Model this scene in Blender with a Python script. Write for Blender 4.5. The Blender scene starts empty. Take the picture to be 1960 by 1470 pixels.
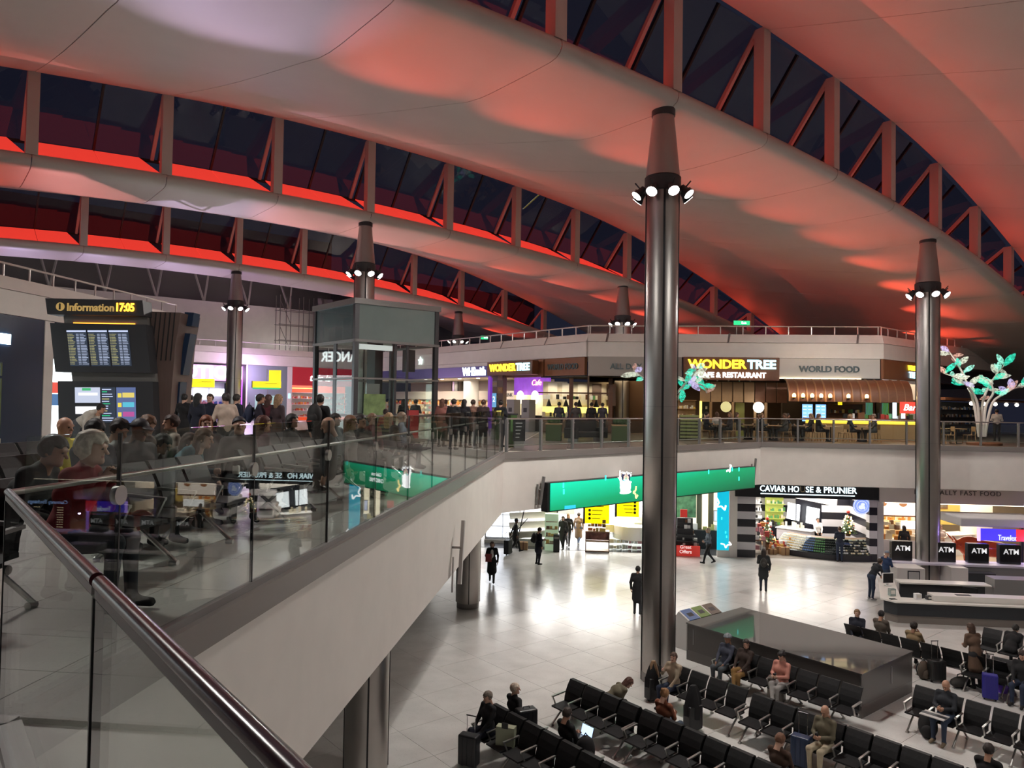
import bpy, math, random
import numpy as np
from mathutils import Matrix, Vector
random.seed(7); RNG = np.random.default_rng(7)
SC = bpy.context.scene; COL = SC.collection; PI = math.pi
# ------------------------------------------------------------------ camera, world, exposure, large lights
F = 1420.0; YAW = math.radians(5.95); ROLL = math.radians(0.9); PITCH = math.atan(39 / F)
CAM = np.array([0, 0, 7.6])                                   # eye 1.6 m above the upper floor (z = 6), 7.6 m above the lower floor (z = 0)
FW = np.array([-math.sin(YAW) * math.cos(PITCH), math.cos(YAW) * math.cos(PITCH), math.sin(PITCH)])
_r0 = np.array([math.cos(YAW), math.sin(YAW), 0]); _u0 = np.cross(_r0, FW)
RT = math.cos(ROLL) * _r0 + math.sin(ROLL) * _u0; UP = math.cos(ROLL) * _u0 - math.sin(ROLL) * _r0
cd = bpy.data.cameras.new('camera'); cd.sensor_width = 36; cd.lens = F / 1960 * 36; cd.clip_start = 0.03; cd.clip_end = 300
cam = bpy.data.objects.new('camera', cd); COL.objects.link(cam)
cam.matrix_world = Matrix(((RT[0], UP[0], -FW[0], CAM[0]), (RT[1], UP[1], -FW[1], CAM[1]), (RT[2], UP[2], -FW[2], CAM[2]), (0, 0, 0, 1)))
SC.camera = cam
w = bpy.data.worlds.new('night_sky'); SC.world = w; w.use_nodes = True
w.node_tree.nodes['Background'].inputs[0].default_value = (0.010, 0.011, 0.020, 1); w.node_tree.nodes['Background'].inputs[1].default_value = 1.0
SC.view_settings.view_transform = 'Standard'; SC.view_settings.look = 'None'; SC.view_settings.gamma = 1
SC.view_settings.use_curve_mapping = False; SC.view_settings.exposure = 0.25
cy = SC.cycles; cy.use_adaptive_sampling = True; cy.adaptive_threshold = .12; cy.max_bounces = 5; cy.diffuse_bounces = 2; cy.glossy_bounces = 3; cy.transmission_bounces = 2; cy.transparent_max_bounces = 14; cy.sample_clamp_indirect = 6; cy.light_sampling_threshold = .02; cy.caustics_reflective = False; cy.caustics_refractive = False
def area(name, loc, rot, sx, sy, watts, col=(1, .93, .85), spread=PI):
    l = bpy.data.lights.new(name, 'AREA'); l.shape = 'RECTANGLE'; l.size = sx; l.size_y = sy; l.energy = watts; l.color = col; l.spread = spread
    o = bpy.data.objects.new(name, l); COL.objects.link(o); o.location = loc; o.rotation_euler = rot; return o
def spot(name, loc, tgt, watts, ang, col=(1, .94, .86), blend=.6, rad=.08):
    l = bpy.data.lights.new(name, 'SPOT'); l.energy = watts; l.spot_size = ang; l.spot_blend = blend; l.color = col; l.shadow_soft_size = rad
    o = bpy.data.objects.new(name, l); COL.objects.link(o); o.location = loc
    o.rotation_euler = (Vector(tgt) - Vector(loc)).to_track_quat('-Z', 'Y').to_euler(); return o
def point(name, loc, watts, col=(1, .9, .8), rad=.1):
    l = bpy.data.lights.new(name, 'POINT'); l.energy = watts; l.color = col; l.shadow_soft_size = rad
    o = bpy.data.objects.new(name, l); COL.objects.link(o); o.location = loc; return o
# where a sight line of the camera meets the floor (z) or a vertical plane: used to survey positions on real planes
def ray(px, py): return FW * F + RT * (px - 980) - UP * (py - 735)
def onz(px, py, z=0.0):
    d = ray(px, py); return CAM + d * ((z - CAM[2]) / d[2])
def onpl(px, py, p0, n):
    d = ray(px, py); n = np.asarray(n, float); return CAM + d * (((np.asarray(p0, float) - CAM) @ n) / (d @ n))
E1 = np.array([1, 1, 0]) / 2 ** .5; E2 = np.array([-1, 1, 0]) / 2 ** .5; C0 = np.array([2.0, 21.2, 0])
def W(s, t, z): return tuple(C0 + E1 * s + E2 * t + np.array([0, 0, z]))   # roof grid: s along the roof lips, t across them
BAY = 4.44; GRID = 17.76
# ------------------------------------------------------------------ materials
MATS = {}
def M(name, col=(.8, .8, .8), rough=.5, metal=0., emit=None, es=1., noise=0., nscale=8., bump=0., spec=.5, aniso=0.):
    if name in MATS: return MATS[name]
    m = bpy.data.materials.new(name); m.use_nodes = True; nt = m.node_tree; b = nt.nodes['Principled BSDF']
    b.inputs['Base Color'].default_value = (*col, 1); b.inputs['Roughness'].default_value = rough; b.inputs['Metallic'].default_value = metal
    b.inputs['Specular IOR Level'].default_value = spec; b.inputs['Anisotropic'].default_value = aniso
    if emit: b.inputs['Emission Color'].default_value = (*emit, 1); b.inputs['Emission Strength'].default_value = es
    if noise or bump:
        tc = nt.nodes.new('ShaderNodeTexCoord'); n = nt.nodes.new('ShaderNodeTexNoise'); n.inputs['Scale'].default_value = nscale; n.inputs['Detail'].default_value = 4
        nt.links.new(tc.outputs['Object'], n.inputs['Vector'])
        if noise:
            r = nt.nodes.new('ShaderNodeValToRGB'); e = r.color_ramp.elements
            e[0].position = .3; e[1].position = .7
            e[0].color = (*[c * (1 - noise) for c in col], 1); e[1].color = (*[min(1, c * (1 + noise)) for c in col], 1)
            nt.links.new(n.outputs['Fac'], r.inputs[0]); nt.links.new(r.outputs[0], b.inputs['Base Color'])
        if bump:
            bp = nt.nodes.new('ShaderNodeBump'); bp.inputs['Strength'].default_value = bump; bp.inputs['Distance'].default_value = .02
            nt.links.new(n.outputs['Fac'], bp.inputs['Height']); nt.links.new(bp.outputs[0], b.inputs['Normal'])
    MATS[name] = m; return m
def glow(name, col, s=1.0): return M(name, (.02, .02, .02), .5, emit=col, es=s)
def glassmat(name, tint=(.93, .97, .95), rough=0., ior=1.5, gain=1.0):
    if name in MATS: return MATS[name]
    m = bpy.data.materials.new(name); m.use_nodes = True; nt = m.node_tree; nt.nodes.clear()
    o = nt.nodes.new('ShaderNodeOutputMaterial'); mx = nt.nodes.new('ShaderNodeMixShader'); t = nt.nodes.new('ShaderNodeBsdfTransparent')
    g = nt.nodes.new('ShaderNodeBsdfGlossy'); t.inputs[0].default_value = (*tint, 1); g.inputs['Roughness'].default_value = rough
    geo = nt.nodes.new('ShaderNodeNewGeometry'); dt = nt.nodes.new('ShaderNodeVectorMath'); dt.operation = 'DOT_PRODUCT'
    nt.links.new(geo.outputs['Incoming'], dt.inputs[0]); nt.links.new(geo.outputs['Normal'], dt.inputs[1])
    def mth(op, a, b=None):
        q = nt.nodes.new('ShaderNodeMath'); q.operation = op
        for k, x in enumerate((a, b)):
            if x is None: continue
            if isinstance(x, (int, float)): q.inputs[k].default_value = x
            else: nt.links.new(x, q.inputs[k])
        return q.outputs[0]
    c = mth('SUBTRACT', 1, mth('ABSOLUTE', dt.outputs['Value'])); r0 = ((ior - 1) / (ior + 1)) ** 2 * gain   # Schlick reflectance, same on both faces of the pane
    fr_ = mth('MINIMUM', mth('ADD', r0, mth('MULTIPLY', mth('POWER', c, 5), 1 - r0)), .95)
    nt.links.new(fr_, mx.inputs[0]); nt.links.new(t.outputs[0], mx.inputs[1]); nt.links.new(g.outputs[0], mx.inputs[2])
    nt.links.new(mx.outputs[0], o.inputs[0]); MATS[name] = m; return m
def stonemat(name, a, b, rough):
    m = M(name, a, rough); nt = m.node_tree; p = nt.nodes['Principled BSDF']
    tc = nt.nodes.new('ShaderNodeTexCoord'); v = nt.nodes.new('ShaderNodeTexVoronoi'); v.inputs['Scale'].default_value = 26
    n = nt.nodes.new('ShaderNodeTexNoise'); n.inputs['Scale'].default_value = 1.3; n.inputs['Detail'].default_value = 5
    r = nt.nodes.new('ShaderNodeValToRGB'); r.color_ramp.elements[0].position = .0; r.color_ramp.elements[1].position = .22
    r.color_ramp.elements[0].color = (*b, 1); r.color_ramp.elements[1].color = (*a, 1)
    mx = nt.nodes.new('ShaderNodeMix'); mx.data_type = 'RGBA'; mx.blend_type = 'MULTIPLY'; mx.inputs[0].default_value = .35
    nt.links.new(tc.outputs['Generated'], n.inputs['Vector']); 
    gm = nt.nodes.new('ShaderNodeNewGeometry'); nt.links.new(gm.outputs['Position'], v.inputs['Vector']); nt.links.new(gm.outputs['Position'], n.inputs['Vector'])
    nt.links.new(v.outputs['Distance'], r.inputs[0]); nt.links.new(r.outputs[0], mx.inputs[6]); nt.links.new(n.outputs['Fac'], mx.inputs[7])
    nt.links.new(mx.outputs[2], p.inputs['Base Color']); return m
def woodmat(name, a, b, rough=.45, sc=(2, 30, 2)):
    m = M(name, a, rough); nt = m.node_tree; p = nt.nodes['Principled BSDF']
    tc = nt.nodes.new('ShaderNodeTexCoord'); mp = nt.nodes.new('ShaderNodeMapping'); mp.inputs['Scale'].default_value = sc
    n = nt.nodes.new('ShaderNodeTexNoise'); n.inputs['Scale'].default_value = 2; n.inputs['Detail'].default_value = 6
    r = nt.nodes.new('ShaderNodeValToRGB'); r.color_ramp.elements[0].color = (*a, 1); r.color_ramp.elements[1].color = (*b, 1)
    nt.links.new(tc.outputs['Object'], mp.inputs[0]); nt.links.new(mp.outputs[0], n.inputs['Vector']); nt.links.new(n.outputs['Fac'], r.inputs[0]); nt.links.new(r.outputs[0], p.inputs['Base Color'])
    return m
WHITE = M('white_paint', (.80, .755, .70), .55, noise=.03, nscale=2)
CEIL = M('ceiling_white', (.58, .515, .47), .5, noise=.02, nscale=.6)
STEEL = M('brushed_steel', (.47, .445, .42), .32, 1., noise=.08, nscale=1.2, aniso=.6)
STEELD = M('grey_steel', (.30, .29, .28), .35, 1.)
CHROME = M('chrome', (.75, .75, .75), .12, 1.)
GREYM = M('grey_metal_paint', (.22, .21, .205), .4, .3)
COPING = M('grey_coping', (.26, .235, .22), .42, .2)
BLACK = M('black_paint', (.012, .012, .014), .4)
BLACKP = M('black_vinyl', (.013, .013, .014), .55, noise=.2, nscale=20, bump=.05, spec=.25)
NAVY = M('navy_panel', (.012, .03, .07), .25)
DARKG = M('dark_grey_panel', (.035, .037, .042), .5)
GLASS = glassmat('clear_glass'); GLASSB = glassmat('balustrade_glass', (.86, .91, .89), ior=1.5, gain=1.15)
GLASSN = glassmat('night_glass', (.55, .55, .62), ior=1.5, gain=1.3)
GLASSF = M('frosted_glass', (.30, .36, .34), .25, noise=.1, nscale=3)
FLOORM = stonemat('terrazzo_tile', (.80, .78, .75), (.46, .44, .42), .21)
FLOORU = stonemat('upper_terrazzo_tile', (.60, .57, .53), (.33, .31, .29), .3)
WOODR = woodmat('walnut_board', (.10, .035, .015), (.20, .08, .035))
WOODL = woodmat('oak_board', (.33, .19, .09), (.46, .28, .14))
COPPERW = woodmat('orange_brown_board', (.22, .085, .035), (.27, .11, .05))
# ------------------------------------------------------------------ geometry helpers
class MB:
    def __init__(s): s.v = []; s.f = []; s.sm = False
    def add(s, vs, fs, mat=None):
        n = len(s.v)
        s.v += [tuple(mat @ Vector(p)) for p in vs] if mat is not None else [tuple(p) for p in vs]
        s.f += [tuple(i + n for i in f) for f in fs]; return s
    def box(s, c, d, rz=0, mat=None):
        x, y, z = d[0] / 2, d[1] / 2, d[2] / 2
        m = Matrix.Translation(c) @ Matrix.Rotation(rz, 4, 'Z')
        if mat is not None: m = mat @ m
        return s.add([(-x, -y, -z), (x, -y, -z), (x, y, -z), (-x, y, -z), (-x, -y, z), (x, -y, z), (x, y, z), (-x, y, z)],
                     [(0, 3, 2, 1), (4, 5, 6, 7), (0, 1, 5, 4), (1, 2, 6, 5), (2, 3, 7, 6), (3, 0, 4, 7)], m)
    def bar(s, a, b, wd, th, up=(0, 0, 1)):                      # rectangular bar from a to b
        a = Vector(a); b = Vector(b); d = (b - a); L = d.length
        q = d.normalized(); u = Vector(up); sx = q.cross(u)
        if sx.length < 1e-4: sx = q.cross(Vector((1, 0, 0)))
        sx.normalize(); uz = sx.cross(q)
        vs = []
        for p in (a, b):
            for i, j in ((-1, -1), (1, -1), (1, 1), (-1, 1)): vs.append(p + sx * (i * wd / 2) + uz * (j * th / 2))
        return s.add(vs, [(0, 1, 2, 3), (7, 6, 5, 4), (0, 4, 5, 1), (1, 5, 6, 2), (2, 6, 7, 3), (3, 7, 4, 0)])
    def tube(s, path, r, n=8, cap=True):
        s.sm = True; P = [Vector(p) for p in path]; R = r if isinstance(r, (list, tuple)) else [r] * len(P); rings = []
        prev = None
        for i, p in enumerate(P):
            d = (P[min(i + 1, len(P) - 1)] - P[max(i - 1, 0)]).normalized()
            x = prev if prev is not None else (Vector((0, 0, 1)) if abs(d.z) < .9 else Vector((1, 0, 0)))
            x = (x - d * x.dot(d)).normalized(); prev = x; y = d.cross(x)
            rings.append([p + (x * math.cos(2 * PI * k / n) + y * math.sin(2 * PI * k / n)) * R[i] for k in range(n)])
        vs = [v for g in rings for v in g]; fs = []
        for i in range(len(P) - 1):
            for k in range(n): a = i * n + k; b = i * n + (k + 1) % n; fs.append((a, b, b + n, a + n))
        if cap: fs += [tuple(range(n))[::-1], tuple(range((len(P) - 1) * n, len(P) * n))]
        return s.add(vs, fs)
    def lathe(s, prof, c=(0, 0, 0), n=16, mat=None):             # prof: (radius, z)
        s.sm = True; vs = []; fs = []
        for r, z in prof:
            for k in range(n): vs.append((c[0] + r * math.cos(2 * PI * k / n), c[1] + r * math.sin(2 * PI * k / n), c[2] + z))
        for i in range(len(prof) - 1):
            for k in range(n): a = i * n + k; b = i * n + (k + 1) % n; fs.append((a, b, b + n, a + n))
        fs += [tuple(range(n))[::-1], tuple(range((len(prof) - 1) * n, len(prof) * n))]
        return s.add(vs, fs, mat)
    def prism(s, poly, z0, z1, mat=None):                        # horizontal polygon (counter-clockwise) extruded
        n = len(poly); vs = [(x, y, z0) for x, y in poly] + [(x, y, z1) for x, y in poly]
        fs = [tuple(range(n))[::-1], tuple(range(n, 2 * n))] + [(i, (i + 1) % n, (i + 1) % n + n, i + n) for i in range(n)]
        return s.add(vs, fs, mat)
    def slab(s, poly, th, mat):                                  # polygon in local xz extruded along y by th
        n = len(poly); vs = [(x, 0, z) for x, z in poly] + [(x, th, z) for x, z in poly]
        fs = [tuple(range(n)), tuple(range(n, 2 * n))[::-1]] + [((i + 1) % n, i, i + n, (i + 1) % n + n) for i in range(n)]
        return s.add(vs, fs, mat)
    def ell(s, c, r, nu=10, nv=7, mat=None):
        s.sm = True; vs = [(c[0], c[1], c[2] - r[2])]; fs = []
        for j in range(1, nv):
            a = -PI / 2 + PI * j / nv
            for k in range(nu): b = 2 * PI * k / nu; vs.append((c[0] + r[0] * math.cos(a) * math.cos(b), c[1] + r[1] * math.cos(a) * math.sin(b), c[2] + r[2] * math.sin(a)))
        vs.append((c[0], c[1], c[2] + r[2])); L = len(vs) - 1
        for k in range(nu):
            fs.append((0, 1 + (k + 1) % nu, 1 + k)); fs.append((L, L - nu + k, L - nu + (k + 1) % nu))
            for j in range(nv - 2): a = 1 + j * nu + k; b = 1 + j * nu + (k + 1) % nu; fs.append((a, b, b + nu, a + nu))
        return s.add(vs, fs, mat)
    def mesh(s, name, mat, sm=None):
        me = bpy.data.meshes.new(name); me.from_pydata(s.v, [], s.f); me.validate()
        me.materials.append(mat)
        if (s.sm if sm is None else sm): me.shade_smooth(); me.set_sharp_from_angle(angle=math.radians(38))
        return me
    def build(s, name, mat, parent=None, bev=0, loc=None, sm=None):
        o = bpy.data.objects.new(name, s.mesh(name, mat, sm)); COL.objects.link(o); o.parent = parent
        if loc is not None: o.location = loc
        if bev: b = o.modifiers.new('bevel', 'BEVEL'); b.width = bev; b.segments = 2; b.limit_method = 'ANGLE'
        return o
def tag(o, label=None, cat=None, group=None, kind=None):
    for k, v in (('label', label), ('category', cat), ('group', group), ('kind', kind)):
        if v: o[k] = v
    return o
def thing(name, loc, rz=0, label=None, cat=None, group=None, kind=None):
    o = bpy.data.objects.new(name, None); COL.objects.link(o); o.empty_display_size = .2; o.location = loc; o.rotation_euler = (0, 0, rz)
    return tag(o, label, cat, group, kind)
def inst(name, me, parent=None, loc=(0, 0, 0), rz=0, mw=None):
    o = bpy.data.objects.new(name, me); COL.objects.link(o); o.parent = parent
    if mw is not None: o.matrix_local = mw
    else: o.location = loc; o.rotation_euler = (0, 0, rz)
    return o
def copy_tree(o, parent=None):
    c = o.copy(); COL.objects.link(c); c.parent = parent
    for ch in o.children: copy_tree(ch, c)
    return c
def bx(name, c, d, mat, parent=None, rz=0, bev=0): return MB().box((0, 0, 0), d).build(name, mat, parent, bev, None) if False else _bx(name, c, d, mat, parent, rz, bev)
def _bx(name, c, d, mat, parent, rz, bev):
    o = MB().box((0, 0, 0), d).build(name, mat, parent, bev); o.location = c; o.rotation_euler = (0, 0, rz); return o
def text(name, body, size, mat, parent, mw, ext=.02, align='CENTER', off=0., sx=1., space=1., shear=0.):
    cu = bpy.data.curves.new(name, 'FONT'); cu.body = body; cu.size = size; cu.extrude = ext; cu.align_x = align; cu.align_y = 'CENTER'; cu.offset = off; cu.space_character = space; cu.shear = shear; cu.resolution_u = 3
    t = bpy.data.objects.new(name, cu); COL.objects.link(t)
    dg = bpy.context.evaluated_depsgraph_get(); me = bpy.data.meshes.new_from_object(t.evaluated_get(dg)); COL.objects.unlink(t); bpy.data.objects.remove(t)
    me.materials.clear(); me.materials.append(mat); me.name = name
    o = bpy.data.objects.new(name, me); COL.objects.link(o); o.parent = parent; o.matrix_local = mw @ Matrix.Diagonal((sx, 1, 1, 1)); return o
def face(c, n, tilt=0.):                                          # frame whose local x runs right, y up, z along the outward horizontal direction n
    n = Vector((n[0], n[1], 0)).normalized(); x = Vector((0, 0, 1)).cross(n); m = Matrix(((x.x, 0, n.x, c[0]), (x.y, 0, n.y, c[1]), (x.z, 1, n.z, c[2]), (0, 0, 0, 1)))
    return m @ Matrix.Rotation(tilt, 4, 'X')
# ================================================================== SETTING
Z2 = 6.0; ZF = 4.05                                              # upper floor level, underside of the balcony fascia
A_ = (-2.8, 24.2); B_ = (8.0, 35.85); NEAR = 0.54               # void outline: x = -2.8, chamfer A-B, y = 35.85, near chamfer x + y = 0.54
# ---- lower floor: bedding slab and terrazzo tiles laid at 45 degrees
fl = bx('floor', (10, 27, -.16), (74, 84, .24), M('floor_bedding', (.24, .23, .22), .6)); tag(fl, 'pale polished terrazzo floor of the lower concourse', kind='structure')
fl.location = (10, 27, -.16)
TS = BAY / 3; tm = MB().box((0, 0, -.02), (TS - .008, TS - .008, .04)).mesh('tile', FLOORM)
cand = []; rest = MB()
for i in range(-22, 26):
    for j in range(-22, 18):
        p = W((i + .5) * TS, (j + .5) * TS, 0)
        if not (-12 < p[0] < 30 and 3 < p[1] < 52): continue
        d = np.array(p) - CAM; dep = d @ FW
        px = 980 + F * (d @ RT) / max(dep, .1); py = 735 - F * (d @ UP) / max(dep, .1)
        vis = dep > 3 and -60 < px < 2040 and py < 1560 and (p[0] > -6 or p[1] > 26) and p[1] < 41 and not (px < 600)
        cand.append((dep if vis else 999, p))
cand.sort(key=lambda c: c[0])
for k, (dep, p) in enumerate(cand):
    q = (p[0] - 10, p[1] - 27, .16)
    if k < 300 and dep < 900: inst('tile', tm, fl, q, PI / 4)
    else: rest.box((q[0], q[1], .14), (TS - .008, TS - .008, .04), PI / 4)
tag(rest.build('far_tiles', FLOORM, fl), kind='stuff')
# ---- upper floor slab around the void
us = MB()
us.prism([(-46, -12), (-2.8, -12), (-2.8, 3.34), A_, (-2.8, 64), (-46, 64)], ZF + .02, Z2 - .03)
us.prism([(-2.8, A_[1]), B_, (40, 35.85), (40, 64), (-2.8, 64)], ZF + .02, Z2 - .03)
us.prism([(-2.8, -12), (14, -12), (12.5, NEAR - 12.5), (-2.8, NEAR + 2.8)], ZF + .02, Z2 - .03)
uf = us.build('floor_upper', WHITE); tag(uf, 'upper floor slab of the gallery round the void', kind='structure')
um = MB().box((0, 0, -.015), (.592, 1.192, .03)).mesh('tile', FLOORU); n = 0; rest = MB()
for i in range(0, 60):
    for j in range(-9, 52):
        c = (-2.95 - .6 * (i + .5), 1.2 * (j + .5), Z2)
        if c[1] < 3.9 and c[0] + c[1] > NEAR - .5: continue
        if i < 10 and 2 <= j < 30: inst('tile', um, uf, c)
        else: rest.box((c[0], c[1], Z2 - .015), (.592, 1.192, .03))
mm = MB()
for i in range(0, 44):
    for j in range(0, 22):
        c = (-2.8 + (i + .5), 36.1 + (j + .5))
        mm.box((c[0], c[1], Z2 - .015), (.99, .99, .03))
tag(mm.build('terrace_boards', M('terrace_brown', (.085, .06, .042), .4, noise=.3, nscale=3), uf), kind='stuff'); mm = MB()                                                         # corner behind the far chamfer and the strip where the camera stands
for i in range(0, 12):
    for j in range(0, 12):
        x, y = -2.3 + i, 25.4 + j
        if y < 36 and (y - A_[1]) > (x - A_[0]) * 1.0787 + 1.1: mm.box((x, y, Z2 - .015), (.99, .99, .03))
tag(mm.build('corner_tiles', M('corner_grey', (.16, .14, .125), .4, noise=.2, nscale=3), uf), kind='stuff')
for i in range(-3, 14):
    for j in range(0, 9):
        u = -1.0 + i * .99; v = -(j + .5) * .99 - .62                          # rows parallel to the near balustrade
        x = NEAR / 2 + (u - v) * 0 + (-u) * .7071 + v * .7071; y = NEAR / 2 + u * .7071 + v * .7071
        if x > -2.6: rest.box((x, y, Z2 - .015), (.98, .98, .03), PI / 4)
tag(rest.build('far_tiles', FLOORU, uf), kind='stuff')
# trench heating grille in the floor along the near balustrade (its reflection shows in the glass)
def near(u, v, z): return (NEAR / 2 - u * .70711 + v * .70711, NEAR / 2 + u * .70711 + v * .70711, z)   # u along the near balustrade (to the left), v outwards
gr = thing('floor_grille', near(0, 0, 0), 0, 'steel trench grille in the floor behind the dark red handrail', 'grille')
gr.matrix_world = Matrix.Identity(4)
g = MB()
for i in range(150): g.bar(near(-1.6 + i * .032, -.58, Z2 + .004), near(-1.6 + i * .032, -.16, Z2 + .004), .008, .012)
tag(g.build('bar_grid', STEELD, gr), kind='stuff')
g = MB()
for v in (-.58, -.37, -.16): g.bar(near(-1.6, v, Z2 + .006), near(3.2, v, Z2 + .006), .02, .016)
g.build('grille_frame', STEEL, gr)
# ---- white balcony fascia with grey coping
def fascia(name, a, b, side):
    a = Vector((*a, 0)); b = Vector((*b, 0)); d = (b - a).normalized(); nrm = Vector((d.y, -d.x, 0)) * side
    m = MB(); p, q = a + nrm * .02, b + nrm * .02
    m.add([p + Vector((0, 0, ZF)), q + Vector((0, 0, ZF)), q + Vector((0, 0, Z2 - .20)), p + Vector((0, 0, Z2 - .20)),
           a - nrm * .1 + Vector((0, 0, ZF)), b - nrm * .1 + Vector((0, 0, ZF)), b - nrm * .1 + Vector((0, 0, Z2 - .20)), a - nrm * .1 + Vector((0, 0, Z2 - .20))],
          [(0, 1, 2, 3), (7, 6, 5, 4), (0, 4, 5, 1), (2, 6, 7, 3), (0, 3, 7, 4), (1, 5, 6, 2)])
    o = m.build(name, WHITE); tag(o, kind='structure')
    c = MB().bar(a + nrm * -.01 + Vector((0, 0, Z2 - .085)), b + nrm * -.01 + Vector((0, 0, Z2 - .085)), .20, .22).build('coping', COPING, o)
    return o
tag(fascia('trim_1', (-2.8, 3.3), A_, 1), 'long white balcony fascia with grey coping on the left')
tag(fascia('trim_2', A_, B_, 1), 'white balcony fascia above the green screen')
tag(fascia('trim_3', B_, (36, 35.85), 1), 'white balcony fascia above the ground floor food shops')
tag(fascia('trim_4', (12.5, NEAR - 12.5), (-2.8, NEAR + 2.8), 1), 'near balcony fascia under the dark red handrail')
# ---- soffit under the gallery (ground floor ceiling) with round downlights
so = MB(); so.prism([(-2.6, 25.0), (8.1, 36.2), (36, 36.2), (36, 52), (-20, 52), (-20, 25.0)], 4.0, 4.04)
so = so.build('ceiling_lower', WHITE); tag(so, 'white ceiling over the ground floor shops', kind='structure')
# ---- outer walls of the hall, out of sight to the right and behind
ow = bx('wall_east', (37, 24, 8), (.4, 76, 16), WHITE); tag(ow, 'white outer wall beyond the right edge', kind='structure'); ow = bx('wall_south', (0, -14, 8), (74, .4, 16), WHITE); tag(ow, 'white outer wall behind the viewpoint', kind='structure')
# ================================================================== ROOF
def itp(xs, ys): return lambda s: float(np.interp(s, xs, ys))
_xs = np.arange(-48, 60, 2.)
_S = np.interp(_xs, [-48, -30, -20, -13.5, -9, -4.8, 0, 4, 8, 12.4, 16.5, 20, 26, 32, 40, 60], [13.2, 15.0, 15.8, 16.15, 16.38, 16.5, 16.48, 16.38, 16.22, 15.95, 15.62, 15.2, 14.2, 12.9, 10.8, 6])
_H = np.interp(_xs, [-48, -30, -14, -5, 0, 4, 8, 12.4, 16.7, 22, 27, 32, 40, 60], [.6, 2.0, 2.9, 3.25, 3.27, 3.33, 3.22, 3.12, 2.9, 2.35, 1.85, 1.3, .5, .3])
ker = np.array([.25, .5, .25])
for _ in range(2): _S[1:-1] = np.convolve(_S, ker, 'valid'); _H[1:-1] = np.convolve(_H, ker, 'valid')
SILL = itp(_xs, _S); WH = itp(_xs, _H)
PROF = [(-.12, .02), (-.30, .05), (-.44, .01), (-.53, -.10), (-.54, -.22), (-.48, -.34), (-.34, -.43), (-.12, -.47), (.5, -.48), (1.6, -.48), (2.3, -.475), (2.8, -.45), (3.4, -.37), (4.4, -.13)]
def rprof(s):
    H = WH(s); pts = list(PROF); x0, z0 = PROF[-1]; x1 = GRID - .50
    for k in range(1, 9): f = k / 8; pts.append((x0 + (x1 - x0) * f, z0 + (H - z0) * f - .12 * math.sin(PI * f)))
    return pts
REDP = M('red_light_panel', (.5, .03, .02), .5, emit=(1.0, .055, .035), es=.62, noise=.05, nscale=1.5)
def ceiling(i, k0, k1, label):
    t0 = (i - 1) * GRID; root = thing('ceiling_%d' % (i + 1), W(0, t0, 16), 0, label, kind='structure'); root.location = (0, 0, 0)
    for k in range(k0, k1):
        m = MB(); m.sm = True; ns = 5; cols = []
        sv = [k * BAY + .012 + (BAY - .024) * j / (ns - 1) for j in range(ns)]
        edge = [sv[0] + .0] + sv + [sv[-1]]
        for j, s in enumerate(edge):
            lift = .05 if j in (0, ns + 1) else 0
            cols.append([W(s, t0 + a, SILL(s) + b + lift) for a, b in rprof(s)])
        n = len(cols[0]); vs = [p for c in cols for p in c]; fs = []
        for c in range(len(cols) - 1):
            for r in range(n - 1): a = c * n + r; fs.append((a, a + 1, a + n + 1, a + n))
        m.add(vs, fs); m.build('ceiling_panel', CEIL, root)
    return root
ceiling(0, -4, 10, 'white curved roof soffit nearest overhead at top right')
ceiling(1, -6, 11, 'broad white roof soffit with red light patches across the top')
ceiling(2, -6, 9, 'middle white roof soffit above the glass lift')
ceiling(3, -6, 7, 'far white roof soffit above the information screens')
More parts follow.
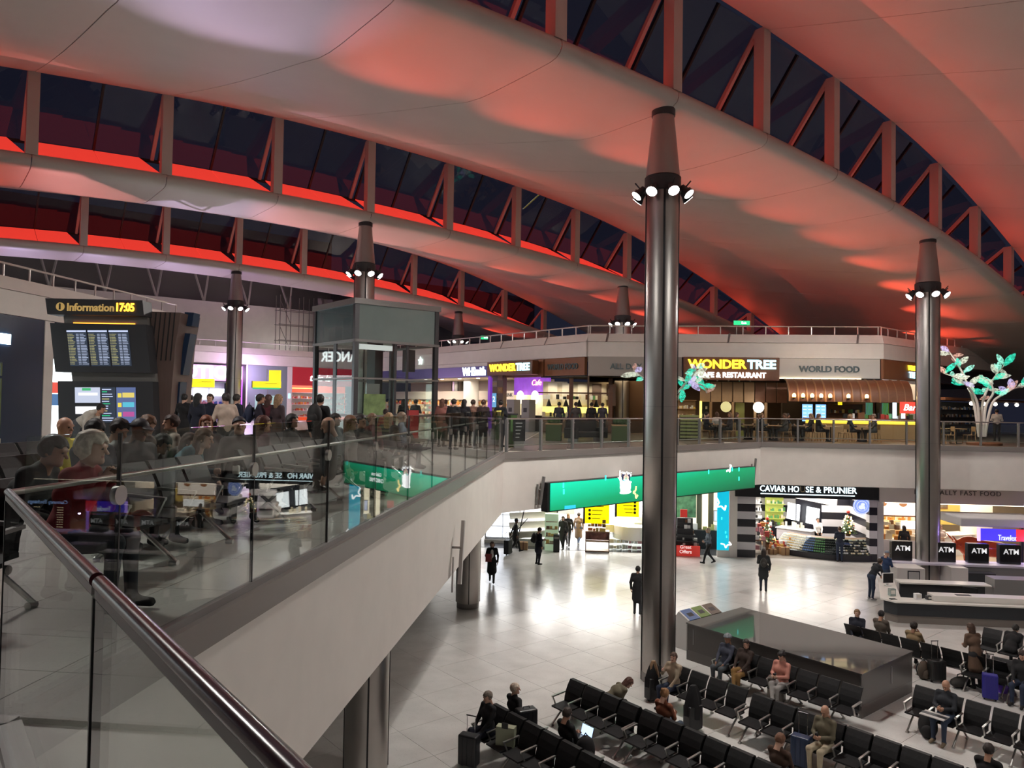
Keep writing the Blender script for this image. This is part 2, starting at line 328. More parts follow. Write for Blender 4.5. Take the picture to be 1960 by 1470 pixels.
def windows(i, k0, k1, label, red=True):
    t0 = (i - 1) * GRID; root = thing('window_%d' % i, (0, 0, 0), 0, label, kind='structure')
    for k in range(k0, k1 + 1):
        s = k * BAY; a = W(s, t0 - .32, SILL(s) - .02); b = W(s, t0 - .32, SILL(s) + WH(s) + .05)
        MB().bar(a, b, .38, .36, up=tuple(E2)).build('post', CEIL, root)
        top = W(s - .12, t0 - .20, SILL(s) + WH(s)); ft = W(s - .12, t0 + 1.42, SILL(s) + 1.0 * min(1, WH(s) / 3))
        MB().bar(ft, top, .13, .13, up=tuple(E2)).build('strut', CEIL, root)
        if k == k1: break
        e = (k + 1) * BAY; r = lambda x: 1.0 * min(1, WH(x) / 3)
        for h in range(2):
            s0 = s + .15 + (BAY - .3) * h / 2; s1 = s0 + (BAY - .3) / 2
            q = [W(s0, t0 + 1.5, SILL(s0) + r(s0)), W(s1, t0 + 1.5, SILL(s1) + r(s1)), W(s1, t0 - .25, SILL(s1) + WH(s1) + .1), W(s0, t0 - .25, SILL(s0) + WH(s0) + .1)]
            MB().add(q, [(0, 1, 2, 3)]).build('pane', GLASSN, root)
            MB().bar(Vector(q[0]) + Vector((0, 0, -.02)), q[3], .11, .09, up=tuple(E1)).build('mullion', BLACK, root)
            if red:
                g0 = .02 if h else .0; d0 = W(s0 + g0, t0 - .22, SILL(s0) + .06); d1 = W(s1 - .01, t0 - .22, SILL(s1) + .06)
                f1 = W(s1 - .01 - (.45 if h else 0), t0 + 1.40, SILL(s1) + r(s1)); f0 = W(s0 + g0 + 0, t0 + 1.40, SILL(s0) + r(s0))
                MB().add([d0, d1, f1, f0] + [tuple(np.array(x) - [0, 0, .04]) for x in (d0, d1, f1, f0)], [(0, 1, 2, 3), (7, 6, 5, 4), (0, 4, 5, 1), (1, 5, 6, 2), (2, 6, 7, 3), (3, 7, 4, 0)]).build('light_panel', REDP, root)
        MB().bar(W(s, t0 + 1.5, SILL(s) + r(s) - .02), W(e, t0 + 1.5, SILL(e) + r(e) - .02), .10, .12).build('sill_bar', BLACK, root)
        if red:   # LED batten behind the lip, throwing red light up onto the soffit in front of it
            c = W(s + BAY / 2, t0 - .15, SILL(s + BAY / 2) + .30)
            o = area('red_led_batten', c, (0, 0, 0), BAY * .62, .22, 9 if i == 1 else 6, (1, .10, .05), math.radians(125))
            dirv = Vector(tuple(-E2 * 1.0 + np.array([0, 0, .75]))); o.rotation_euler = dirv.to_track_quat('-Z', 'Y').to_euler()
            q = dirv.to_track_quat('-Z', 'Y'); o.rotation_mode = 'QUATERNION'
            zc = -dirv.normalized(); xc = Vector(E1); yc = zc.cross(xc).normalized(); o.rotation_quaternion = Matrix((xc, yc, zc)).transposed().to_quaternion()
    return root
# spots added in mid-air, no fittings, to wash each lip's underside, one per bay
RC = (1, .09, .045); PK = (1, .32, .30); LI = (.80, .62, 1.0)
def soffit_spots(i, cols, k0, watts):
    t0 = (i - 1) * GRID
    for j, c in enumerate(cols):
        s = (k0 + j + .5) * BAY; a = W(s, t0 + 9.0, max(SILL(s) - 7.2, 12.3) if s > (18 if i == 1 else 11) else SILL(s) - 7.2); b = W(s, t0 + 1.7, SILL(s) - .5)
        spot('added_soffit_spot', a, b, watts * (.8 if c is LI else 1.6 if s > 20 else 1), math.radians(36), c, 1.0, .05)
soffit_spots(1, [LI, LI, RC, RC, RC, RC, RC, RC, RC, RC, RC, RC, RC, RC], -4, 2500)
soffit_spots(2, [RC, PK, LI, PK, PK, RC, RC, RC, RC, RC, RC, RC, RC], -4, 2500)
soffit_spots(3, [RC, LI, LI, LI, PK, RC, RC, RC, RC, RC, RC, RC], -4, 2500)
windows(1, -5, 10, 'near band of dark clerestory windows with slanting struts at upper right')
windows(2, -6, 8, 'middle band of dark clerestory windows with glowing red panels')
windows(3, -6, 6, 'far band of dark clerestory windows with glowing red panels at left')
# ================================================================== COLUMNS
def column(s, t, zb, ztop, label, n=8, watts=880, dark=False):
    p = W(s, t, 0); root = thing('steel_column', (p[0], p[1], zb), 0, label, 'column', 'round steel columns with spotlight rings'); h = ztop - zb
    R = .45; hs = h - 2.35
    MB().lathe([(R, .0), (R, hs)], n=40).build('shaft', STEEL, root)
    MB().lathe([(R + .012, 0), (R + .012, .25)], n=40).build('base_collar', STEELD, root)
    for z in (6.2, 7.6) if h > 12 else (3.,): MB().lathe([(R + .002, z), (R + .002, z + .008)], n=40).build('joint_ring', STEELD, root)
    va = math.atan2(-p[1], -p[0])
    for k in range(4):
        a = va + .12 + k * PI / 2; MB().box((R * math.cos(a), R * math.sin(a), hs / 2), (.05, .055, hs), a).build('groove', BLACK, root)
    MB().lathe([(R * .98, hs), (R + .06, hs + .02), (R + .06, hs + .42), (R, hs + .45)], n=32).build('lamp_collar', DARKG, root)
    MB().lathe([(R + .03, hs + .45), (.30, h - .16)], n=32).build('cone', M('cone_steel', (.38, .36, .35), .35, .9), root)
    MB().lathe([(.33, h - .16), (.33, h + .04)], n=32).build('cap_ring', DARKG, root)
    cz = hs - .05
    for k in range(n):
        a = va + (k + .5) * 2 * PI / n; c = Vector((.70 * math.cos(a), .70 * math.sin(a), cz)); d = Vector((math.cos(a) * .9, math.sin(a) * .9, -1)).normalized()
        zc = d; xc = Vector((-math.sin(a), math.cos(a), 0)); yc = zc.cross(xc); mw = Matrix.Translation(c) @ Matrix((xc, yc, zc)).transposed().to_4x4()
        b = MB().lathe([(.05, -.22), (.08, -.20), (.10, -.05), (.165, .10), (.165, .12)], n=14).build('spotlight', DARKG, root); b.matrix_local = mw
        MB().lathe([(.150, .121), (.150, .126)], n=14).build('lens', glow('lens_glow_dim', (1, .95, .85), 2.2) if dark else glow('lens_glow', (1, .97, .93), 16), b)
        MB().bar((.0, -.0, -.1), (0, .28, -.12), .03, .03).build('bracket', DARKG, b)
        if watts:
            wp = Vector((p[0], p[1], zb)) + c + d * .16; spot('column_spot', wp, wp + d, watts, math.radians(128), (1, .96, .905), .8, .1)
    return root
SP = 'tall brushed steel column '
column(0, 0, 0, 16.0, SP + 'nearest the seats, with a ring of spotlights on top')
column(GRID, 0, 0, 15.05, SP + 'beside the cash machines on the right', watts=560)
column(0, GRID, Z2, 16.0, SP + 'rising behind the glass lift', watts=420)
column(GRID, GRID, Z2, 15.1, SP + 'behind the upper food court parapet in the middle', watts=150)
column(0, 2 * GRID, Z2, 16.0, SP + 'in front of the purple shop at far left', watts=380)
o = column(-GRID, 0, Z2, 15.95, SP + 'on the gallery just outside the left edge of the picture', watts=480); o['kind'] = 'structure'; del o['category']
o = column(0, -GRID, 0, 16.0, SP + 'beyond the right edge of the picture', watts=600); o['kind'] = 'structure'; del o['category']
column(GRID, 2 * GRID, Z2, 15.0, SP + 'with dim lamps far behind the gallery railing', dark=True, watts=150)
for (x, y), lb in (((-4.42, 14.9), 'thick steel pillar under the balcony at the bottom edge'), ((-4.42, 27.7), 'thick steel pillar under the balcony beside the woman with a red folder')):
    r = thing('steel_pillar', (x, y, 0), 0, lb, 'column', 'pillars under the balcony'); h = 4.0
    MB().lathe([(.44, .2), (.44, h)], n=40).build('shaft', STEEL, r); MB().lathe([(.42, 0), (.42, .2)], n=40).build('base_collar', STEELD, r)
    va = math.atan2(-y, -x) + .06
    for k in range(4): a = va + k * PI / 2; MB().box((.44 * math.cos(a), .44 * math.sin(a), h / 2 + .1), (.03, .035, h - .2), a).build('groove', BLACK, r)
# ================================================================== BALUSTRADES
def disc(c, axis, r=.06, th=.05): 
    c = Vector(c); a = Vector(axis).normalized(); m = MB(); m.tube([c - a * th / 2, c + a * th / 2], r, 16); return m
bl = thing('glass_balustrade', (-2.8, 4, Z2), 0, 'frameless glass balustrade with disc clamps along the left gallery edge', 'balustrade')
ys = [3.46] + [4.2 + 1.8 * k for k in range(0, 12)] ; ys = [y for y in ys if y < 24] + [24.2]
for a, b in zip(ys, ys[1:]):
    o = bx('glass_panel', (0, (a + b) / 2 - 4, .69), (.02, b - a - .012, 1.42), GLASSB, bl)
    MB().box((0, b - 4, .69), (.024, .012, 1.40)).build('joint_strip', BLACK, bl)
    disc((0, b - 4, 1.02), (1, 0, 0), .06, .036).build('clamp_disc', STEEL, bl)
MB().tube([(-.13, 3.5 - 4, 1.11), (-.13, 24.1 - 4, 1.11)], .017, 10).build('handrail', STEEL, bl)
MB().box((0, 13.8 - 4, .03), (.06, 20.7, .10)).build('base_channel', GREYM, bl)
# near balustrade with dark red handrail
nb = thing('handrail_balustrade', (0, 0, 0), 0, 'near glass balustrade with dark red rounded handrail in the foreground', 'balustrade')
RED = M('dark_red_handrail', (.045, .010, .014), .22, spec=.4)
jx = near(-.06, 0, 0); us_ = [-6.0, -4.2, -2.4]
uj = 2.105                                                        # joint seen at the left of the picture
edges = [-6.9, -5.1, -3.3, -1.5, .3, uj, 4.3]
for a, b in zip(edges, edges[1:]):
    p, q = near(a + .008, 0, 0), near(b - .008, 0, 0)
    MB().bar((p[0], p[1], Z2 + .55), (q[0], q[1], Z2 + .55), .02, 1.10).build('glass_panel', GLASSB, nb)
    MB().bar(near(b, .0, Z2 + .02), near(b, .0, Z2 + 1.10), .014, .026, up=(.7, .7, 0)).build('joint_strip', BLACK, nb)
for a, b in ((-6.9, uj - .02), (uj + .02, 4.3)):
    MB().tube([near(a, 0, Z2 + 1.14), near(b, 0, Z2 + 1.14)], .0185, 16).build('handrail', RED, nb)
    MB().bar(near(a, 0, Z2 + 1.115), near(b, 0, Z2 + 1.115), .024, .022).build('rail_channel', GREYM, nb)
MB().bar(near(-6.9, 0, Z2 + .03), near(4.2, 0, Z2 + .03), .06, .08).build('base_channel', GREYM, nb)
# far balustrade: flat posts, glass, steel rails
def far_bal(a, b, n, label):
    a = Vector((*a, Z2)); b = Vector((*b, Z2)); d = (b - a); L = d.length; rz = math.atan2(d.y, d.x)
    r = thing('gallery_railing', a, rz, label, 'railing', 'far gallery railings'); st = L / n
    pm = MB().box((0, 0, .55), (.075, .10, 1.1)).mesh('post', GREYM); gm = MB().box((0, -.02, .62), (st - .05, .015, .82)).mesh('glass_panel', GLASSB)
    sc = disc((0, -.06, .98), (0, 1, 0), .025, .06).mesh('fixing_stud', CHROME)
    for k in range(n + 1): 
        inst('post', pm, r, (k * st, 0, 0)); inst('fixing_stud', sc, r, (k * st, 0, 0))
        if k < n: inst('glass_panel', gm, r, ((k + .5) * st, 0, 0))
    MB().tube([(0, 0, 1.12), (L, 0, 1.12)], .028, 10).build('handrail', STEEL, r)
    MB().tube([(0, .04, .24), (L, .04, .24)], .018, 8).build('lower_rail', STEEL, r)
far_bal((-2.7, 24.45), (7.9, 35.95), 10, 'steel and glass gallery railing above the green screen')
far_bal((8.12, 36.0), (34, 36.0), 16, 'steel and glass gallery railing in front of the upper restaurant')
# ================================================================== UPPER LEVEL: facades and shops
class MM(MB):                                                     # mesh with several material slots
    def __init__(s): super().__init__(); s.mi = []
    def bxm(s, c, d, mi, rz=0): s.box(c, d, rz); s.mi += [mi] * 6; return s
    def buildm(s, name, mats, parent=None, loc=None):
        me = bpy.data.meshes.new(name); me.from_pydata(s.v, [], s.f)
        for m in mats: me.materials.append(m)
        me.polygons.foreach_set('material_index', s.mi)
        o = bpy.data.objects.new(name, me); COL.objects.link(o); o.parent = parent
        if loc is not None: o.location = loc
        return o
def b6(name, x0, x1, y0, y1, z0, z1, mat, parent=None, bev=0):
    return _bx(name, ((x0 + x1) / 2, (y0 + y1) / 2, (z0 + z1) / 2), (abs(x1 - x0), abs(y1 - y0), abs(z1 - z0)), mat, parent, 0, bev)
GOODS = [M('goods_red', (.45, .05, .04), .4), M('goods_orange', (.75, .28, .06), .4), M('goods_cream', (.8, .7, .5), .4), M('goods_white', (.8, .8, .78), .4), M('goods_blue', (.06, .16, .4), .4),
         M('goods_green', (.1, .3, .1), .4), M('goods_black', (.02, .02, .02), .3), M('goods_gold', (.7, .5, .15), .3, .6), M('goods_pink', (.7, .3, .35), .4), M('goods_brown', (.2, .09, .04), .4)]
def goods(parent, x0, x1, y0, y1, zs, pal, w=.12, hmax=.22, fill=.9, name='merchandise', mats=GOODS):
    m = MM()
    for z in zs:
        x = x0
        while x < x1:
            ww = w * random.uniform(.5, 1.3); h = hmax * random.uniform(.45, 1)
            if random.random() < fill: m.bxm((x + ww / 2, random.uniform(y0, y1), z + h / 2), (ww * .9, max(.05, abs(y1 - y0) * .4), h), random.choice(pal))
            x += ww
    return tag(m.buildm(name, mats, parent), kind='stuff')
def shelf(parent, x0, x1, y, z0, n, dz, pal, mat=None, dep=.4, w=.12, hmax=.22):
    mat = mat or M('shelf_white', (.75, .74, .72), .5)
    b6('back_panel', x0, x1, y + dep, y + dep + .04, z0, z0 + n * dz, mat, parent)
    for k in range(n + 1): b6('shelf_board', x0, x1, y, y + dep, z0 + k * dz - .015, z0 + k * dz + .015, mat, parent)
    goods(parent, x0 + .02, x1 - .05, y + .05, y + dep * .6, [z0 + k * dz + .016 for k in range(n)], pal, w, min(hmax, dz * .85))
def L(parent_rz, org):                                            # local x, z of a sight line on a facade plane through org with heading rz
    n = (math.sin(parent_rz), -math.cos(parent_rz), 0); r = (math.cos(parent_rz), math.sin(parent_rz))
    def f(px, py):
        p = onpl(px, py, org, n); return ((p[0] - org[0]) * r[0] + (p[1] - org[1]) * r[1], p[2] - org[2])
    return f
def facade_top(name, org, rz, x0, x1, label, seams=()):           # white fascia, parapet and roof railing over a run of shops
    r = thing(name, org, rz, label, kind='structure')
    b6('fascia', x0, x1, 0, 3.4, 4.36, 5.18, WHITE, r)
    m = MB(); m.add([(x0, -.02, 5.20), (x1, -.02, 5.20), (x1, .16, 5.66), (x0, .16, 5.66), (x0, .5, 5.20), (x1, .5, 5.20), (x1, .5, 5.66), (x0, .5, 5.66)], [(0, 1, 2, 3), (7, 6, 5, 4), (0, 4, 5, 1), (3, 2, 6, 7), (0, 3, 7, 4), (1, 5, 6, 2)]); m.build('parapet', WHITE, r)
    for x in seams: MB().bar((x, -.03, 5.18), (x + .12, .16, 5.70), .13, .03).build('seam_strip', GREYM, r)
    n = max(2, int((x1 - x0) / 1.15)); RL = M('rail_pale', (.72, .68, .64), .35, .3); pm = MB().box((0, 0, .24), (.05, .05, .48)).mesh('rail_post', RL)
    for k in range(n + 1): inst('rail_post', pm, r, (x0 + (x1 - x0) * k / n, .3, 5.66))
    MB().tube([(x0, .3, 6.12), (x1, .3, 6.12)], .038, 8).build('rail', RL, r)
    return r
def dark_room(name, org, rz, x0, x1, dep, mat_back, mat_floor, label, zc=3.4, side=True, ceil=None):
    r = thing(name, org, rz, label, kind='structure')
    b6('back_panel', x0, x1, dep, dep + .1, 0, zc, mat_back, r)
    if side: b6('side_panel', x0 - .1, x0, 0.05, dep, 0, zc, mat_back, r); b6('side_panel', x1, x1 + .1, 0.05, dep, 0, zc, mat_back, r)
    b6('shop_floor', x0, x1, .05, dep, .0, .015, mat_floor, r); b6('shop_ceiling', x0, x1, .05, dep, zc - .06, zc, ceil or mat_back, r)
    return r
OF = (-.1, 41.8, Z2); f0 = L(0, OF)                               # restaurant front
OS = W(13.05, 16.15, Z2); fs = L(-PI / 4, OS)                     # left side of it, running back to the bookshop
OT = W(13.05, 44.0, Z2); ft = L(PI / 4, OT)                       # far row of shops
OR = (15.75, 41.8, Z2); fr = L(PI / 4, OR)                        # right side of the restaurant
facade_top('wall_back', OF, 0, 0, 15.85, 'white upper fascia and parapet over the restaurant front', [f0(p, 650)[0] for p in (1160, 1393, 1640)])
facade_top('wall_left', OS, -PI / 4, -27.9, 0, 'white upper fascia and parapet over the bookshop', [fs(p, 650)[0] for p in (958, 1042)])
facade_top('wall_far', OT, PI / 4, -30, -.02, 'white upper fascia and parapet over the far row of shops')
facade_top('wall_right', OR, PI / 4, 0.05, 22, 'white upper fascia and parapet on the right flank of the restaurant')
# big pale wall and dark upper wall behind the far shops, with V-shaped props
bw = thing('wall_upper', (0, 0, 0), 0, 'tall pale grey wall above the far shops', kind='structure')
def stbox(name, s0, s1, t0, t1, z0, z1, mat, parent):
    return MB().prism([W(s0, t0, 0)[:2], W(s1, t0, 0)[:2], W(s1, t1, 0)[:2], W(s0, t1, 0)[:2]], z0, z1).build(name, mat, parent)
stbox('lower_wall', -22, 12.9, 47.2, 47.5, 10, 15.4, WHITE, bw); stbox('upper_wall', -22, 13, 49, 49.3, 13, 22, M('grey_render', (.26, .24, .24), .7), bw)
stbox('louvre_wall', 12.9, 40, 52, 52.3, 10, 20, M('louvre_grey', (.16, .165, .19), .6), bw)
for s in (-9, -5.5, -2, 1.5, 5, 8.5):
    for ds in (-.5, .5): MB().bar(W(s, 47.4, 15.3), W(s + ds, 48.2, 17.6), .12, .12).build('prop', WHITE, bw)
# left wing: dark blue shop wall near the tower
OL = (-19.45, 25.0, Z2)
facade_top('wall_side', OL, PI / 2, -16, 8.6, 'white upper fascia and parapet over the dark blue shop')
fl_ = L(PI / 2, OL)
# ---- dark blue shop
r = thing('dark_blue_shop', OL, PI / 2, 'dark blue shop front with white light bar at the left edge', 'shop front')
b6('header_panel', -16, -.35, 0, .3, 2.75, 4.34, NAVY, r); b6('pier', -2.2, -.35, 0, .3, 0, 2.75, NAVY, r)
b6('white_pillar', -.33, .12, -.02, .5, 0, 4.34, WHITE, r)
MB().box((-3.6, -.03, 3.52), (3.3, .06, .34)).build('light_bar', glow('cool_white_glow', (.75, .95, 1), 7), r)
b6('yellow_panel', -2.75, -2.25, .05, .1, .25, 2.7, glow('yellow_glow', (.95, .85, .08), .9), r)
for z in (1.1, 2.1): b6('panel_joint', -2.75, -2.25, .03, .05, z, z + .02, BLACK, r)
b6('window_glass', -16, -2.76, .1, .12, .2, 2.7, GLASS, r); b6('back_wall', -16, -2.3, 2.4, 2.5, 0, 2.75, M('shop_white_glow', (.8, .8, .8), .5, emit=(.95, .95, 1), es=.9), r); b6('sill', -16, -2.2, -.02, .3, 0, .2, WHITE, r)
for z in (.5, .95, 1.4, 1.85): b6('display_shelf', -9, -2.9, 1.6, 2.2, z, z + .03, WHITE, r)
goods(r, -9, -3, 1.6, 2.0, (.53, .98, 1.43), [3, 3, 6, 0, 4], .3, .2)
b6('shelf_mullion', -9, -2.2, .0, .08, 2.2, 2.28, NAVY, r)
area('shop_light', (-21, 21, 9.2), (0, PI / 4 * 0, 0), 1.5, 6, 60, (.9, .95, 1))
# bright shop beyond the blue pier
r = thing('light_box_shop', OL, PI / 2, 'glaring white shop window behind the information tower', 'shop front')
b6('window', .2, 8.5, .1, .2, .15, 3.0, glow('window_glare', (.85, .97, 1), 2.6), r); b6('red_banner', .2, 3.0, .05, .09, 1.75, 2.15, glow('banner_red', (.9, .1, .07), .8), r); b6('blue_banner', .2, 3.0, .05, .09, 1.3, 1.72, glow('banner_blue', (.08, .2, .42), .8), r)
b6('header_panel', .15, 8.6, .0, .3, 3.0, 4.34, NAVY, r); text('sign_lettering', 'PRET A MANGER', .74, glow('sign_white3', (.9, 1, 1), 5), r, face((5.6, -.03, 3.95), (0, -1)), .02, off=.014, sx=.8)
# ---- far row: purple shop, grey bank, red shop
r = thing('purple_shop', OT, PI / 4, 'glowing pink and purple shop front behind the far column', 'shop front')
xa, xb = ft(322, 740)[0], ft(466, 740)[0]; xm = ft(455, 740)[0]
b6('sign_board', xa, xm - .9, -.05, .1, 3.05, 4.20, M('pink_glow', (.3, .1, .3), .5, emit=(.95, .35, .95), es=1.5), r); b6('black_trim', xa, xb, -.1, .1, 4.2, 4.34, BLACK, r)
b6('side_light', xm - .85, xb - .1, -.08, .1, .0, 4.2, M('violet_glow', (.2, .05, .3), .5, emit=(.42, .10, .95), es=1.3), r); b6('black_edge', xb - .1, xb + .15, -.1, .1, 0, 4.3, BLACK, r)
text('sign_lettering', 'POTION', 1.35, glow('sign_white', (1, .93, 1), 5), r, face((xa + 2.75, -.1, 3.62), (0, -1)), .05, off=.03)
b6('back_wall', xa, xb, 4.5, 4.6, 0, 3.05, M('violet_wall', (.5, .45, .6), .5), r); b6('ceiling_edge', xa, xb, 0, 4.5, 2.95, 3.05, DARKG, r)
for k in range(4): b6('light_panel', xa + .5 + k * 1.25, xa + 1.5 + k * 1.25, 3.9, 4.4, 1.6 + .3 * (k % 2), 2.5, glow('shop_glow_white', (.9, .95, 1), 2.2), r)
for k in range(3): b6('gondola', xa + .4 + k * 1.7, xa + 1.6 + k * 1.7, 2.2, 2.8, 0, 1.25, M('gondola_white', (.7, .72, .8), .4), r)
goods(r, xa + .3, xb - .4, 2.0, 2.4, (1.26,), [3, 4, 8, 5], .15, .25)
o = area('shop_light', W(9, 46, 8.9), (0, 0, 0), 5, 2.5, 160, (.9, .8, 1)); point('added_lilac_light', W(3.5, 42.6, Z2 + 3.6), 420, (.85, .5, 1), .8)  # point lamp added before the pink sign to tint the wall above lilac
r = thing('grey_bank', OT, PI / 4, 'grey glass bank front between the purple and red shops', 'shop front')
xc, xd = ft(474, 740)[0], ft(549, 740)[0]
b6('glass_front', xc, xd, 0, .1, 0, 4.34, M('grey_glass_panel', (.20, .25, .27), .15), r); b6('white_pier', xb + .17, xc - .03, -.05, .3, 0, 4.34, WHITE, r); b6('white_pier', xd + .03, xd + .42, -.05, .3, 0, 4.34, WHITE, r)
b6('green_panel', xc + .6, xd - .9, -.02, 0, .2, 2.0, M('pale_green_panel', (.3, .5, .42), .3, emit=(.25, .5, .4), es=.35), r); b6('cash_screen', xd + .1, xd + .3, -.08, -.05, 1.8, 2.2, glow('screen_blue', (.4, .7, 1), 1.5), r)
b6('door_line', (xc + xd) / 2 - .02, (xc + xd) / 2 + .02, -.02, 0, 0, 2.6, GREYM, r)
r = thing('red_shop', OT, PI / 4, 'red fronted shop with white script sign left of the lift', 'shop front')
b6('sign_board', xd + .45, -.1, -.05, .2, 2.9, 4.34, M('red_panel', (.38, .015, .03), .35, emit=(.5, .02, .04), es=.25), r); text('sign_lettering', 'this is', .8, glow('sign_white2', (1, 1, 1), 3), r, face((ft(612, 712)[0], -.09, 3.5), (0, -1)), .03, shear=.25)
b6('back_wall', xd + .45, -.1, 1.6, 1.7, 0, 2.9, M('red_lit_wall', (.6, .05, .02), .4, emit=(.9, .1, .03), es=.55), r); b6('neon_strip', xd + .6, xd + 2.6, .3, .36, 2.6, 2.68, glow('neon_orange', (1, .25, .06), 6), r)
shelf(r, xd + .5, -.2, 1.1, .3, 4, .5, [0, 1, 8, 3])
# yellow hanging wayfinding signs on the upper floor
YEL = M('sign_yellow', (.85, .72, .02), .4, emit=(.95, .80, .03), es=.75); GRNL = glow('sign_green', (.02, .5, .2), 1)
def wayfinder(px, py, dep, w, h, label, lines=2, pole=False):
    c = onpl(px, py, CAM + FW * dep, FW); r = thing('wayfinding_sign', (c[0], c[1], c[2]), YAW, label, 'sign', 'yellow wayfinding signs')
    b6('sign_panel', -w / 2, w / 2, 0, .16, -h / 2, h / 2, YEL, r, .01); b6('end_cap', -w / 2 - .05, -w / 2, -.01, .17, -h / 2 - .02, h / 2 + .02, DARKG, r)
    for k in range(lines): b6('text_line', -w * .05, w * .38, -.006, 0, h * (.12 - .22 * k), h * (.16 - .22 * k), BLACK, r)
    if pole: MB().tube([(-w / 2 - .08, .08, -c[2] + Z2), (-w / 2 - .08, .08, h / 2)], .05, 8).build('pole', STEEL, r)
    else: MB().tube([(0, .08, h / 2), (0, .08, h / 2 + .8)], .02, 6).build('hanger', GREYM, r)
    return r
wayfinder(388, 733, 50, 1.5, .58, 'yellow direction sign on a pole in front of the purple shop', 1, True)
r = wayfinder(510, 736, 49, 1.85, .42, 'wide yellow and green direction sign in front of the grey bank', 1); b6('green_strip', -.9, .9, -.01, .0, -.30, -.21, GRNL, r); b6('upper_panel', .15, .9, 0, .16, .21, .95, YEL, r)
# scaffold with debris netting on the far roof
sc = thing('scaffold', W(7.0, 45.6, 11.7), PI / 4, 'scaffolding tower of thin tubes above the far shops', 'scaffold')
for x in (0, .9, 2.0, 2.9):
    for y in (0, .9): MB().tube([(x, y, 0), (x, y, 4.6)], .035, 6).build('standard', STEELD, sc)
for z in (.9, 2.2, 3.4):
    for y in (0, .9): MB().tube([(-.1, y, z), (3.4, y, z)], .03, 6).build('ledger', STEELD, sc)
for z in (.0, 2.2): MB().tube([(0, 0, z + 2.0), (.9, 0, z + .1)], .028, 6).build('brace', STEELD, sc)
nt = MB(); nt.sm = True; N = 14
for i in range(N + 1):
    for j in range(9): nt.v.append((3.3 + .34 * i + .06 * math.sin(j * 2.1), .2 + .16 * math.sin(i * 1.7 + j * .5), -.3 + j * .62))
for i in range(N):
    for j in range(8): a = i * 9 + j; nt.f.append((a, a + 9, a + 10, a + 1))
nt.build('debris_net', M('grey_netting', (.20, .17, .17), .9, noise=.35, nscale=2.5), sc)
MB().box((.7, -.5, -.25), (2.3, .25, .16)).build('lamp_strip', glow('tube_glow', (1, 1, .98), 6), sc)
# ---- bookshop on the left flank
r = thing('bookshop', OS, -PI / 4, 'brightly lit bookshop with navy sign to the right of the lift', 'shop front')
x0, x1 = -27.8, fs(940, 712)[0]
b6('sign_board', x0, x1, -.06, .2, 3.40, 4.10, M('navy_sign', (.012, .014, .10), .3, emit=(.02, .02, .16), es=.3), r); b6('white_strip', x0, x1, -.02, .2, 4.11, 4.34, WHITE, r)
SW = glow('sign_cool_white', (.85, .95, 1), 3.2)
text('sign_lettering', 'WHSmith', .80, SW, r, face((fs(909, 712)[0], -.09, 3.74), (0, -1)), .03, sx=.86, off=.012, space=.92)
m = MB(); xs_ = fs(806, 694)[0]
pts = [(math.cos(PI / 2 + k * PI / 5) * (.32 if k % 2 == 0 else .14), math.sin(PI / 2 + k * PI / 5) * (.32 if k % 2 == 0 else .14)) for k in range(10)]
m.slab(pts[::-1], .04, Matrix.Translation((xs_, -.10, 4.72))); m.build('star_light', SW, r)
CR = M('cream_wall', (.80, .70, .56), .6)
b6('back_wall', x0, x1, 5.5, 5.6, 0, 3.4, CR, r); b6('shop_ceiling', x0, x1, .1, 5.5, 3.36, 3.42, CR, r); b6('shop_floor', x0, x1, .05, 5.5, 0, .02, M('vinyl_floor', (.4, .37, .33), .3), r)
b6('header_beam', x0, x1, 3.4, 3.5, 1.9, 2.55, M('beige_board', (.62, .56, .50), .6), r); text('department_lettering', 'FOOD & DRINK', .36, BLACK, r, face((fs(912, 752)[0] - 1.6, 3.38, 2.25), (0, -1)), .01)
MB().lathe([(.55, 0), (.55, 3.4)], (fs(870, 750)[0] - .8, 2.0, 0), 20).build('round_pillar', M('pillar_white', (.8, .78, .74), .4), r)
for k in range(5): b6('gondola', x0 + 1 + 3.6 * k, x0 + 3.6 + 3.6 * k, 2.4, 3.2, 0, 1.5, M('gondola_beige', (.6, .5, .4), .5), r)
goods(r, x0 + .5, x1 - .4, 2.3, 2.6, (.35, .75, 1.15, 1.5), [1, 1, 2, 7, 0, 8, 2], .16, .26); goods(r, x0 + .5, x1 - .2, 3.1, 3.3, (1.35, 1.62), [1, 2, 7, 0, 5], .2, .25)
shelf(r, x1 - 5.0, x1 - .3, 4.9, .2, 4, .45, [1, 2, 7, 0, 3])
for k in range(7): MB().lathe([(.1, 3.33), (.12, 3.36)], (x0 + 2.2 * k + 8, .6, 0), 10).build('downlight', glow('downlight_glow', (1, .95, .88), 9), r)
b6('purple_edge', x1 - .25, x1, -.05, .25, .0, 3.4, M('purple_trim', (.1, .02, .25), .4, emit=(.25, .06, .6), es=.5), r)
for k in range(4): area('bookshop_light', W(14.2, 17 + 15.5 + 3.6 * k - 5.5, 9.2), (0, 0, 0), 2.2, 2.2, 130, (1, .88, .72))
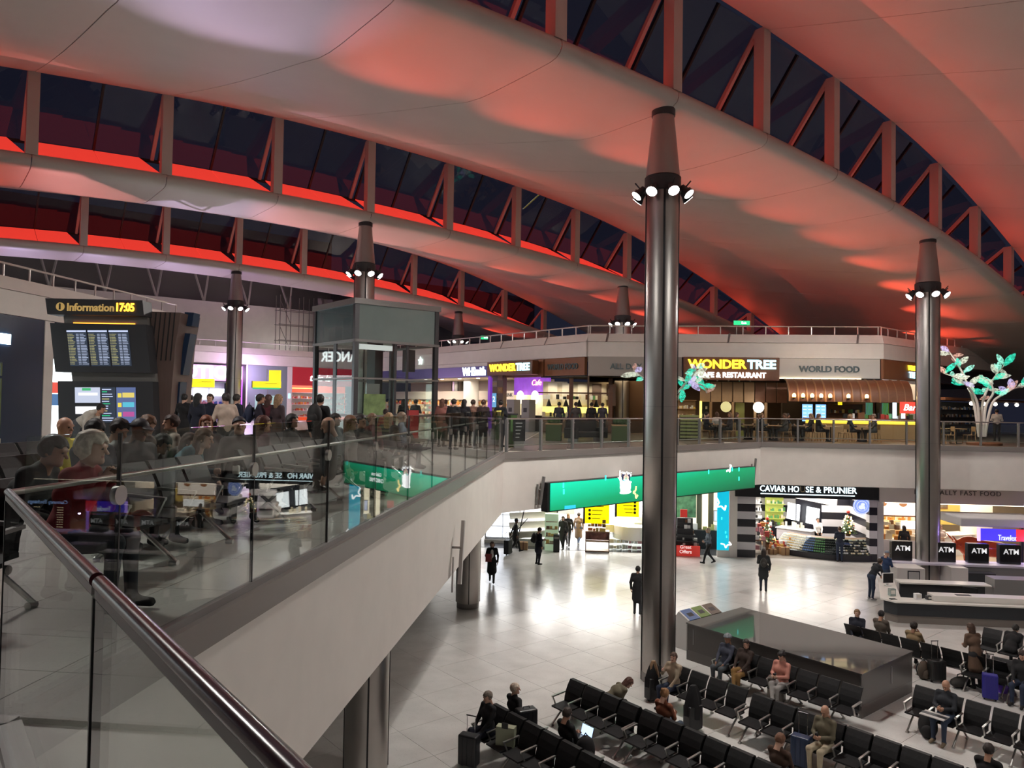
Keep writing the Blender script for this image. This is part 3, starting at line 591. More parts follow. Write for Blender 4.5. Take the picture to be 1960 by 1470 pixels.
# ---- restaurant totem, small sign and purple cafe screen on the flank
r = thing('menu_totem', tuple(np.array(W(12.85, 16.15 - fs(957, 760)[0], Z2))), -PI / 4, 'brown totem with stacked word panels beside the bookshop', 'sign')
pw = [('TAKE', (.16, .10, .08)), ('EAT', (.20, .09, .06)), ('GRAB', (.22, .18, .16)), ('FAST', (.25, .12, .02)), ('WORLD', (.10, .08, .05)), ('FOOD', (.10, .08, .05)), ('NOW', (.09, .07, .05))]
b6('carcass', -.55, .55, 0, .3, 0, 4.2, M('totem_brown', (.10, .06, .035), .5), r)
for k, (wd, c) in enumerate(pw):
    xx = -.28 if k % 2 == 0 else .27; zz = 3.75 - .42 * k; b6('word_panel', xx - .25, xx + .25, -.03, 0, zz - .19, zz + .19, M('totem_panel_%d' % k, c, .5), r); text('panel_lettering', wd, .24, M('totem_letter', (.45, .33, .12), .5), r, face((xx, -.035, zz), (0, -1)), .004, sx=.68)
b6('blue_screen', -.5, -.08, -.05, -.03, 1.4, 2.3, glow('screen_pale_blue', (.12, .35, .6), .9), r); text('screen_numeral', '2', .5, glow('numeral_white', (.8, .9, 1), 2), r, face((-.3, -.06, 1.9), (0, -1)), .004)
r = thing('restaurant_sign', OS, -PI / 4, 'small brown box sign with yellow and pale blue letters beside the bookshop', 'sign')
xa, xb = fs(950, 700)[0], fs(1037, 700)[0]
b6('box', xa, xb, -.75, -.25, 3.42, 4.26, WOODR, r, .02); YL = glow('letter_yellow', (1, .72, .03), 2.2); CY = glow('letter_cyan', (.45, .85, 1), 2.2)
def wonder(parent, cx, y, z, size, wtot):                        # two-colour lettering fitted to a width
    a = text('yellow_lettering', 'WONDER', size, YL, parent, face((0, y, z), (0, -1)), .03, 'LEFT', off=size * .035); b = text('blue_lettering', 'TREE', size, CY, parent, face((0, y, z), (0, -1)), .03, 'LEFT', off=size * .035)
    wa = max(v.co.x for v in a.data.vertices); wb = max(v.co.x for v in b.data.vertices); k = wtot / (wa + wb + size * .06)
    for o, x in ((a, cx - wtot / 2), (b, cx - wtot / 2 + (wa + size * .06) * k)): o.matrix_local = face((x, y, z), (0, -1)) @ Matrix.Diagonal((k, 1, 1, 1))
wonder(r, (xa + xb) / 2 + .05, -.79, 3.86, .62, (xb - xa) * .88)
r = thing('cafe_screen', OS, -PI / 4, 'purple lit cafe front below the small brown sign', 'shop front')
xa, xb = fs(972, 760)[0], fs(1040, 760)[0]
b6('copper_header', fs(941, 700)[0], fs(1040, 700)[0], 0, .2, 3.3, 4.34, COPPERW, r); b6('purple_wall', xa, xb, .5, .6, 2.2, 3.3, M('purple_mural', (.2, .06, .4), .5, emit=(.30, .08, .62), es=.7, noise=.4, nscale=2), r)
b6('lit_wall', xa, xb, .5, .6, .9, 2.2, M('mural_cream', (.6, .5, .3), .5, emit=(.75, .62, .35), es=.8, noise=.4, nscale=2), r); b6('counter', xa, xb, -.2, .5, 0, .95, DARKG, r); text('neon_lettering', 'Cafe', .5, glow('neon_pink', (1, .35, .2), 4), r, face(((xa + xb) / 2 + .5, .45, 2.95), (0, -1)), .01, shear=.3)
for x in (xa + 1.0, xa + 2.4): MB().ell((x, .2, 2.05), (.25, .25, .42)).build('globe_lamp', glow('globe_warm', (1, .85, .6), 3.5), r)
for k in range(2): b6('payment_kiosk', xa + 1.4 + 1.4 * k, xa + 2.1 + 1.4 * k, -1.2, -.7, 0, 1.9, M('kiosk_grey', (.28, .27, .27), .4), r); b6('kiosk_screen', xa + 1.6 + 1.4 * k, xa + 1.9 + 1.4 * k, -1.22, -1.2, 1.15, 1.4, DARKG, r)
# ---- restaurant: copper panel, kitchen, dining hall, bar
r = thing('food_hall_board', OS, -PI / 4, 'copper brown board reading WORLD FOOD at the corner', 'sign'); xa, xb = fs(1043, 700)[0], -.1
b6('board', xa, xb, -.02, .2, 3.32, 4.34, COPPERW, r); text('lettering', 'WORLD FOOD', .46, M('letter_slate', (.09, .13, .14), .4), r, face(((xa + xb) / 2 - .1, -.05, 3.82), (0, -1)), .03, off=.012, sx=.82)
r = thing('dining_board', OF, 0, 'beige grey board reading ALL DAY DINING left of the big column', 'sign'); xa, xb = 0.02, f0(1305, 700)[0]
b6('board', xa, xb, -.02, .2, 3.28, 4.36, M('beige_board2', (.42, .38, .34), .6), r); text('lettering', 'ALL DAY DINING', .44, M('letter_slate', (.09, .13, .14), .4), r, face((f0(1168, 700)[0], -.05, 3.80), (0, -1)), .03, 'LEFT', off=.012)
r = thing('main_sign', OF, 0, 'large brown sign reading WONDERTREE CAFE & RESTAURANT', 'sign'); xa, xb = f0(1307, 700)[0], f0(1489, 700)[0]
b6('box', xa, xb, -.35, .1, 3.10, 4.36, WOODR, r, .02); wonder(r, (f0(1316, 700)[0] + f0(1482, 700)[0]) / 2, -.39, 3.95, .66, f0(1482, 700)[0] - f0(1316, 700)[0])
text('white_lettering', 'CAFE & RESTAURANT', .40, glow('letter_white', (1, 1, 1), 3), r, face((f0(1398, 720)[0], -.39, 3.37), (0, -1)), .03, off=.01, sx=.93)
r = thing('world_food_board', OF, 0, 'pale textured board reading WORLD FOOD right of the main sign', 'sign'); xa, xb = f0(1491, 700)[0], f0(1684, 700)[0]
b6('board', xa, xb, -.02, .2, 3.30, 4.34, M('plaster_board', (.56, .53, .49), .5, bump=.6, nscale=5), r); text('lettering', 'WORLD FOOD', .46, M('letter_slate', (.09, .13, .14), .4), r, face((f0(1587, 705)[0], -.05, 3.76), (0, -1)), .03, off=.014)
b6('light_strip', xa, xb - 1, -.12, -.03, 3.24, 3.29, glow('strip_warm', (1, .8, .5), 2.5), r)
r = thing('copper_board', OF, 0, 'plain copper brown board at the right corner of the restaurant', 'sign'); b6('board', f0(1686, 700)[0], 15.83, -.02, .2, 3.3, 4.34, COPPERW, r)
r = thing('flank_board', OR, PI / 4, 'copper board with small stacked WONDER TREE letters behind the lit tree', 'sign'); b6('board', .05, 4.6, -.02, .2, 3.3, 4.34, COPPERW, r)
text('yellow_lettering', 'WONDER', .38, YL, r, face((3.6, -.06, 4.0), (0, -1)), .02, off=.01, sx=.8); text('blue_lettering', 'TREE', .5, CY, r, face((3.6, -.06, 3.6), (0, -1)), .02, off=.01); b6('white_panel', 4.7, 7.5, 0, .2, 2.6, 4.34, WHITE, r); b6('white_panel', .05, 4.6, 0, .2, 2.2, 3.28, WHITE, r)
DKC = M('dark_ceiling', (.03, .025, .022), .7); RF = M('restaurant_floor', (.12, .09, .07), .4)
dark_room('wall_dining', OF, 0, .1, 15.7, 7.5, M('brown_wall', (.10, .055, .03), .6), RF, 'brown inner walls of the restaurant', 3.3, True, DKC)
dark_room('wall_kitchen', OS, -PI / 4, -3.9, -.1, 5.0, M('brown_wall', (.10, .055, .03), .6), RF, 'inner walls of the open kitchen', 3.3, False, DKC)
dark_room('wall_flank', OR, PI / 4, .1, 20, 6, M('dark_brown_wall', (.05, .035, .025), .6), RF, 'inner walls on the right flank of the restaurant', 3.3, False, DKC)
r = thing('kitchen_wall', OF, 0, 'open kitchen wall with lit white shelves and yellow counter lights', 'kitchen')
KW = M('kitchen_tile', (.62, .55, .42), .4)
for k, (a, b) in enumerate(((1045, 1090), (1100, 1168))):
    xa, xb = f0(a, 760)[0] * 1.1 - .1, f0(b, 760)[0] * 1.1 - .1
    xa = max(xa, -2.9); b6('tile_wall', xa, xb, 2.6, 2.7, 0, 3.0, KW, r); b6('yellow_light', xa, xb, 2.2, 2.6, 1.15, 1.5, glow('yellow_counter_glow', (1, .80, .18), 1.5), r)
    b6('worktop', xa, xb, 1.8, 2.6, .86, .92, STEEL, r); b6('cupboard', xa, xb, 1.85, 2.6, 0, .86, M('cupboard_brown', (.14, .09, .05), .5), r)
    goods(r, xa, xb, 1.9, 2.3, (.93, 1.95), [3, 2, 6, 9, 5], .22, .3, .6); b6('hood_beam', xa - .2, xb + .2, 1.5, 1.7, 2.28, 2.36, WOODR, r)
    for x in np.arange(xa + .3, xb, .85): b6('poster', x, x + .55, 2.56, 2.6, 1.6, 2.9, M(['poster_white', 'poster_brown'][int(x * 7) % 2], [(.8, .75, .65), (.12, .07, .05)][int(x * 7) % 2], .5), r); spot('kitchen_spot', (OF[0] + x + .2, OF[1] + 1.5, Z2 + 3.1), (OF[0] + x + .25, OF[1] + 2.6, Z2 + 1.9), 60, math.radians(70), (1, .85, .6))
    for x in np.arange(xa + .4, xb, 1.0): MB().lathe([(.17, 1.52), (.15, 1.6), (.02, 1.95)], (x, 1.9, 0), 10).build('pendant_lamp', BLACK, r)
for x in (f0(1092, 760)[0], f0(1170, 760)[0]): b6('timber_post', x - .12, x + .12, 1.4, 1.7, 0, 3.2, WOODR, r)
# timber panels washed by downlights
r = thing('timber_wall', OF, 0, 'row of walnut panels washed by warm downlights below the main sign', 'wall panelling')
for k in range(8):
    a = 1345 + 21.5 * k; xa, xb = f0(a, 745)[0], f0(a + 19.5, 745)[0]
    b6('timber_panel', xa, xb, .9, 1.0, 1.92, 3.05, WOODL if k < 5 else WOODR, r)
    if k < 5: spot('panel_spot', (OF[0] + (xa + xb) / 2, OF[1] + .62, Z2 + 3.2), (OF[0] + (xa + xb) / 2, OF[1] + .86, Z2 + 2.1), 26, math.radians(62), (1, .72, .38), .8, .03); MB().lathe([(.05, 3.08), (.06, 3.2)], ((xa + xb) / 2, .6, 0), 8).build('downlight', CHROME, r)
    if k in (0, 2, 4, 5): b6('timber_post', xb - .02, xb + .1, .8, 1.0, 0, 1.92, WOODL, r)
b6('yellow_tube', f0(1343, 790)[0], f0(1347, 790)[0], .7, .8, .1, 1.95, glow('tube_yellow', (1, .8, .15), 2), r); b6('olive_wall', f0(1418, 790)[0], f0(1436, 790)[0], 1.5, 1.6, 0, 1.9, M('olive_paint', (.28, .28, .05), .5), r)
shelf(r, f0(1300, 780)[0], f0(1342, 780)[0], 1.8, .5, 3, .5, [2, 3, 7, 9], WOODL); shelf(r, f0(1352, 780)[0], f0(1372, 780)[0], 1.8, .6, 3, .45, [3, 2, 6], DARKG)
for k, x in enumerate((f0(1392, 790)[0], f0(1455, 790)[0])): MB().ell((x, .4, 1.65), (.3, .3, .3)).build('globe_lamp', glow('globe_white', (1, .95, .85), 4) if k else glow('globe_dim', (.8, .7, .3), .8), r)
# curved timber canopy over the bar
r = thing('bar_canopy', OF, 0, 'curved walnut canopy with ribs and glowing wall lamps over the bar', 'canopy')
xa, xb = f0(1500, 760)[0], f0(1737, 760)[0]; nseg = 14
def cprof(k): a = PI / 2 * k / 8; return (-.15 - 1.15 * math.sin(a) + 0, 2.02 + 1.18 * math.cos(a)) if False else (-.25 - .95 * math.cos(a), 2.0 + 1.2 * math.sin(a))
for i in range(nseg):
    x0 = xa + (xb - xa) * i / nseg; x1 = x0 + (xb - xa) / nseg - .05; sh = max(0, i - 10) * .12
    m = MB(); m.sm = True; P = [(cprof(k)[0] + sh, cprof(k)[1]) for k in range(9)]
    m.add([(x0, y, z) for y, z in P] + [(x1, y, z) for y, z in P], [(k, k + 1, k + 10, k + 9) for k in range(8)]); m.build('timber_panel', WOODR, r)
    m = MB(); m.tube([(x0 - .02, y - .04, z) for y, z in P], .05, 6); m.build('rib', M('rib_wood', (.24, .12, .055), .4), r)
    if i < 5 or i in (6, 8):
        xx = (x0 + x1) / 2; MB().ell((xx, -1.30, 2.18), (.09, .09, .06)).build('wall_lamp', BLACK, r); MB().ell((xx, -1.30, 2.30), (.10, .07, .13)).build('lamp_glow', glow('lamp_warm', (1, .62, .22), 6 if i < 5 else 2.5), r); point('wall_lamp_light', (OF[0] + xx, OF[1] - 1.42, Z2 + 2.35), 9 if i < 5 else 3, (1, .62, .25), .06)
r = thing('bar_counter', OF, 0, 'long oak bar counter with a yellow lit edge and goods on top', 'counter')
xa, xb = f0(1532, 800)[0], f0(1762, 800)[0]
b6('front', xa, xb, -1.0, -.9, 0, .98, WOODL, r); b6('top', xa - .1, xb, -1.15, -.3, 1.08, 1.14, WOODR, r); b6('light_edge', xa, xb, -1.06, -.95, .86, 1.06, glow('bar_yellow', (1, .66, .06), 1.5), r); goods(r, xa + 2, xb, -.9, -.5, (1.14,), [3, 5, 6, 9, 0, 3, 6], .18, .34, .8)
for x in np.arange(xa + 1.4, xb, 2.1): b6('front_joint', x, x + .03, -1.02, -1, 0, .86, WOODR, r)
for k in range(2):
    xx = f0(1528 + 25 * k, 795)[0]; s_ = thing('menu_screen', (OF[0] + xx, OF[1] - .75, Z2 + 1.45), 0, ('left' if k == 0 else 'right') + ' one of the two blue menu screens above the bar', 'screen', 'menu screens')
    b6('casing', -.05, .58, 0, .06, -.55, .45, BLACK, s_); b6('display', 0, .53, -.01, 0, -.5, .4, glow('menu_blue', (.20, .45, .95), 1.5), s_)
    for q in range(8): b6('menu_line', .04 + .26 * (q % 2), .22 + .26 * (q % 2), -.015, -.01, .28 - .09 * (q // 2) * 2, .31 - .09 * (q // 2) * 2, glow('menu_white', (.8, .9, 1), 1.6), s_)
    MB().tube([(.26, .03, .45), (.26, .03, 1.3)], .015, 6).build('hanger', BLACK, s_)
t_ = thing('neon_sign', (OF[0] + f0(1722, 772)[0], OF[1] - 1.2, Z2 + 1.75), 0, 'small red neon bar sign above the right end of the bar', 'sign'); b6('plate', -.45, .45, 0, .05, -.3, .3, glow('neon_plate', (.9, .05, .03), 1.2), t_); text('lettering', 'Bar', .45, glow('neon_white', (1, .85, .8), 6), t_, face((0, -.02, 0), (0, -1)), .01, shear=.3); MB().tube([(0, .02, -.3), (0, .02, -.61)], .02, 6).build('stand', BLACK, t_)
for k, px in enumerate((1697, 1713)): b = thing('light_totem', (OF[0] + f0(px, 790)[0], OF[1] - 1.05, Z2 + 1.15), 0, ['left', 'right'][k] + ' pale blue upright light panel on the bar', 'lamp', 'upright light panels'); b6('base', -.1, .1, -.06, .06, 0, .03, BLACK, b); b6('panel', -.09, .09, -.03, .03, .03, .85, glow('totem_blue', (.6, .85, 1), 2.2), b)
b6x = thing('bar_back_wall', OF, 0, 'back bar with teal and green panels and lit bottles', 'shelf unit'); xa = f0(1600, 780)[0]
b6('teal_panel', f0(1670, 780)[0], f0(1712, 780)[0], .9, 1.0, 1.3, 2.0, M('teal_panel', (.12, .28, .28), .5, emit=(.1, .25, .25), es=.4), b6x); b6('green_panel', f0(1714, 780)[0], 15.3, .9, 1.0, .9, 2.0, M('green_panel', (.1, .25, .04), .5, emit=(.1, .25, .03), es=.4), b6x); shelf(b6x, xa, f0(1668, 780)[0], .9, .9, 2, .5, [6, 9, 3, 7, 5], WOODR); b6('yellow_box', f0(1612, 770)[0], f0(1618, 770)[0], .5, .7, 1.85, 2.05, glow('box_yellow', (.9, .7, .02), 1), b6x)
for k in range(4): area('restaurant_light', (OF[0] + 2 + 4 * k, OF[1] + 3.5, Z2 + 3.15), (0, 0, 0), 2.5, 2.5, 30, (1, .72, .42))
area('flank_light', W(17, 14, Z2 + 3.1), (0, 0, 0), 3, 3, 40, (1, .7, .4)); area('flank_light2', (19.5, 43.5, Z2 + 3.1), (0, 0, 0), 3, 3, 60, (1, .75, .5))
r = thing('flank_fitout', OR, PI / 4, 'dark timber doors and shelves on the right flank of the restaurant', 'wall panelling')
for k in range(6): b6('door_leaf', .3 + 1.5 * k, 1.6 + 1.5 * k, .6, .7, 0, 2.2, [WOODR, DARKG, M('olive_yellow', (.4, .34, .04), .5), WHITE, WOODR, DARKG][k], r)
b6('timber_awning', 5, 20, -1.2, .5, 2.25, 2.4, WOODR, r); shelf(r, 9.5, 19, 1.5, .2, 4, .5, [3, 2, 9, 6, 4], DARKG)
for k in range(5): MB().ell((10 + 2 * k, -.8, 2.1), (.12, .12, .12)).build('pendant_lamp', glow('pendant_white', (1, .9, .75), 5), r)
# exit signs on the roof edge
for px, py, dp, lb in ((1420, 618, 44, 'green exit sign above the restaurant parapet'), (927, 646, 54, 'small green exit sign far behind the bookshop parapet')):
    c = onpl(px, py, CAM + FW * dp, FW); e = thing('exit_sign', c, YAW, lb, 'sign'); w_ = .95 if dp < 50 else .5; b6('plate', -w_ / 2, w_ / 2, 0, .05, -.13, .13, glow('exit_green', (.02, .55, .2), 1.4), e); text('lettering', 'Exit', .2, glow('exit_white', (.9, 1, .95), 2.5), e, face((.12, -.01, 0), (0, -1)), .003); MB().tube([(-.3, .02, -.13), (-.3, .02, 11.8 - c[2])], .03, 6).build('bracket', GREYM, e)
# ================================================================== INFORMATION TOWER
TD = 24.0; TO = onpl(205, 840, CAM + FW * TD, FW); TO = np.array([TO[0], TO[1], Z2])
TN = np.array([math.sin(YAW), -math.cos(YAW), 0]); ftw = L(YAW, TO)
r = thing('information_tower', TO, YAW, 'tall leaning information tower with departure screens', 'information board')
def poly(name, pts, y, th, mat): return MB().slab([ftw(*p) for p in pts][::-1], th, Matrix.Translation((0, y, 0))).build(name, mat, r)
TW_ = woodmat('grey_timber', (.10, .065, .055), (.15, .10, .085), .4, (14, 2, 1))
poly('header', [(105, 575), (287, 579), (290, 608), (109, 605)], -.5, .6, DARKG)
poly('neck_panel', [(125, 605), (284, 608), (286, 624), (127, 621)], -.1, .5, M('tower_grey', (.2, .19, .18), .5)); poly('amber_light', [(145, 618), (262, 620), (262, 623), (145, 621)], -.14, .03, glow('amber_glow', (1, .3, .03), 3))
sp = poly('screen_surround', [(112, 621), (292, 624), (301, 715), (122, 713)], -.45, .5, DARKG); poly('mid_panel', [(140, 713), (300, 715), (302, 731), (142, 730)], -.1, .5, M('tower_grey', (.2, .19, .18), .5))
poly('lower_surround', [(123, 730), (302, 731), (308, 872), (126, 870)], -.35, .5, DARKG)
body = poly('timber_body', [(286, 596), (345, 598), (334, 660), (326, 760), (321, 872), (301, 872), (296, 700)], .05, 1.5, TW_)
for k in range(5): a = 297 + 9 * k; poly('timber_slat', [(a, 598), (a + 1.6, 598), (a - 9 + 1.6, 690), (a - 9, 690)], .02, .03, BLACK)
poly('rear_header', [(338, 593), (356, 594), (352, 620), (336, 620)], .6, .5, NAVY); poly('rear_screen', [(333, 634), (349, 635), (334, 716), (322, 716)], .6, .5, NAVY); poly('rear_lower', [(318, 730), (332, 730), (321, 868), (309, 868)], .5, .5, NAVY)
poly('back_panel', [(105, 613), (125, 615), (126, 672), (106, 672)], .8, .4, NAVY)
YI = M('info_yellow', (.55, .38, .12), .5, emit=(.55, .36, .12), es=.45); tf = lambda px, py, y: (lambda q: face((q[0], y, q[1]), (0, -1)))(ftw(px, py))
text('header_lettering', 'Information', .34, YI, r, tf(191, 593, -.53), .012, off=.008, sx=.94); text('clock_digits', '17:05', .36, glow('clock_amber', (1, .42, .03), 3.2), r, tf(255, 593, -.53), .012, off=.012, sx=.78)
m = MB(); q = ftw(134.5, 591); m.tube([(q[0], -.52, q[1]), (q[0], -.55, q[1])], .132, 20); ic = m.build('information_roundel', YI, r); text('roundel_letter', 'i', .26, BLACK, ic, face((q[0], -.56, q[1]), (0, -1)), .004, off=.015)
scr = glow('screen_dark', (.02, .03, .05), 1); row = glow('screen_row', (.55, .62, .85), .95); rowy = glow('screen_row_yellow', (.55, .5, .2), .8)
for k in range(3):
    x0, x1 = 144 + 39.5 * k, 180 + 39.5 * k; s_ = poly('departure_screen', [(x0, 634), (x1, 634), (x1 + 7, 702), (x0 + 7, 702)], -.47, .02, scr)
    def line(name, a, b, f, mat, hh=.9):
        dx = 7 * f; yy = 635 + 66 * f; return MB().slab([ftw(*p) for p in ((a + dx, yy), (b + dx, yy), (b + dx, yy + hh), (a + dx, yy + hh))][::-1], .006, Matrix.Translation((0, -.478, 0)))
    lm, ly = MB(), MB()
    lm = line('', x0, x1, 0, row, 3)
    for j in range(1, 21):
        f = .06 + j * .0445
        for (a, b, mm_) in ((x0 + .8, x0 + 3.2, 'y'), (x0 + 4, x0 + random.uniform(9, 14), 'y'), (x0 + 17, x0 + 22, 'w'), (x0 + 24, x0 + random.uniform(31, 36), 'w')):
            t_ = line('', a, b, f, None); (ly if mm_ == 'y' else lm).add(t_.v, t_.f)
    lm.build('timetable_rows', row, s_); ly.build('timetable_times', rowy, s_)
    lm.v = []
def scrn(name, a, b, c, d, mat, y=-.37): return poly(name, [(a, b), (c, b), (c + (d - b) * .02, d), (a + (d - b) * .02, d)], y, .015, mat)
scrn('map_screen', 156, 742, 203, 771, glow('map_lilac', (.55, .6, .75), .9)); scrn('map_green', 170, 743, 186, 748, glow('map_green', (.05, .4, .15), 1), -.38); scrn('map_gates', 163, 752, 199, 757, glow('map_white', (.9, .9, .95), 1.1), -.38)
scrn('notice_screen', 157, 778, 204, 792, glow('map_white', (.9, .9, .95), 1.1)); scrn('list_screen', 206, 742, 232, 808, scr)
for k in range(14): scrn('list_line', 207.5, 745 + 4.5 * k, 207.5 + random.uniform(8, 22), 746.6 + 4.5 * k, [row, GRNL, row, row, rowy][k % 5], -.38)
scrn('advert_screen', 234, 742, 270, 809, glow('advert_blue', (.10, .14, .3), .9))
for k, c in enumerate(((.75, .6, .15), (.1, .5, .65), (.45, .08, .3))): scrn('advert_tile', 237 + k * .4, 753 + 18 * k, 244, 761 + 18 * k, glow('tile_yellow', (.8, .65, .08), .9), -.38); scrn('advert_card', 246 + k * .4, 752 + 18 * k, 268, 761 + 18 * k, glow('advert_card_%d' % k, c, .9), -.38)
def leafmat(name, col, es, pos=(.42, .62), scale=7, lo=.10, hi=.75):
    m = bpy.data.materials.new(name); m.use_nodes = True; nt = m.node_tree; p = nt.nodes['Principled BSDF']; p.inputs['Base Color'].default_value = (*[c * .8 for c in col], 1); p.inputs['Roughness'].default_value = .1; p.inputs['Emission Color'].default_value = (*col, 1); p.inputs['Emission Strength'].default_value = es
    t = nt.nodes.new('ShaderNodeBsdfTransparent'); mx = nt.nodes.new('ShaderNodeMixShader'); n = nt.nodes.new('ShaderNodeTexNoise'); n.inputs['Scale'].default_value = scale; tc = nt.nodes.new('ShaderNodeTexCoord'); r = nt.nodes.new('ShaderNodeValToRGB'); r.color_ramp.elements[0].position = pos[0] if scale > 2 else .0; r.color_ramp.elements[0].color = (lo,) * 3 + (1,) if scale > 2 else (pos[0],) * 3 + (1,); r.color_ramp.elements[1].position = pos[1] if scale > 2 else 1; r.color_ramp.elements[1].color = (hi,) * 3 + (1,) if scale > 2 else (pos[1],) * 3 + (1,)
    nt.links.new(tc.outputs['Object'], n.inputs['Vector']); nt.links.new(n.outputs['Fac'], r.inputs[0]); nt.links.new(r.outputs[0], mx.inputs[0]); nt.links.new(t.outputs[0], mx.inputs[1]); nt.links.new(p.outputs[0], mx.inputs[2]); nt.links.new(mx.outputs[0], nt.nodes['Material Output'].inputs[0]); return m
# ================================================================== GLASS LIFT
LC = onpl(680, 700, CAM + FW * 28.4, FW); LC = np.array([LC[0], LC[1], 0]); zz = lambda py: onpl(680, py, LC, FW)[2]
ex = lambda px: onpl(px, 760, LC, E2); wl = (ex(832) - LC) @ E1; ey = onpl(603, 760, LC, E1); dl = (ey - LC) @ E2
r = thing('glass_lift', (LC[0], LC[1], Z2), PI / 4, 'glass lift shaft with grey frame and frosted top in the gallery', 'lift')
zt, z3, z2_, z1_ = [zz(p) - Z2 for p in (568, 650, 723, 796)]
FR = M('lift_frame', (.07, .07, .075), .4, .5)
for x, y in ((0, 0), (wl, 0), (0, dl), (wl, dl)): b6('corner_post', x - .09, x + .09, y - .09, y + .09, -2, zt, FR, r)
for x in (wl * .48, wl * .63): b6('mullion', x - .05, x + .05, -.03, .03, 0, z3, FR, r)
b6('mullion', -.03, .03, dl * .45, dl * .52, 0, z3, FR, r)
for z, h in ((z3, .10), (z2_, .07), (z1_, .07)):
    b6('transom', -.12, wl + .12, -.12, -.02, z - h / 2, z + h / 2, GREYM, r); b6('transom', -.12, -.02, -.12, dl + .12, z - h / 2, z + h / 2, GREYM, r); b6('transom', wl + .02, wl + .12, -.1, dl + .1, z - h / 2, z + h / 2, GREYM, r); b6('transom', -.1, wl + .1, dl + .02, dl + .12, z - h / 2, z + h / 2, GREYM, r)
b6('roof', -.15, wl + .15, -.15, dl + .15, zt - .22, zt, GREYM, r)
LF = leafmat('lift_frosted', (.30, .36, .34), .06, (.55, .72), 1.5); LS = leafmat('lift_frosted_side', (.14, .19, .20), .05, (.45, .62), 1.5)
b6('frosted_panel', .1, wl - .1, -.05, -.02, z3 + .05, zt - .22, LF, r); b6('frosted_panel', -.05, -.02, .1, dl - .1, z3 + .05, zt - .22, LS, r); b6('inner_wall', .2, wl - .2, dl - .3, dl - .2, z3 + .05, zt - .25, M('lift_pale', (.55, .6, .56), .6), r)
for x0_, x1_, h_ in ((.12, .33, 1.0), (.36, .52, .6)): b6('machine_box', wl * x0_, wl * x1_, .12, .5, z3 + .05, z3 + .05 + h_, DARKG, r)
for y0_, y1_, h_ in ((.15, .35, .9), (.55, .7, .6)): b6('machine_box', .08, .4, dl * y0_, dl * y1_, z3 + .05, z3 + .05 + h_, DARKG, r)
for a, b in ((0, z1_), (z1_, z2_), (z2_, z3)):
    b6('glass_panel', .1, wl - .1, -.02, 0, a + .04, b - .05, GLASS, r); b6('glass_panel', -.02, 0, .1, dl - .1, a + .04, b - .05, GLASSB, r); b6('glass_panel', wl, wl + .02, .1, dl - .1, a + .04, b - .05, GLASS, r); b6('glass_panel', .1, wl - .1, dl, dl + .02, a + .04, b - .05, GLASS, r)
b6('door_header', .2, wl * .45, .05, .15, z3 - .32, z3 - .12, M('header_light', (.6, .6, .6), .4, emit=(1, 1, 1), es=.35), r); b6('door_leaf', wl * .14, wl * .30, .03, .09, 0, z2_ - .2, M('door_steel', (.35, .36, .36), .3, .8), r)
b6('poster', wl * .10, wl * .36, -.06, -.04, z1_ - .1, z1_ + .85, M('poster_green', (.14, .20, .08), .5, emit=(.2, .3, .1), es=.08, noise=.5, nscale=3), r); b6('notice_box', wl * .62, wl * .75, -.25, -.1, .1, 1.3, M('notice_red', (.4, .04, .04), .5), r)
b6('counterweight', wl * .5, wl * .6, dl * .5, dl * .7, .5, z3 + .3, BLACK, r); b6('guide_rail', wl * .7, wl * .72, dl * .4, dl * .45, 0, zt - .3, STEELD, r); b6('drive_unit', wl * .70, wl * .80, .4, .8, z3 - 1.1, z3 - .2, BLACK, r)
# ================================================================== LIT LEAF SCULPTURES (trees of glass leaves)
def leaf_mesh(name, mat):
    m = MB(); m.sm = False; L_ = .75; ring = []
    for k in range(5): f = k / 4; ring.append((.16 * math.sin(PI * (f * .85 + .08)), L_ * f))
    m.lathe([(max(r_, .012), z) for r_, z in ring], n=6); return m.mesh(name, mat)
LEAFC = [leafmat('leaf_teal', (.03, .62, .42), .9), leafmat('leaf_mint', (.30, .78, .62), .9), leafmat('leaf_clear', (.70, .75, .62), .6), leafmat('leaf_lilac', (.55, .48, .78), .8), leafmat('leaf_rose', (.72, .42, .34), .5)]
LMESH = [leaf_mesh('leaf', m) for m in LEAFC]
STEM = M('sculpture_stem', (.62, .55, .50), .4)
def leaf_tree(loc, label, stems, nl, seed, base=True):
    rr = random.Random(seed); r = thing('leaf_sculpture', loc, 0, label, 'sculpture', 'lit glass leaf trees')
    for (pts, ends) in stems:
        P = [Vector(p) for p in pts]; path = []
        for i in range(len(P) - 1):
            for k in range(6):
                t = k / 6; p0 = P[max(i - 1, 0)]; p1 = P[i]; p2 = P[i + 1]; p3 = P[min(i + 2, len(P) - 1)]
                path.append(.5 * ((2 * p1) + (-p0 + p2) * t + (2 * p0 - 5 * p1 + 4 * p2 - p3) * t * t + (-p0 + 3 * p1 - 3 * p2 + p3) * t ** 3))
        path.append(P[-1]); n = len(path); MB().tube(path, [.075 - .05 * i / n for i in range(n)], 8).build('stem', STEM, r)
        for k in range(ends + 3):
            f = .40 + .60 * (k + .5) / (ends + 3); p = path[min(n - 1, int(f * n))]
            d = Vector((rr.uniform(-1, 1), rr.uniform(-1, 1), rr.uniform(-.5, 1))).normalized(); sc_ = rr.uniform(.6, 1.05)
            inst('leaf', LMESH[rr.choice([0, 0, 1, 1, 2, 2, 3, 4])], r, mw=Matrix.Translation(p + d * .05) @ d.to_track_quat('Z', 'Y').to_matrix().to_4x4() @ Matrix.Scale(sc_, 4))
    if base: MB().lathe([(.75, 0), (.75, .10), (.6, .16)], n=24).build('plinth', WOODR, r)
    return r
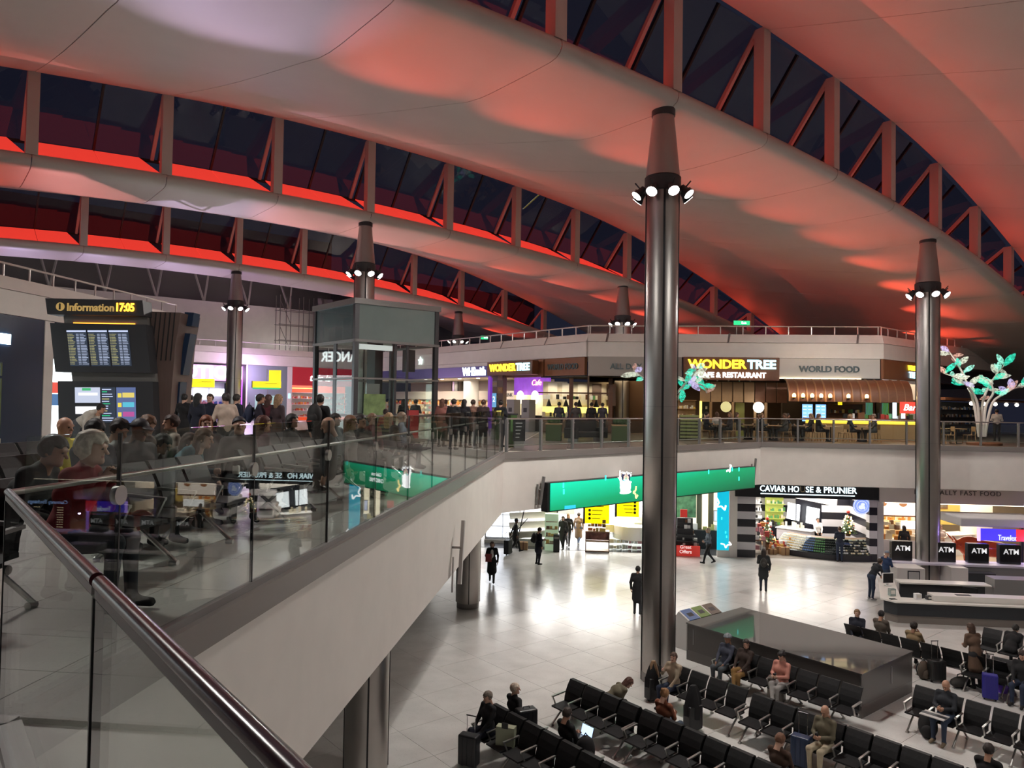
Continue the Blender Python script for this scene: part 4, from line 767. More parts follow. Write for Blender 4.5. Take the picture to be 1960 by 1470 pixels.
p = onpl(1884, 838, (0, 38.0, 0), (0, 1, 0)); k_ = .0279 * 1.0
def sp_(px, py, base): q = onpl(px, py, (0, base[1], 0), (0, 1, 0)); return (q[0] - base[0], 0, q[2] - base[2])
base = (p[0], 38.0, Z2)
def pth(pts, dy): return [(sp_(a, b, base)[0], dy * i / len(pts), sp_(a, b, base)[2]) for i, (a, b) in enumerate(pts)]
leaf_tree(base, 'tall lit glass leaf tree on the gallery at far right', [
    (pth([(1874, 836), (1866, 770), (1850, 720), (1836, 690), (1826, 672)], .6), 7), (pth([(1875, 836), (1868, 775), (1850, 745), (1822, 725), (1795, 716)], -.8), 8),
    (pth([(1879, 836), (1884, 775), (1900, 740), (1920, 715), (1938, 698)], .9), 9), (pth([(1885, 836), (1896, 775), (1915, 755), (1940, 742), (1965, 738)], -.5), 8), (pth([(1883, 836), (1888, 780), (1905, 750), (1895, 728), (1880, 720)], .4), 7)], 0, 3)
p = onpl(1318, 838, (0, 36.9, 0), (0, 1, 0)); base = (p[0] - 1.3, 36.9, Z2)
leaf_tree(base, 'lit glass leaf tree half hidden by the nearest column', [
    (pth([(1278, 836), (1290, 780), (1306, 750), (1325, 735), (1348, 738), (1355, 752)], .5), 8), (pth([(1276, 836), (1286, 770), (1310, 735), (1328, 715), (1330, 705)], -.5), 8), (pth([(1274, 836), (1264, 760), (1240, 730), (1225, 718), (1213, 708)], .3), 5)], 0, 9)
# ================================================================== GROUND FLOOR SHOPS
GY = 39.2; OG = (0, GY, 0); fg = L(0, OG)
# ---- long green LED screen on the chamfered fascia
d_ = Vector((B_[0] - A_[0], B_[1] - A_[1], 0)); rzc = math.atan2(d_.y, d_.x); Ld = d_.length
OC = (A_[0], A_[1], 0); fc = L(rzc, OC)
r = thing('led_screen', OC, rzc, 'long glowing green LED screen with stars over the duty free entrance', 'screen')
xa, xb = fc(1040, 930)[0], fc(1431, 900)[0]; za, zb = 4.0, 4.93
def greenmat():
    m = bpy.data.materials.new('led_green'); m.use_nodes = True; nt = m.node_tree; b = nt.nodes['Principled BSDF']; b.inputs['Base Color'].default_value = (.01, .05, .03, 1); b.inputs['Roughness'].default_value = .5
    tc = nt.nodes.new('ShaderNodeTexCoord'); sx = nt.nodes.new('ShaderNodeSeparateXYZ'); rp = nt.nodes.new('ShaderNodeValToRGB'); nt.links.new(tc.outputs['Generated'], sx.inputs[0])
    ad = nt.nodes.new('ShaderNodeMath'); ad.operation = 'MULTIPLY_ADD'; ad.inputs[1].default_value = .45; nt.links.new(sx.outputs['Z'], ad.inputs[0]); mu = nt.nodes.new('ShaderNodeMath'); mu.operation = 'MULTIPLY_ADD'; mu.inputs[1].default_value = -.5; mu.inputs[2].default_value = .5
    nt.links.new(sx.outputs['X'], mu.inputs[0]); nt.links.new(mu.outputs[0], ad.inputs[2]); nt.links.new(ad.outputs[0], rp.inputs[0])
    e = rp.color_ramp.elements; e[0].position = .05; e[0].color = (.0, .10, .035, 1); e[1].position = .95; e[1].color = (.0, .70, .42, 1); q = e.new(.5); q.color = (.0, .30, .12, 1)
    nt.links.new(rp.outputs[0], b.inputs['Emission Color']); b.inputs['Emission Strength'].default_value = 1.15; return m
b6('casing', xa - .12, xb + .02, -.34, -.03, za - .04, zb + .02, BLACK, r); b6('display', xa, xb, -.37, -.345, za, zb, greenmat(), r)
SWH = glow('led_white', (1, 1, 1), 2.2); SCY = glow('led_cyan', (.05, .8, .75), 1.4); SGO = glow('led_gold', (1, .75, .25), 2)
def star(parent, x, z, R_, mat, rot=0, y=-.38, w=.28):                 # outlined star, half of it
    o = [(x + math.cos(PI / 2 + rot + k * PI / 5) * R_ * (1 if k % 2 == 0 else .5), z + math.sin(PI / 2 + rot + k * PI / 5) * R_ * (1 if k % 2 == 0 else .5)) for k in range(6)]
    m = MB()
    for a, b in zip(o, o[1:]): m.bar((a[0], y, a[1]), (b[0], y, b[1]), R_ * w, .012, up=(0, 1, 0))
    return m.build('star_outline', mat, parent)
for px, py, R_, mt, rt in ((1380, 893, .24, SWH, 2.4), (1205, 940, .24, SGO, .3), (1180, 915, .10, SCY, 1)): x, z = fc(px, py); star(r, x, z, R_, mt, rt)
for px, py, a in ((1062, 927, .5), (1066, 939, -.5), (1143, 913, .4), (1341, 902, .35), (1400, 897, 0), (1398, 915, 1.2), (1385, 897, 1.2)): x, z = fc(px, py); MB().bar((x - .09 * math.sin(a) * -1, -.38, z - .09), (x + .09 * math.sin(a), -.38, z + .09), .07, .01, up=(0, 1, 0)).build('confetti', SCY, r)
x, z = fc(1182, 920); SKN = glow('led_skin', (.95, .62, .48), 1.2); NVY = glow('led_navy', (.02, .02, .08), 1)
def blob(nm_, parts, mat, y=-.38):
    m = MB()
    for dx, dz, rx, rz_ in parts: m.ell((x + dx, y, z + dz), (rx, .008, rz_), 14, 8)
    return m.build(nm_, mat, r)
blob('figure_picture', ((-.10, -.16, .20, .30), (.15, -.18, .18, .28), (.02, -.40, .34, .07), (-.26, .02, .05, .20), (-.31, .24, .045, .20)), SWH)
blob('figure_face', ((-.06, .20, .085, .115), (.13, .17, .08, .11)), SKN, -.39); blob('figure_hair', ((-.11, .27, .10, .075), (-.16, .17, .05, .13), (.18, .24, .09, .075), (.22, .13, .045, .13)), NVY, -.392); blob('figure_hat', ((-.09, .31, .10, .045), (.17, .29, .09, .04), (.30, .22, .045, .045)), SWH, -.394)
blob('snow_spray', tuple((math.cos(k * 2.4) * .42 * ((k % 5) + 2) / 6, math.sin(k * 1.7) * .36, .015 + .01 * (k % 3), .015 + .01 * (k % 2)) for k in range(26)), SWH, -.385)
text('screen_lettering', 'Celebrate', .22, SWH, r, face((fc(1262, 898)[0], -.38, 4.62), (0, -1)), .003, shear=.2); text('screen_lettering', 'CHRISTMAS', .24, SWH, r, face((fc(1262, 898)[0], -.38, 4.37), (0, -1)), .003)
b6('cyan_caption', fc(1066, 950)[0], fc(1087, 950)[0], -.39, -.38, 4.0, 4.12, glow('led_caption', (.02, .5, .8), 1.2), r)
# slanted grey sensor fins on the fascias
for px, py, pl, lb in ((1030, 937, 'c', 'left of the green screen'), (1438, 896, 'c', 'right of the green screen')):
    x, z = fc(px, py); f_ = thing('fascia_fin', Vector(OC) + Matrix.Rotation(rzc, 3, 'Z') @ Vector((x, -.05, z)), rzc, 'slanted grey bar on the white fascia ' + lb, 'fixture', 'slanted fascia bars')
    MB().bar((-.06, -.12, -.5), (.10, -.12, .45), .10, .06, up=(0, 1, 0)).build('bar', GREYM, f_); MB().bar((-.16, -.05, -.5), (-.12, -.05, .2), .05, .05, up=(0, 1, 0)).build('back_bar', GREYM, f_); MB().tube([(0, .06, 0), (0, -.12, 0)], .02, 6).build('arm', STEELD, f_)
q = onpl(868, 1057, (-2.75, 0, 0), (1, 0, 0)); f_ = thing('fascia_fin', q, PI / 2, 'slanted grey bar on the left balcony fascia above the pillar', 'fixture', 'slanted fascia bars')
MB().bar((-.12, -.16, -.62), (.22, -.16, .62), .12, .07, up=(0, 1, 0)).build('bar', M('fin_pale', (.45, .42, .40), .4), f_); MB().tube([(0, .06, 0.1), (0, -.16, .1)], .025, 6).build('arm', STEELD, f_); MB().bar((-.3, -.04, -.75), (-.24, -.04, -.05), .05, .03, up=(0, 1, 0)).build('back_bar', M('fin_pale', (.45, .42, .40), .4), f_)
# ---- duty free shop
WH = M('shop_white', (.82, .82, .82), .4); 
r = thing('wall_duty_free', OG, 0, 'white inner walls and dark walkway of the duty free shop', kind='structure')
xl, xr_ = -8.5, 7.55
b6('back_wall', xl, xr_, 10, 10.1, 0, 3.95, WH, r); b6('side_wall', xr_ - .08, xr_, .6, 10, 0, 3.95, WH, r); b6('side_wall', xl, xl + .1, .6, 10, 0, 3.95, WH, r); b6('shop_floor', xl, xr_, .0, 10, 0, .012, M('shop_floor_dark', (.06, .06, .065), .25), r)
for i in range(5):
    for j in range(3): b6('light_panel', -5.6 + 2.6 * i, -4.2 + 2.6 * i, 1.2 + 2.8 * j, 2.8 + 2.8 * j, 3.9, 3.94, glow('ceiling_panel_glow', (1, .98, .95), 3.4), r)
area('shop_area', (1.5, 41.0, 3.85), (0, 0, 0), 9, 2.2, 520, (1, .97, .93)); area('shop_area', (-1, 45.5, 3.85), (0, 0, 0), 12, 5, 1900, (1, .98, .95))
b6('header_beam', 2.2, xr_, .0, .25, 3.45, 3.98, WH, r)
def unit(name, label, cat, px, py, group=None, rz=0, z=0): p = onz(px, py, z); return thing(name, (p[0], p[1], z), rz, label, cat, group)
r = unit('light_box', 'glaring white light box with shelves at the left of the duty free shop', 'display', 962, 1040); b6('frame', -.95, .95, 0, .4, 0, 2.9, M('frame_grey', (.5, .5, .5), .4), r)
for k in range(2):
    for j in range(4): b6('lit_bay', -.9 + .92 * k, -.04 + .92 * k, -.03, 0, .35 + .62 * j, .9 + .62 * j, glow('bay_white', (.85, .9, 1), 2.6), r)
b6('plinth', -1, 1, -.1, .5, 0, .2, WHITE, r)
r = unit('sale_sign', 'small red sale sign left of the duty free light box', 'sign', 935, 1038); b6('board', -.6, .35, 0, .04, .9, 1.55, glow('sale_red', (.7, .05, .05), .8), r); text('lettering', '40%', .45, glow('sale_white', (1, .9, .9), 1), r, face((-.1, -.01, 1.22), (0, -1)), .004); b6('leg', -.2, -.1, 0, .04, 0, .9, GREYM, r)
r = unit('display_stand', 'slanted white display with black posts behind the man with a suitcase', 'display', 1020, 1046)
for k in range(4): MB().bar((-1.3, .1 * k, .55 + .5 * k), (1.3, .1 * k, .75 + .5 * k), .05, .42, up=(0, -.6, 1)).build('slanted_board', M('cream_board', (.75, .72, .62), .5), r)
for x in (-.9, .9): MB().bar((x, -.1, 0), (x + .5, .0, 2.4), .05, .05).build('black_post', BLACK, r); MB().bar((x - .5, -.12, .2), (x + .6, -.02, 1.5), .04, .04).build('brace', BLACK, r)
b6('lamp_board', -1.2, -.3, .5, .55, 2.0, 3.2, M('peach_poster', (.75, .5, .4), .5, noise=.4, nscale=2), r); b6('black_cabinet', -.2, .7, .5, .7, 2.0, 2.9, BLACK, r); b6('white_poster', 1.0, 2.2, .5, .55, 1.7, 3.3, M('poster_pale', (.8, .82, .84), .4, emit=(.8, .85, .9), es=.4), r); b6('base', -1.3, 1.3, 0, .6, 0, .4, WH, r)
r = unit('shelf_tower', 'narrow pale green lit shelf tower near the duty free entrance', 'display', 1055, 1054); b6('frame', -.35, .35, 0, .45, 0, 1.9, M('pale_green', (.5, .65, .45), .4, emit=(.45, .6, .4), es=.4), r)
for k in range(4): b6('shelf_board', -.3, .3, -.08, 0, .35 + .38 * k, .38 + .38 * k, WOODL, r)
goods(r, -.28, .25, -.06, -.03, (.39, .77, 1.15), [7, 2, 9], .15, .2)
r = unit('litter_bin', 'slim black bin at the duty free entrance', 'bin', 1065, 1056); b6('body', -.16, .16, -.15, .15, 0, .88, BLACK, r, .02); b6('flap', -.12, .12, -.16, -.15, .68, .8, STEELD, r)
r = unit('chocolate_stand', 'wooden stand stacked with red and brown boxes under the yellow sign', 'display', 1143, 1056)
for z in (.05, .55, 1.05): b6('shelf_board', -.62, .62, -.3, .3, z, z + .05, WOODL, r)
for x in (-.62, .58): b6('side_panel', x, x + .04, -.3, .3, 0, 1.05, WOODR, r)
b6('picture_panel', -.58, .58, -.05, 0, .62, 1.02, M('portrait_panel', (.3, .12, .1), .5, noise=.7, nscale=4), r); goods(r, -.5, .4, -.25, .1, (1.11, 1.32, 1.52, 1.72), [9, 9, 0, 7, 1], .28, .22)
r = unit('service_counter', 'curved white service counter behind the nearest column', 'counter', 1206, 1052)
MB().lathe([(.9, .5), (1.1, .55), (1.15, 1.25), (1.05, 1.3)], (.2, .6, 0), 24).build('body', WH, r); b6('side_desk', -1.3, 0, .2, .8, .85, 1.25, WH, r); b6('glass_case', -1.2, 1.2, -.25, .25, 0, .8, GLASS, r); goods(r, -1.1, 1.0, -.15, .1, (.05, .35), [3, 2, 8, 3], .2, .25); MB().ell((.5, .6, 1.55), (.45, .35, .35)).build('hood', WH, r)
r = unit('perfume_wall', 'lit cosmetics shelving between the nearest column and the blue light panel', 'shelf unit', 1330, 1050)
for k in range(5):
    x0 = -1.4 + .62 * k; b6('lit_column', x0, x0 + .3, .55, .6, .3, 3.2, glow('warm_column', (1, .88, .62), 1.5), r); b6('dark_slot', x0 + .32, x0 + .58, .5, .6, .0, 3.2, M('olive_slot', (.10, .10, .06), .5), r)
b6('back', -1.5, 2.0, .62, .7, 0, 3.4, WH, r); b6('garland', -1.4, .3, .2, .5, 3.0, 3.35, M('gold_garland', (.4, .3, .12), .4, bump=1, nscale=10, noise=.5), r); b6('green_poster', -1.35, .1, .35, .4, 1.6, 3.0, M('green_poster', (.06, .16, .08), .5, noise=.6, nscale=3), r); b6('black_counter', -1.4, 1.8, -.1, .4, 0, 1.0, BLACK, r)
goods(r, -1.3, 1.7, -.05, .2, (1.0,), [2, 2, 7, 3], .25, .35); b6('tablet', .95, 1.15, -.15, -.1, 1.5, 2.1, BLACK, r); b6('tablet_screen', .97, 1.13, -.16, -.15, 1.53, 2.07, glow('tablet_glow', (.6, .65, .9), 1.2), r)
r = unit('offers_stand', 'tiered sunglasses stand with a red GREAT OFFERS sign', 'display', 1310, 1062)
for k in range(5): w_ = .72 - .1 * k; b6('tier', -w_, w_, -w_ * .5, w_ * .5, .42 + .3 * k, .47 + .3 * k, DARKG, r); goods(r, -w_, w_ - .1, -.15, .1, (.47 + .3 * k,), [3, 6, 3, 9], .14, .2)
b6('red_sign', -.72, .72, -.45, -.38, .02, .55, M('offer_red', (.55, .04, .03), .4, emit=(.6, .04, .03), es=.4), r); text('lettering', 'Great\nOffers', .24, glow('offer_white', (1, .9, .85), .9), r, face((0, -.46, .36), (0, -1)), .004); b6('core', -.4, .4, -.1, .1, 0, 1.9, DARKG, r); b6('top_sign', -.25, .1, -.2, -.15, 1.95, 2.35, M('offer_red', (.55, .04, .03), .4), r)
# blue light panel and white pier
r = thing('blue_light_panel', (fg(1382, 1000)[0], GY - .3, 0), 0, 'tall turquoise LED panel with white stars beside the striped shop', 'screen'); hw = (fg(1393, 1000)[0] - fg(1371, 1000)[0]) / 2
b6('display', -hw, hw, 0, .1, .35, 3.35, M('led_turquoise', (.0, .2, .25), .4, emit=(.0, .42, .60), es=1.0), r); b6('base', -hw, hw, .0, .12, 0, .35, WHITE, r); star(r, -.02, 2.75, .38, SWH, .9, -.01, .2); star(r, .16, .75, .28, SWH, 1.8, -.01, .2)
b6('pier', hw + .02, hw + .42, 0, .4, 0, 3.95, WHITE, r)
for x, z in ((-.1, 1.9), (.1, 1.2), (.15, .98)): b6('confetti', x, x + .06, -.012, -.005, z, z + .12, SCY, r)
# hanging yellow signs
def hsign(px0, py0, px1, py1, y, label, flip):
    a = onpl(px0, py0, (0, y, 0), (0, 1, 0)); b = onpl(px1, py1, (0, y, 0), (0, 1, 0)); c = (a + b) / 2; w_, h_ = (b[0] - a[0]) / 2, (a[2] - b[2]) / 2
    r = thing('wayfinding_sign', c, 0, label, 'sign', 'yellow wayfinding signs'); b6('panel', -w_, w_, 0, .2, -h_, h_, M('sign_yellow_bright', (.9, .75, .0), .4, emit=(1, .83, .0), es=.85), r, .02); b6('end_cap', -w_ - .1, -w_, -.01, .21, -h_ - .02, h_ + .02, DARKG, r)
    sx_ = -1 if flip else 1
    for k in range(4):
        z = h_ * .62 - k * h_ * .38; m = MB(); m.tube([(sx_ * -w_ * .62, -.004, z), (sx_ * -w_ * .62, -.012, z)], .07, 12); m.build('icon', BLACK, r); b6('text_line', sx_ * -w_ * .42, sx_ * w_ * (.55 - .1 * k), -.008, 0, z - .015, z + .02, M('sign_text', (.25, .2, .02), .5), r)
    for x in (-w_ * .7, w_ * .7): MB().tube([(x, .1, h_), (x, .1, 3.98 - c[2])], .012, 6).build('hanger', GREYM, r)
hsign(1120, 961, 1166, 1003, 39.0, 'yellow hanging sign on the left over the duty free entrance', False); hsign(1181, 954, 1223, 990, 39.0, 'yellow hanging sign on the right partly behind the nearest column', True)
# ---- caviar bar with black and white stripes
r = thing('wall_caviar', OG, 0, 'black and white striped inner walls of the caviar bar', kind='structure'); xa, xb = fg(1408, 1000)[0], fg(1677, 1000)[0]; ST = [M('stripe_white', (.62, .60, .62), .4), M('stripe_black', (.012, .012, .018), .3)]
def stripes(parent, x0, x1, y0, y1, n=8, z1=3.10, off=0): 
    for k in range(n): b6('stripe', x0, x1, y0, y1, z1 * k / n, z1 * (k + 1) / n, ST[(k + 1 + off) % 2], parent)
stripes(r, xa, fg(1445, 1000)[0], -.15, .3); stripes(r, fg(1662, 1000)[0], xb, -.15, .3); stripes(r, xa + .1, xb - .1, 6.0, 6.1); stripes(r, xb - .15, xb - .05, .4, 6.0)
stripes(r, fg(1590, 990)[0] + .6, xb - .1, 3.4, 3.5, 8, 3.10, 0)
b6('shop_floor', xa, xb, -.1, 6, 0, .012, M('caviar_floor', (.25, .22, .19), .35), r); b6('shop_ceiling', xa, xb, .25, 6, 3.12, 3.16, WHITE, r)
r = thing('caviar_sign', OG, 0, 'black header with white lit letters CAVIAR HOUSE & PRUNIER', 'sign'); b6('header', xa - .1, xb, -.35, .2, 3.10, 3.98, M('black_gloss', (.01, .011, .014), .2), r); xs_, xe_ = fg(1451, 932)[0], fg(1635, 932)[0]
CL = glow('letter_ice', (.75, .95, 1), 2.6); z_ = fg(1540, 937)[1]
def fit(name, body, size, mat, parent, x0, x1, y, z, **kw):
    o = text(name, body, size, mat, parent, face((x0, y, z), (0, -1)), .015, 'LEFT', **kw); wd = max(v.co.x for v in o.data.vertices); o.matrix_local = face((x0, y, z), (0, -1)) @ Matrix.Diagonal(((x1 - x0) / wd, 1, 1, 1)); return o
xu = xs_ + (xe_ - xs_) * .415; xv = xs_ + (xe_ - xs_) * .475
fit('lettering', 'CAVIAR HO', .42, CL, r, xs_, xu - .03, -.38, z_ + .03, off=.003); fit('unlit_letter', 'U', .42, M('unlit_letter', (.25, .2, .12), .4), r, xu, xv - .03, -.38, z_ + .03, off=.003); fit('lettering', 'SE & PRUNIER', .42, CL, r, xv, xe_, -.38, z_ + .03, off=.003); b6('underline', xs_ + .05, xe_ - .1, -.39, -.36, z_ - .24, z_ - .20, CL, r)
r = thing('round_emblem', (fg(1648, 968)[0], GY - .1, fg(1648, 968)[1]), 0, 'round blue and white emblem sign hanging in the caviar bar', 'sign'); R_ = .42
for rad, y, mt in ((R_, 0, glow('emblem_blue', (.25, .35, .85), 1)), (R_ * .93, -.015, glow('emblem_white', (.75, .8, 1), 1)), (R_ * .86, -.03, glow('emblem_blue', (.25, .35, .85), 1)), (R_ * .62, -.045, glow('emblem_white', (.75, .8, 1), 1)), (R_ * .56, -.06, glow('emblem_blue', (.25, .35, .85), 1))):
    m = MB(); m.tube([(0, y + .02, 0), (0, y, 0)], rad, 28); m.build('ring', mt, r)
m = MB(); m.ell((.03, -.065, .08), (.10, .01, .09)); m.ell((-.05, -.065, -.06), (.13, .01, .11)); m.ell((.1, -.065, -.08), (.05, .01, .09)); m.build('crest', glow('emblem_white', (.75, .8, 1), 1), r); MB().bar((0, 0, R_), (0, 0, 3.1 - fg(1648, 968)[1]), .03, .03).build('hanger', BLACK, r)
r = thing('caviar_fitout', OG, 0, 'caviar bar shelving, hanging photo band and white video screens', 'shelf unit')
xk = fg(1460, 1000)[0]; shelf(r, xa + .9, xa + 1.9, 5.2, .6, 5, .42, [0, 9, 1, 6], DARKG); shelf(r, fg(1500, 985)[0] + .4, fg(1532, 985)[0] + .6, 5.3, .8, 5, .42, [5, 7, 2, 5], M('green_shelf', (.45, .5, .12), .4, emit=(.4, .45, .08), es=.4)); shelf(r, fg(1470, 985)[0] + .3, fg(1490, 985)[0] + .4, 5.3, .8, 5, .42, [3, 6, 3], WH)
a = Vector((fg(1512, 950)[0], 4.6, 3.05)); b = Vector((fg(1622, 980)[0], 1.6, 2.75)); MB().bar(a, b, .06, .5).build('bulkhead', WHITE, r); MB().bar(a + Vector((.6, -.3, .28)), b + Vector((0, 0, .38)), .05, .62).build('photo_band', M('photo_band', (.6, .4, .35), .5, emit=(.7, .5, .45), es=.5, noise=.6, nscale=1.2), r)
for k in range(2): q0 = a.lerp(b, .32 + .28 * k); q1 = a.lerp(b, .5 + .28 * k); MB().bar(q0 + Vector((0, .3, -1.05)), q1 + Vector((0, .3, -1.05)), .05, .9).build('video_screen', glow('video_white', (.95, .98, 1), 3), r)
b6('black_wall', fg(1560, 985)[0], fg(1618, 985)[0], 3.5, 3.6, 0, 3, ST[1], r)
for k in range(9): MB().bar((xa + 2.2 + .28 * k, 1.0 + .02 * k, 3.1), (xa + 2.35 + .28 * k, 1.0, 3.22), .12, .12).build('garland_light', glow('garland_glow', (1, .95, .85), 1.2), r)
area('caviar_area', (fg(1540, 1000)[0], GY + 2.6, 3.08), (0, 0, 0), 6, 3.5, 420, (1, .93, .85))
# curved seafood display counter
r = thing('display_counter', (fg(1625, 1040)[0], GY + 3.6, 0), 0, 'curved glass fronted counter with rows of tins in the caviar bar', 'counter'); RC_ = 3.9; a0, a1 = math.radians(212), math.radians(297); NA = 26
def arc(rad, k): a = a0 + (a1 - a0) * k / NA; return (rad * math.cos(a), rad * math.sin(a))
def ringband(name, r0, z0, r1, z1, th, mat):
    m = MB(); m.sm = True
    for k in range(NA + 1):
        for rr_, z in ((r0, z0), (r1, z1), (r1 - th, z1), (r0 - th, z0)): x, y = arc(rr_, k); m.v.append((x, y, z))
    for k in range(NA):
        for j in range(4): A = k * 4 + j; Bq = k * 4 + (j + 1) % 4; m.f.append((A, A + 4, Bq + 4, Bq))
    m.f += [(0, 1, 2, 3), tuple(NA * 4 + j for j in (3, 2, 1, 0))]; return m.build(name, mat, r)
ringband('plinth', RC_, 0, RC_, .3, .6, ST[1]); ringband('sloped_tray', RC_, .3, RC_ - .75, .95, .06, M('tray_black', (.02, .022, .024), .25)); ringband('back_shelf', RC_ - .75, .95, RC_ - 1.1, 1.0, .05, M('bronze_shelf', (.2, .13, .08), .4)); ringband('glass_front', RC_ + .02, .32, RC_ - .7, 1.02, .015, GLASS)
m = MM(); pal = [2, 7, 2, 4, 5, 6, 3, 7, 6, 6]
for k in range(1, 2 * NA):
    for j in range(6):
        f = j / 6 + .08; rad = RC_ - .75 * f; a = a0 + (a1 - a0) * k / (2 * NA); c_ = pal[(k // 5) % len(pal)] if k < 34 else random.choice([6, 6, 6, 2, 3]); m.bxm((rad * math.cos(a), rad * math.sin(a), .3 + .65 * f + .05), (.07, .07, .06), c_, a)
tag(m.buildm('rows_of_tins', GOODS, r), kind='stuff')
r = thing('white_counter', (fg(1522, 1010)[0], GY + 3.0, 0), math.radians(-38), 'white service counter with dark plinth in the caviar bar', 'counter'); b6('body', -.2, 1.7, 0, .7, .45, 1.05, M('counter_lilac', (.6, .58, .62), .4), r, .02); b6('plinth', -.15, 1.65, .05, .65, 0, .45, ST[1], r); b6('top', -.25, 1.75, -.05, .75, 1.05, 1.09, WH, r); goods(r, .2, 1.2, .2, .4, (1.09,), [3, 3, 2], .15, .4)
r = thing('barrel_table', (fg(1505, 1005)[0], GY + 3.9, 0), 0, 'round table under a black cloth near the back shelves', 'table'); MB().lathe([(.62, 0), (.6, .5), (.66, 1.05), (.66, 1.08)], n=22).build('cloth', ST[1], r); goods(r, -.45, .4, -.2, .2, (1.08,), [6, 3, 9], .12, .3)
def xmas(loc, h, label, seed):
    rr = random.Random(seed); r = thing('christmas_tree', loc, 0, label, 'christmas tree', 'decorated christmas trees'); MB().lathe([(.12, 0), (.16, .22)], n=10).build('pot', GOODS[9], r)
    m = MB()
    for j in range(7):
        z = .2 + (h - .35) * j / 7; R_ = .42 * (1 - j / 7.6)
        for k in range(11): a = k * 2 * PI / 11 + j; m.add([(0, 0, z + .16), (R_ * math.cos(a - .22), R_ * math.sin(a - .22), z), (R_ * 1.1 * math.cos(a), R_ * 1.1 * math.sin(a), z - .05), (R_ * math.cos(a + .22), R_ * math.sin(a + .22), z)], [(0, 1, 2), (0, 2, 3), (1, 3, 2), (0, 3, 1)])
    m.build('branches', M('tree_green', (.05, .10, .03), .6), r, sm=False); b = MM()
    for k in range(60): z = .2 + (h - .4) * rr.random(); R_ = .44 * (1 - (z - .2) / (h - .1)) ; a = rr.uniform(0, 2 * PI); b.bxm((R_ * math.cos(a), R_ * math.sin(a), z), (.055, .055, .055), rr.choice([0, 1, 2, 2]), a)
    tag(b.buildm('baubles_and_lights', [glow('bauble_gold', (1, .65, .2), 1.2), M('bauble_red', (.6, .05, .03), .2), glow('fairy_light', (1, .85, .5), 4)], r), kind='stuff'); MB().ell((0, 0, h), (.09, .09, .09)).build('topper', M('bauble_red', (.6, .05, .03), .2), r); return r
p = onz(1482, 1048, .35); xmas((fg(1483, 1020)[0], GY + 1.6, .4), 1.35, 'christmas tree on the left among gift boxes', 1); xmas((fg(1646, 1020)[0] - .1, GY + 1.4, 1.0), 1.25, 'christmas tree on the right behind the display counter', 2)
k_ = [(1468, 1052, .55, .4, 'barrel half full of gifts', 1), (1489, 1058, .6, .38, 'large wooden crate', 0), (1501, 1062, .42, .42, 'plain cardboard box', 0), (1516, 1060, .36, .62, 'wicker basket heaped with red gifts', 1), (1478, 1061, .34, .3, 'small cardboard box', 0)]
for px, py, w_, h_, lb, rd in k_:
    p = onz(px, py, 0); r = thing('gift_basket' if rd else 'gift_crate', (p[0], max(p[1], GY + .5), 0), .1, lb + ' at the caviar bar entrance', 'basket' if rd else 'crate', 'gift baskets and crates')
    if rd: MB().lathe([(w_ * .42, 0), (w_ * .55, h_)], n=14).build('body', WOODL, r)
    else: b6('body', -w_ / 2, w_ / 2, -w_ / 2, w_ / 2, 0, h_, WOODL, r, .01); b6('tape', -.03, .03, -w_ / 2 - .004, w_ / 2 + .004, 0, h_ + .004, WOODR, r)
    goods(r, -w_ * .4, w_ * .35, -w_ * .3, w_ * .3, (h_, h_ + .1), [0, 1, 3, 0, 7], .13, .2)
r = thing('gift_table', (fg(1455, 1030)[0], GY + 1.0, 0), 0, 'table heaped with soft toys and gifts behind the striped pier', 'table'); b6('top', -.5, .5, -.3, .3, .7, .74, WOODR, r)
for x in (-.45, .45): b6('leg', x - .03, x + .03, -.28, .28, 0, .7, WOODR, r)
goods(r, -.5, .4, -.25, .25, (.2, .75, .95, 1.15, 1.4), [3, 0, 8, 3, 1], .2, .3)
# ---- fast food shop
r = thing('wall_fast_food', OG, 0, 'pale inner walls of the fast food shop', kind='structure'); xc, xd = fg(1690, 1000)[0], fg(1960, 1000)[0] + 4
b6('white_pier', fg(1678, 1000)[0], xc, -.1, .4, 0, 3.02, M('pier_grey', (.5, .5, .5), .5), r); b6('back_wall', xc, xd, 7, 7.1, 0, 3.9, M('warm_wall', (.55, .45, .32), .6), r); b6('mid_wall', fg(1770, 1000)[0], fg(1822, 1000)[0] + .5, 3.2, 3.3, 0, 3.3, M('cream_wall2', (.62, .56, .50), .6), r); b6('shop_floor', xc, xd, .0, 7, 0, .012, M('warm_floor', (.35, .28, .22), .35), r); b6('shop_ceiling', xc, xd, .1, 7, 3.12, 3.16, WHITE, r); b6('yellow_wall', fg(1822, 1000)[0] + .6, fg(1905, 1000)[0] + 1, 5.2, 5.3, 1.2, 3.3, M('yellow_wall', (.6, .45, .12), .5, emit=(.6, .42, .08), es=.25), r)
MB().lathe([(.75, 0), (.75, 3.35)], (fg(1912, 1000)[0] + .6, 3.4, 0), 26).build('round_pillar', M('pillar_cream', (.75, .68, .6), .5), r)
r = thing('fast_food_sign', OG, 0, 'white header with thin letters NATURALLY FAST FOOD', 'sign'); b6('header', fg(1678, 940)[0], xd, -.35, .1, 3.02, 3.98, M('header_white', (.62, .58, .55), .5), r)
xs_ = fg(1908, 940)[0]; xm_ = fg(1786, 940)[0]; ww_ = (xs_ - xm_) / 15 * 20.3; fit('lettering', 'NATURALLY FAST FOOD', .33, M('letter_dark', (.10, .09, .085), .4), r, xs_ - ww_, xs_, -.38, fg(1850, 943)[1], space=1.15); b6('light_strip', xc, xd, -.3, -.25, 2.98, 3.03, glow('strip_warm2', (1, .85, .65), 2.5), r)
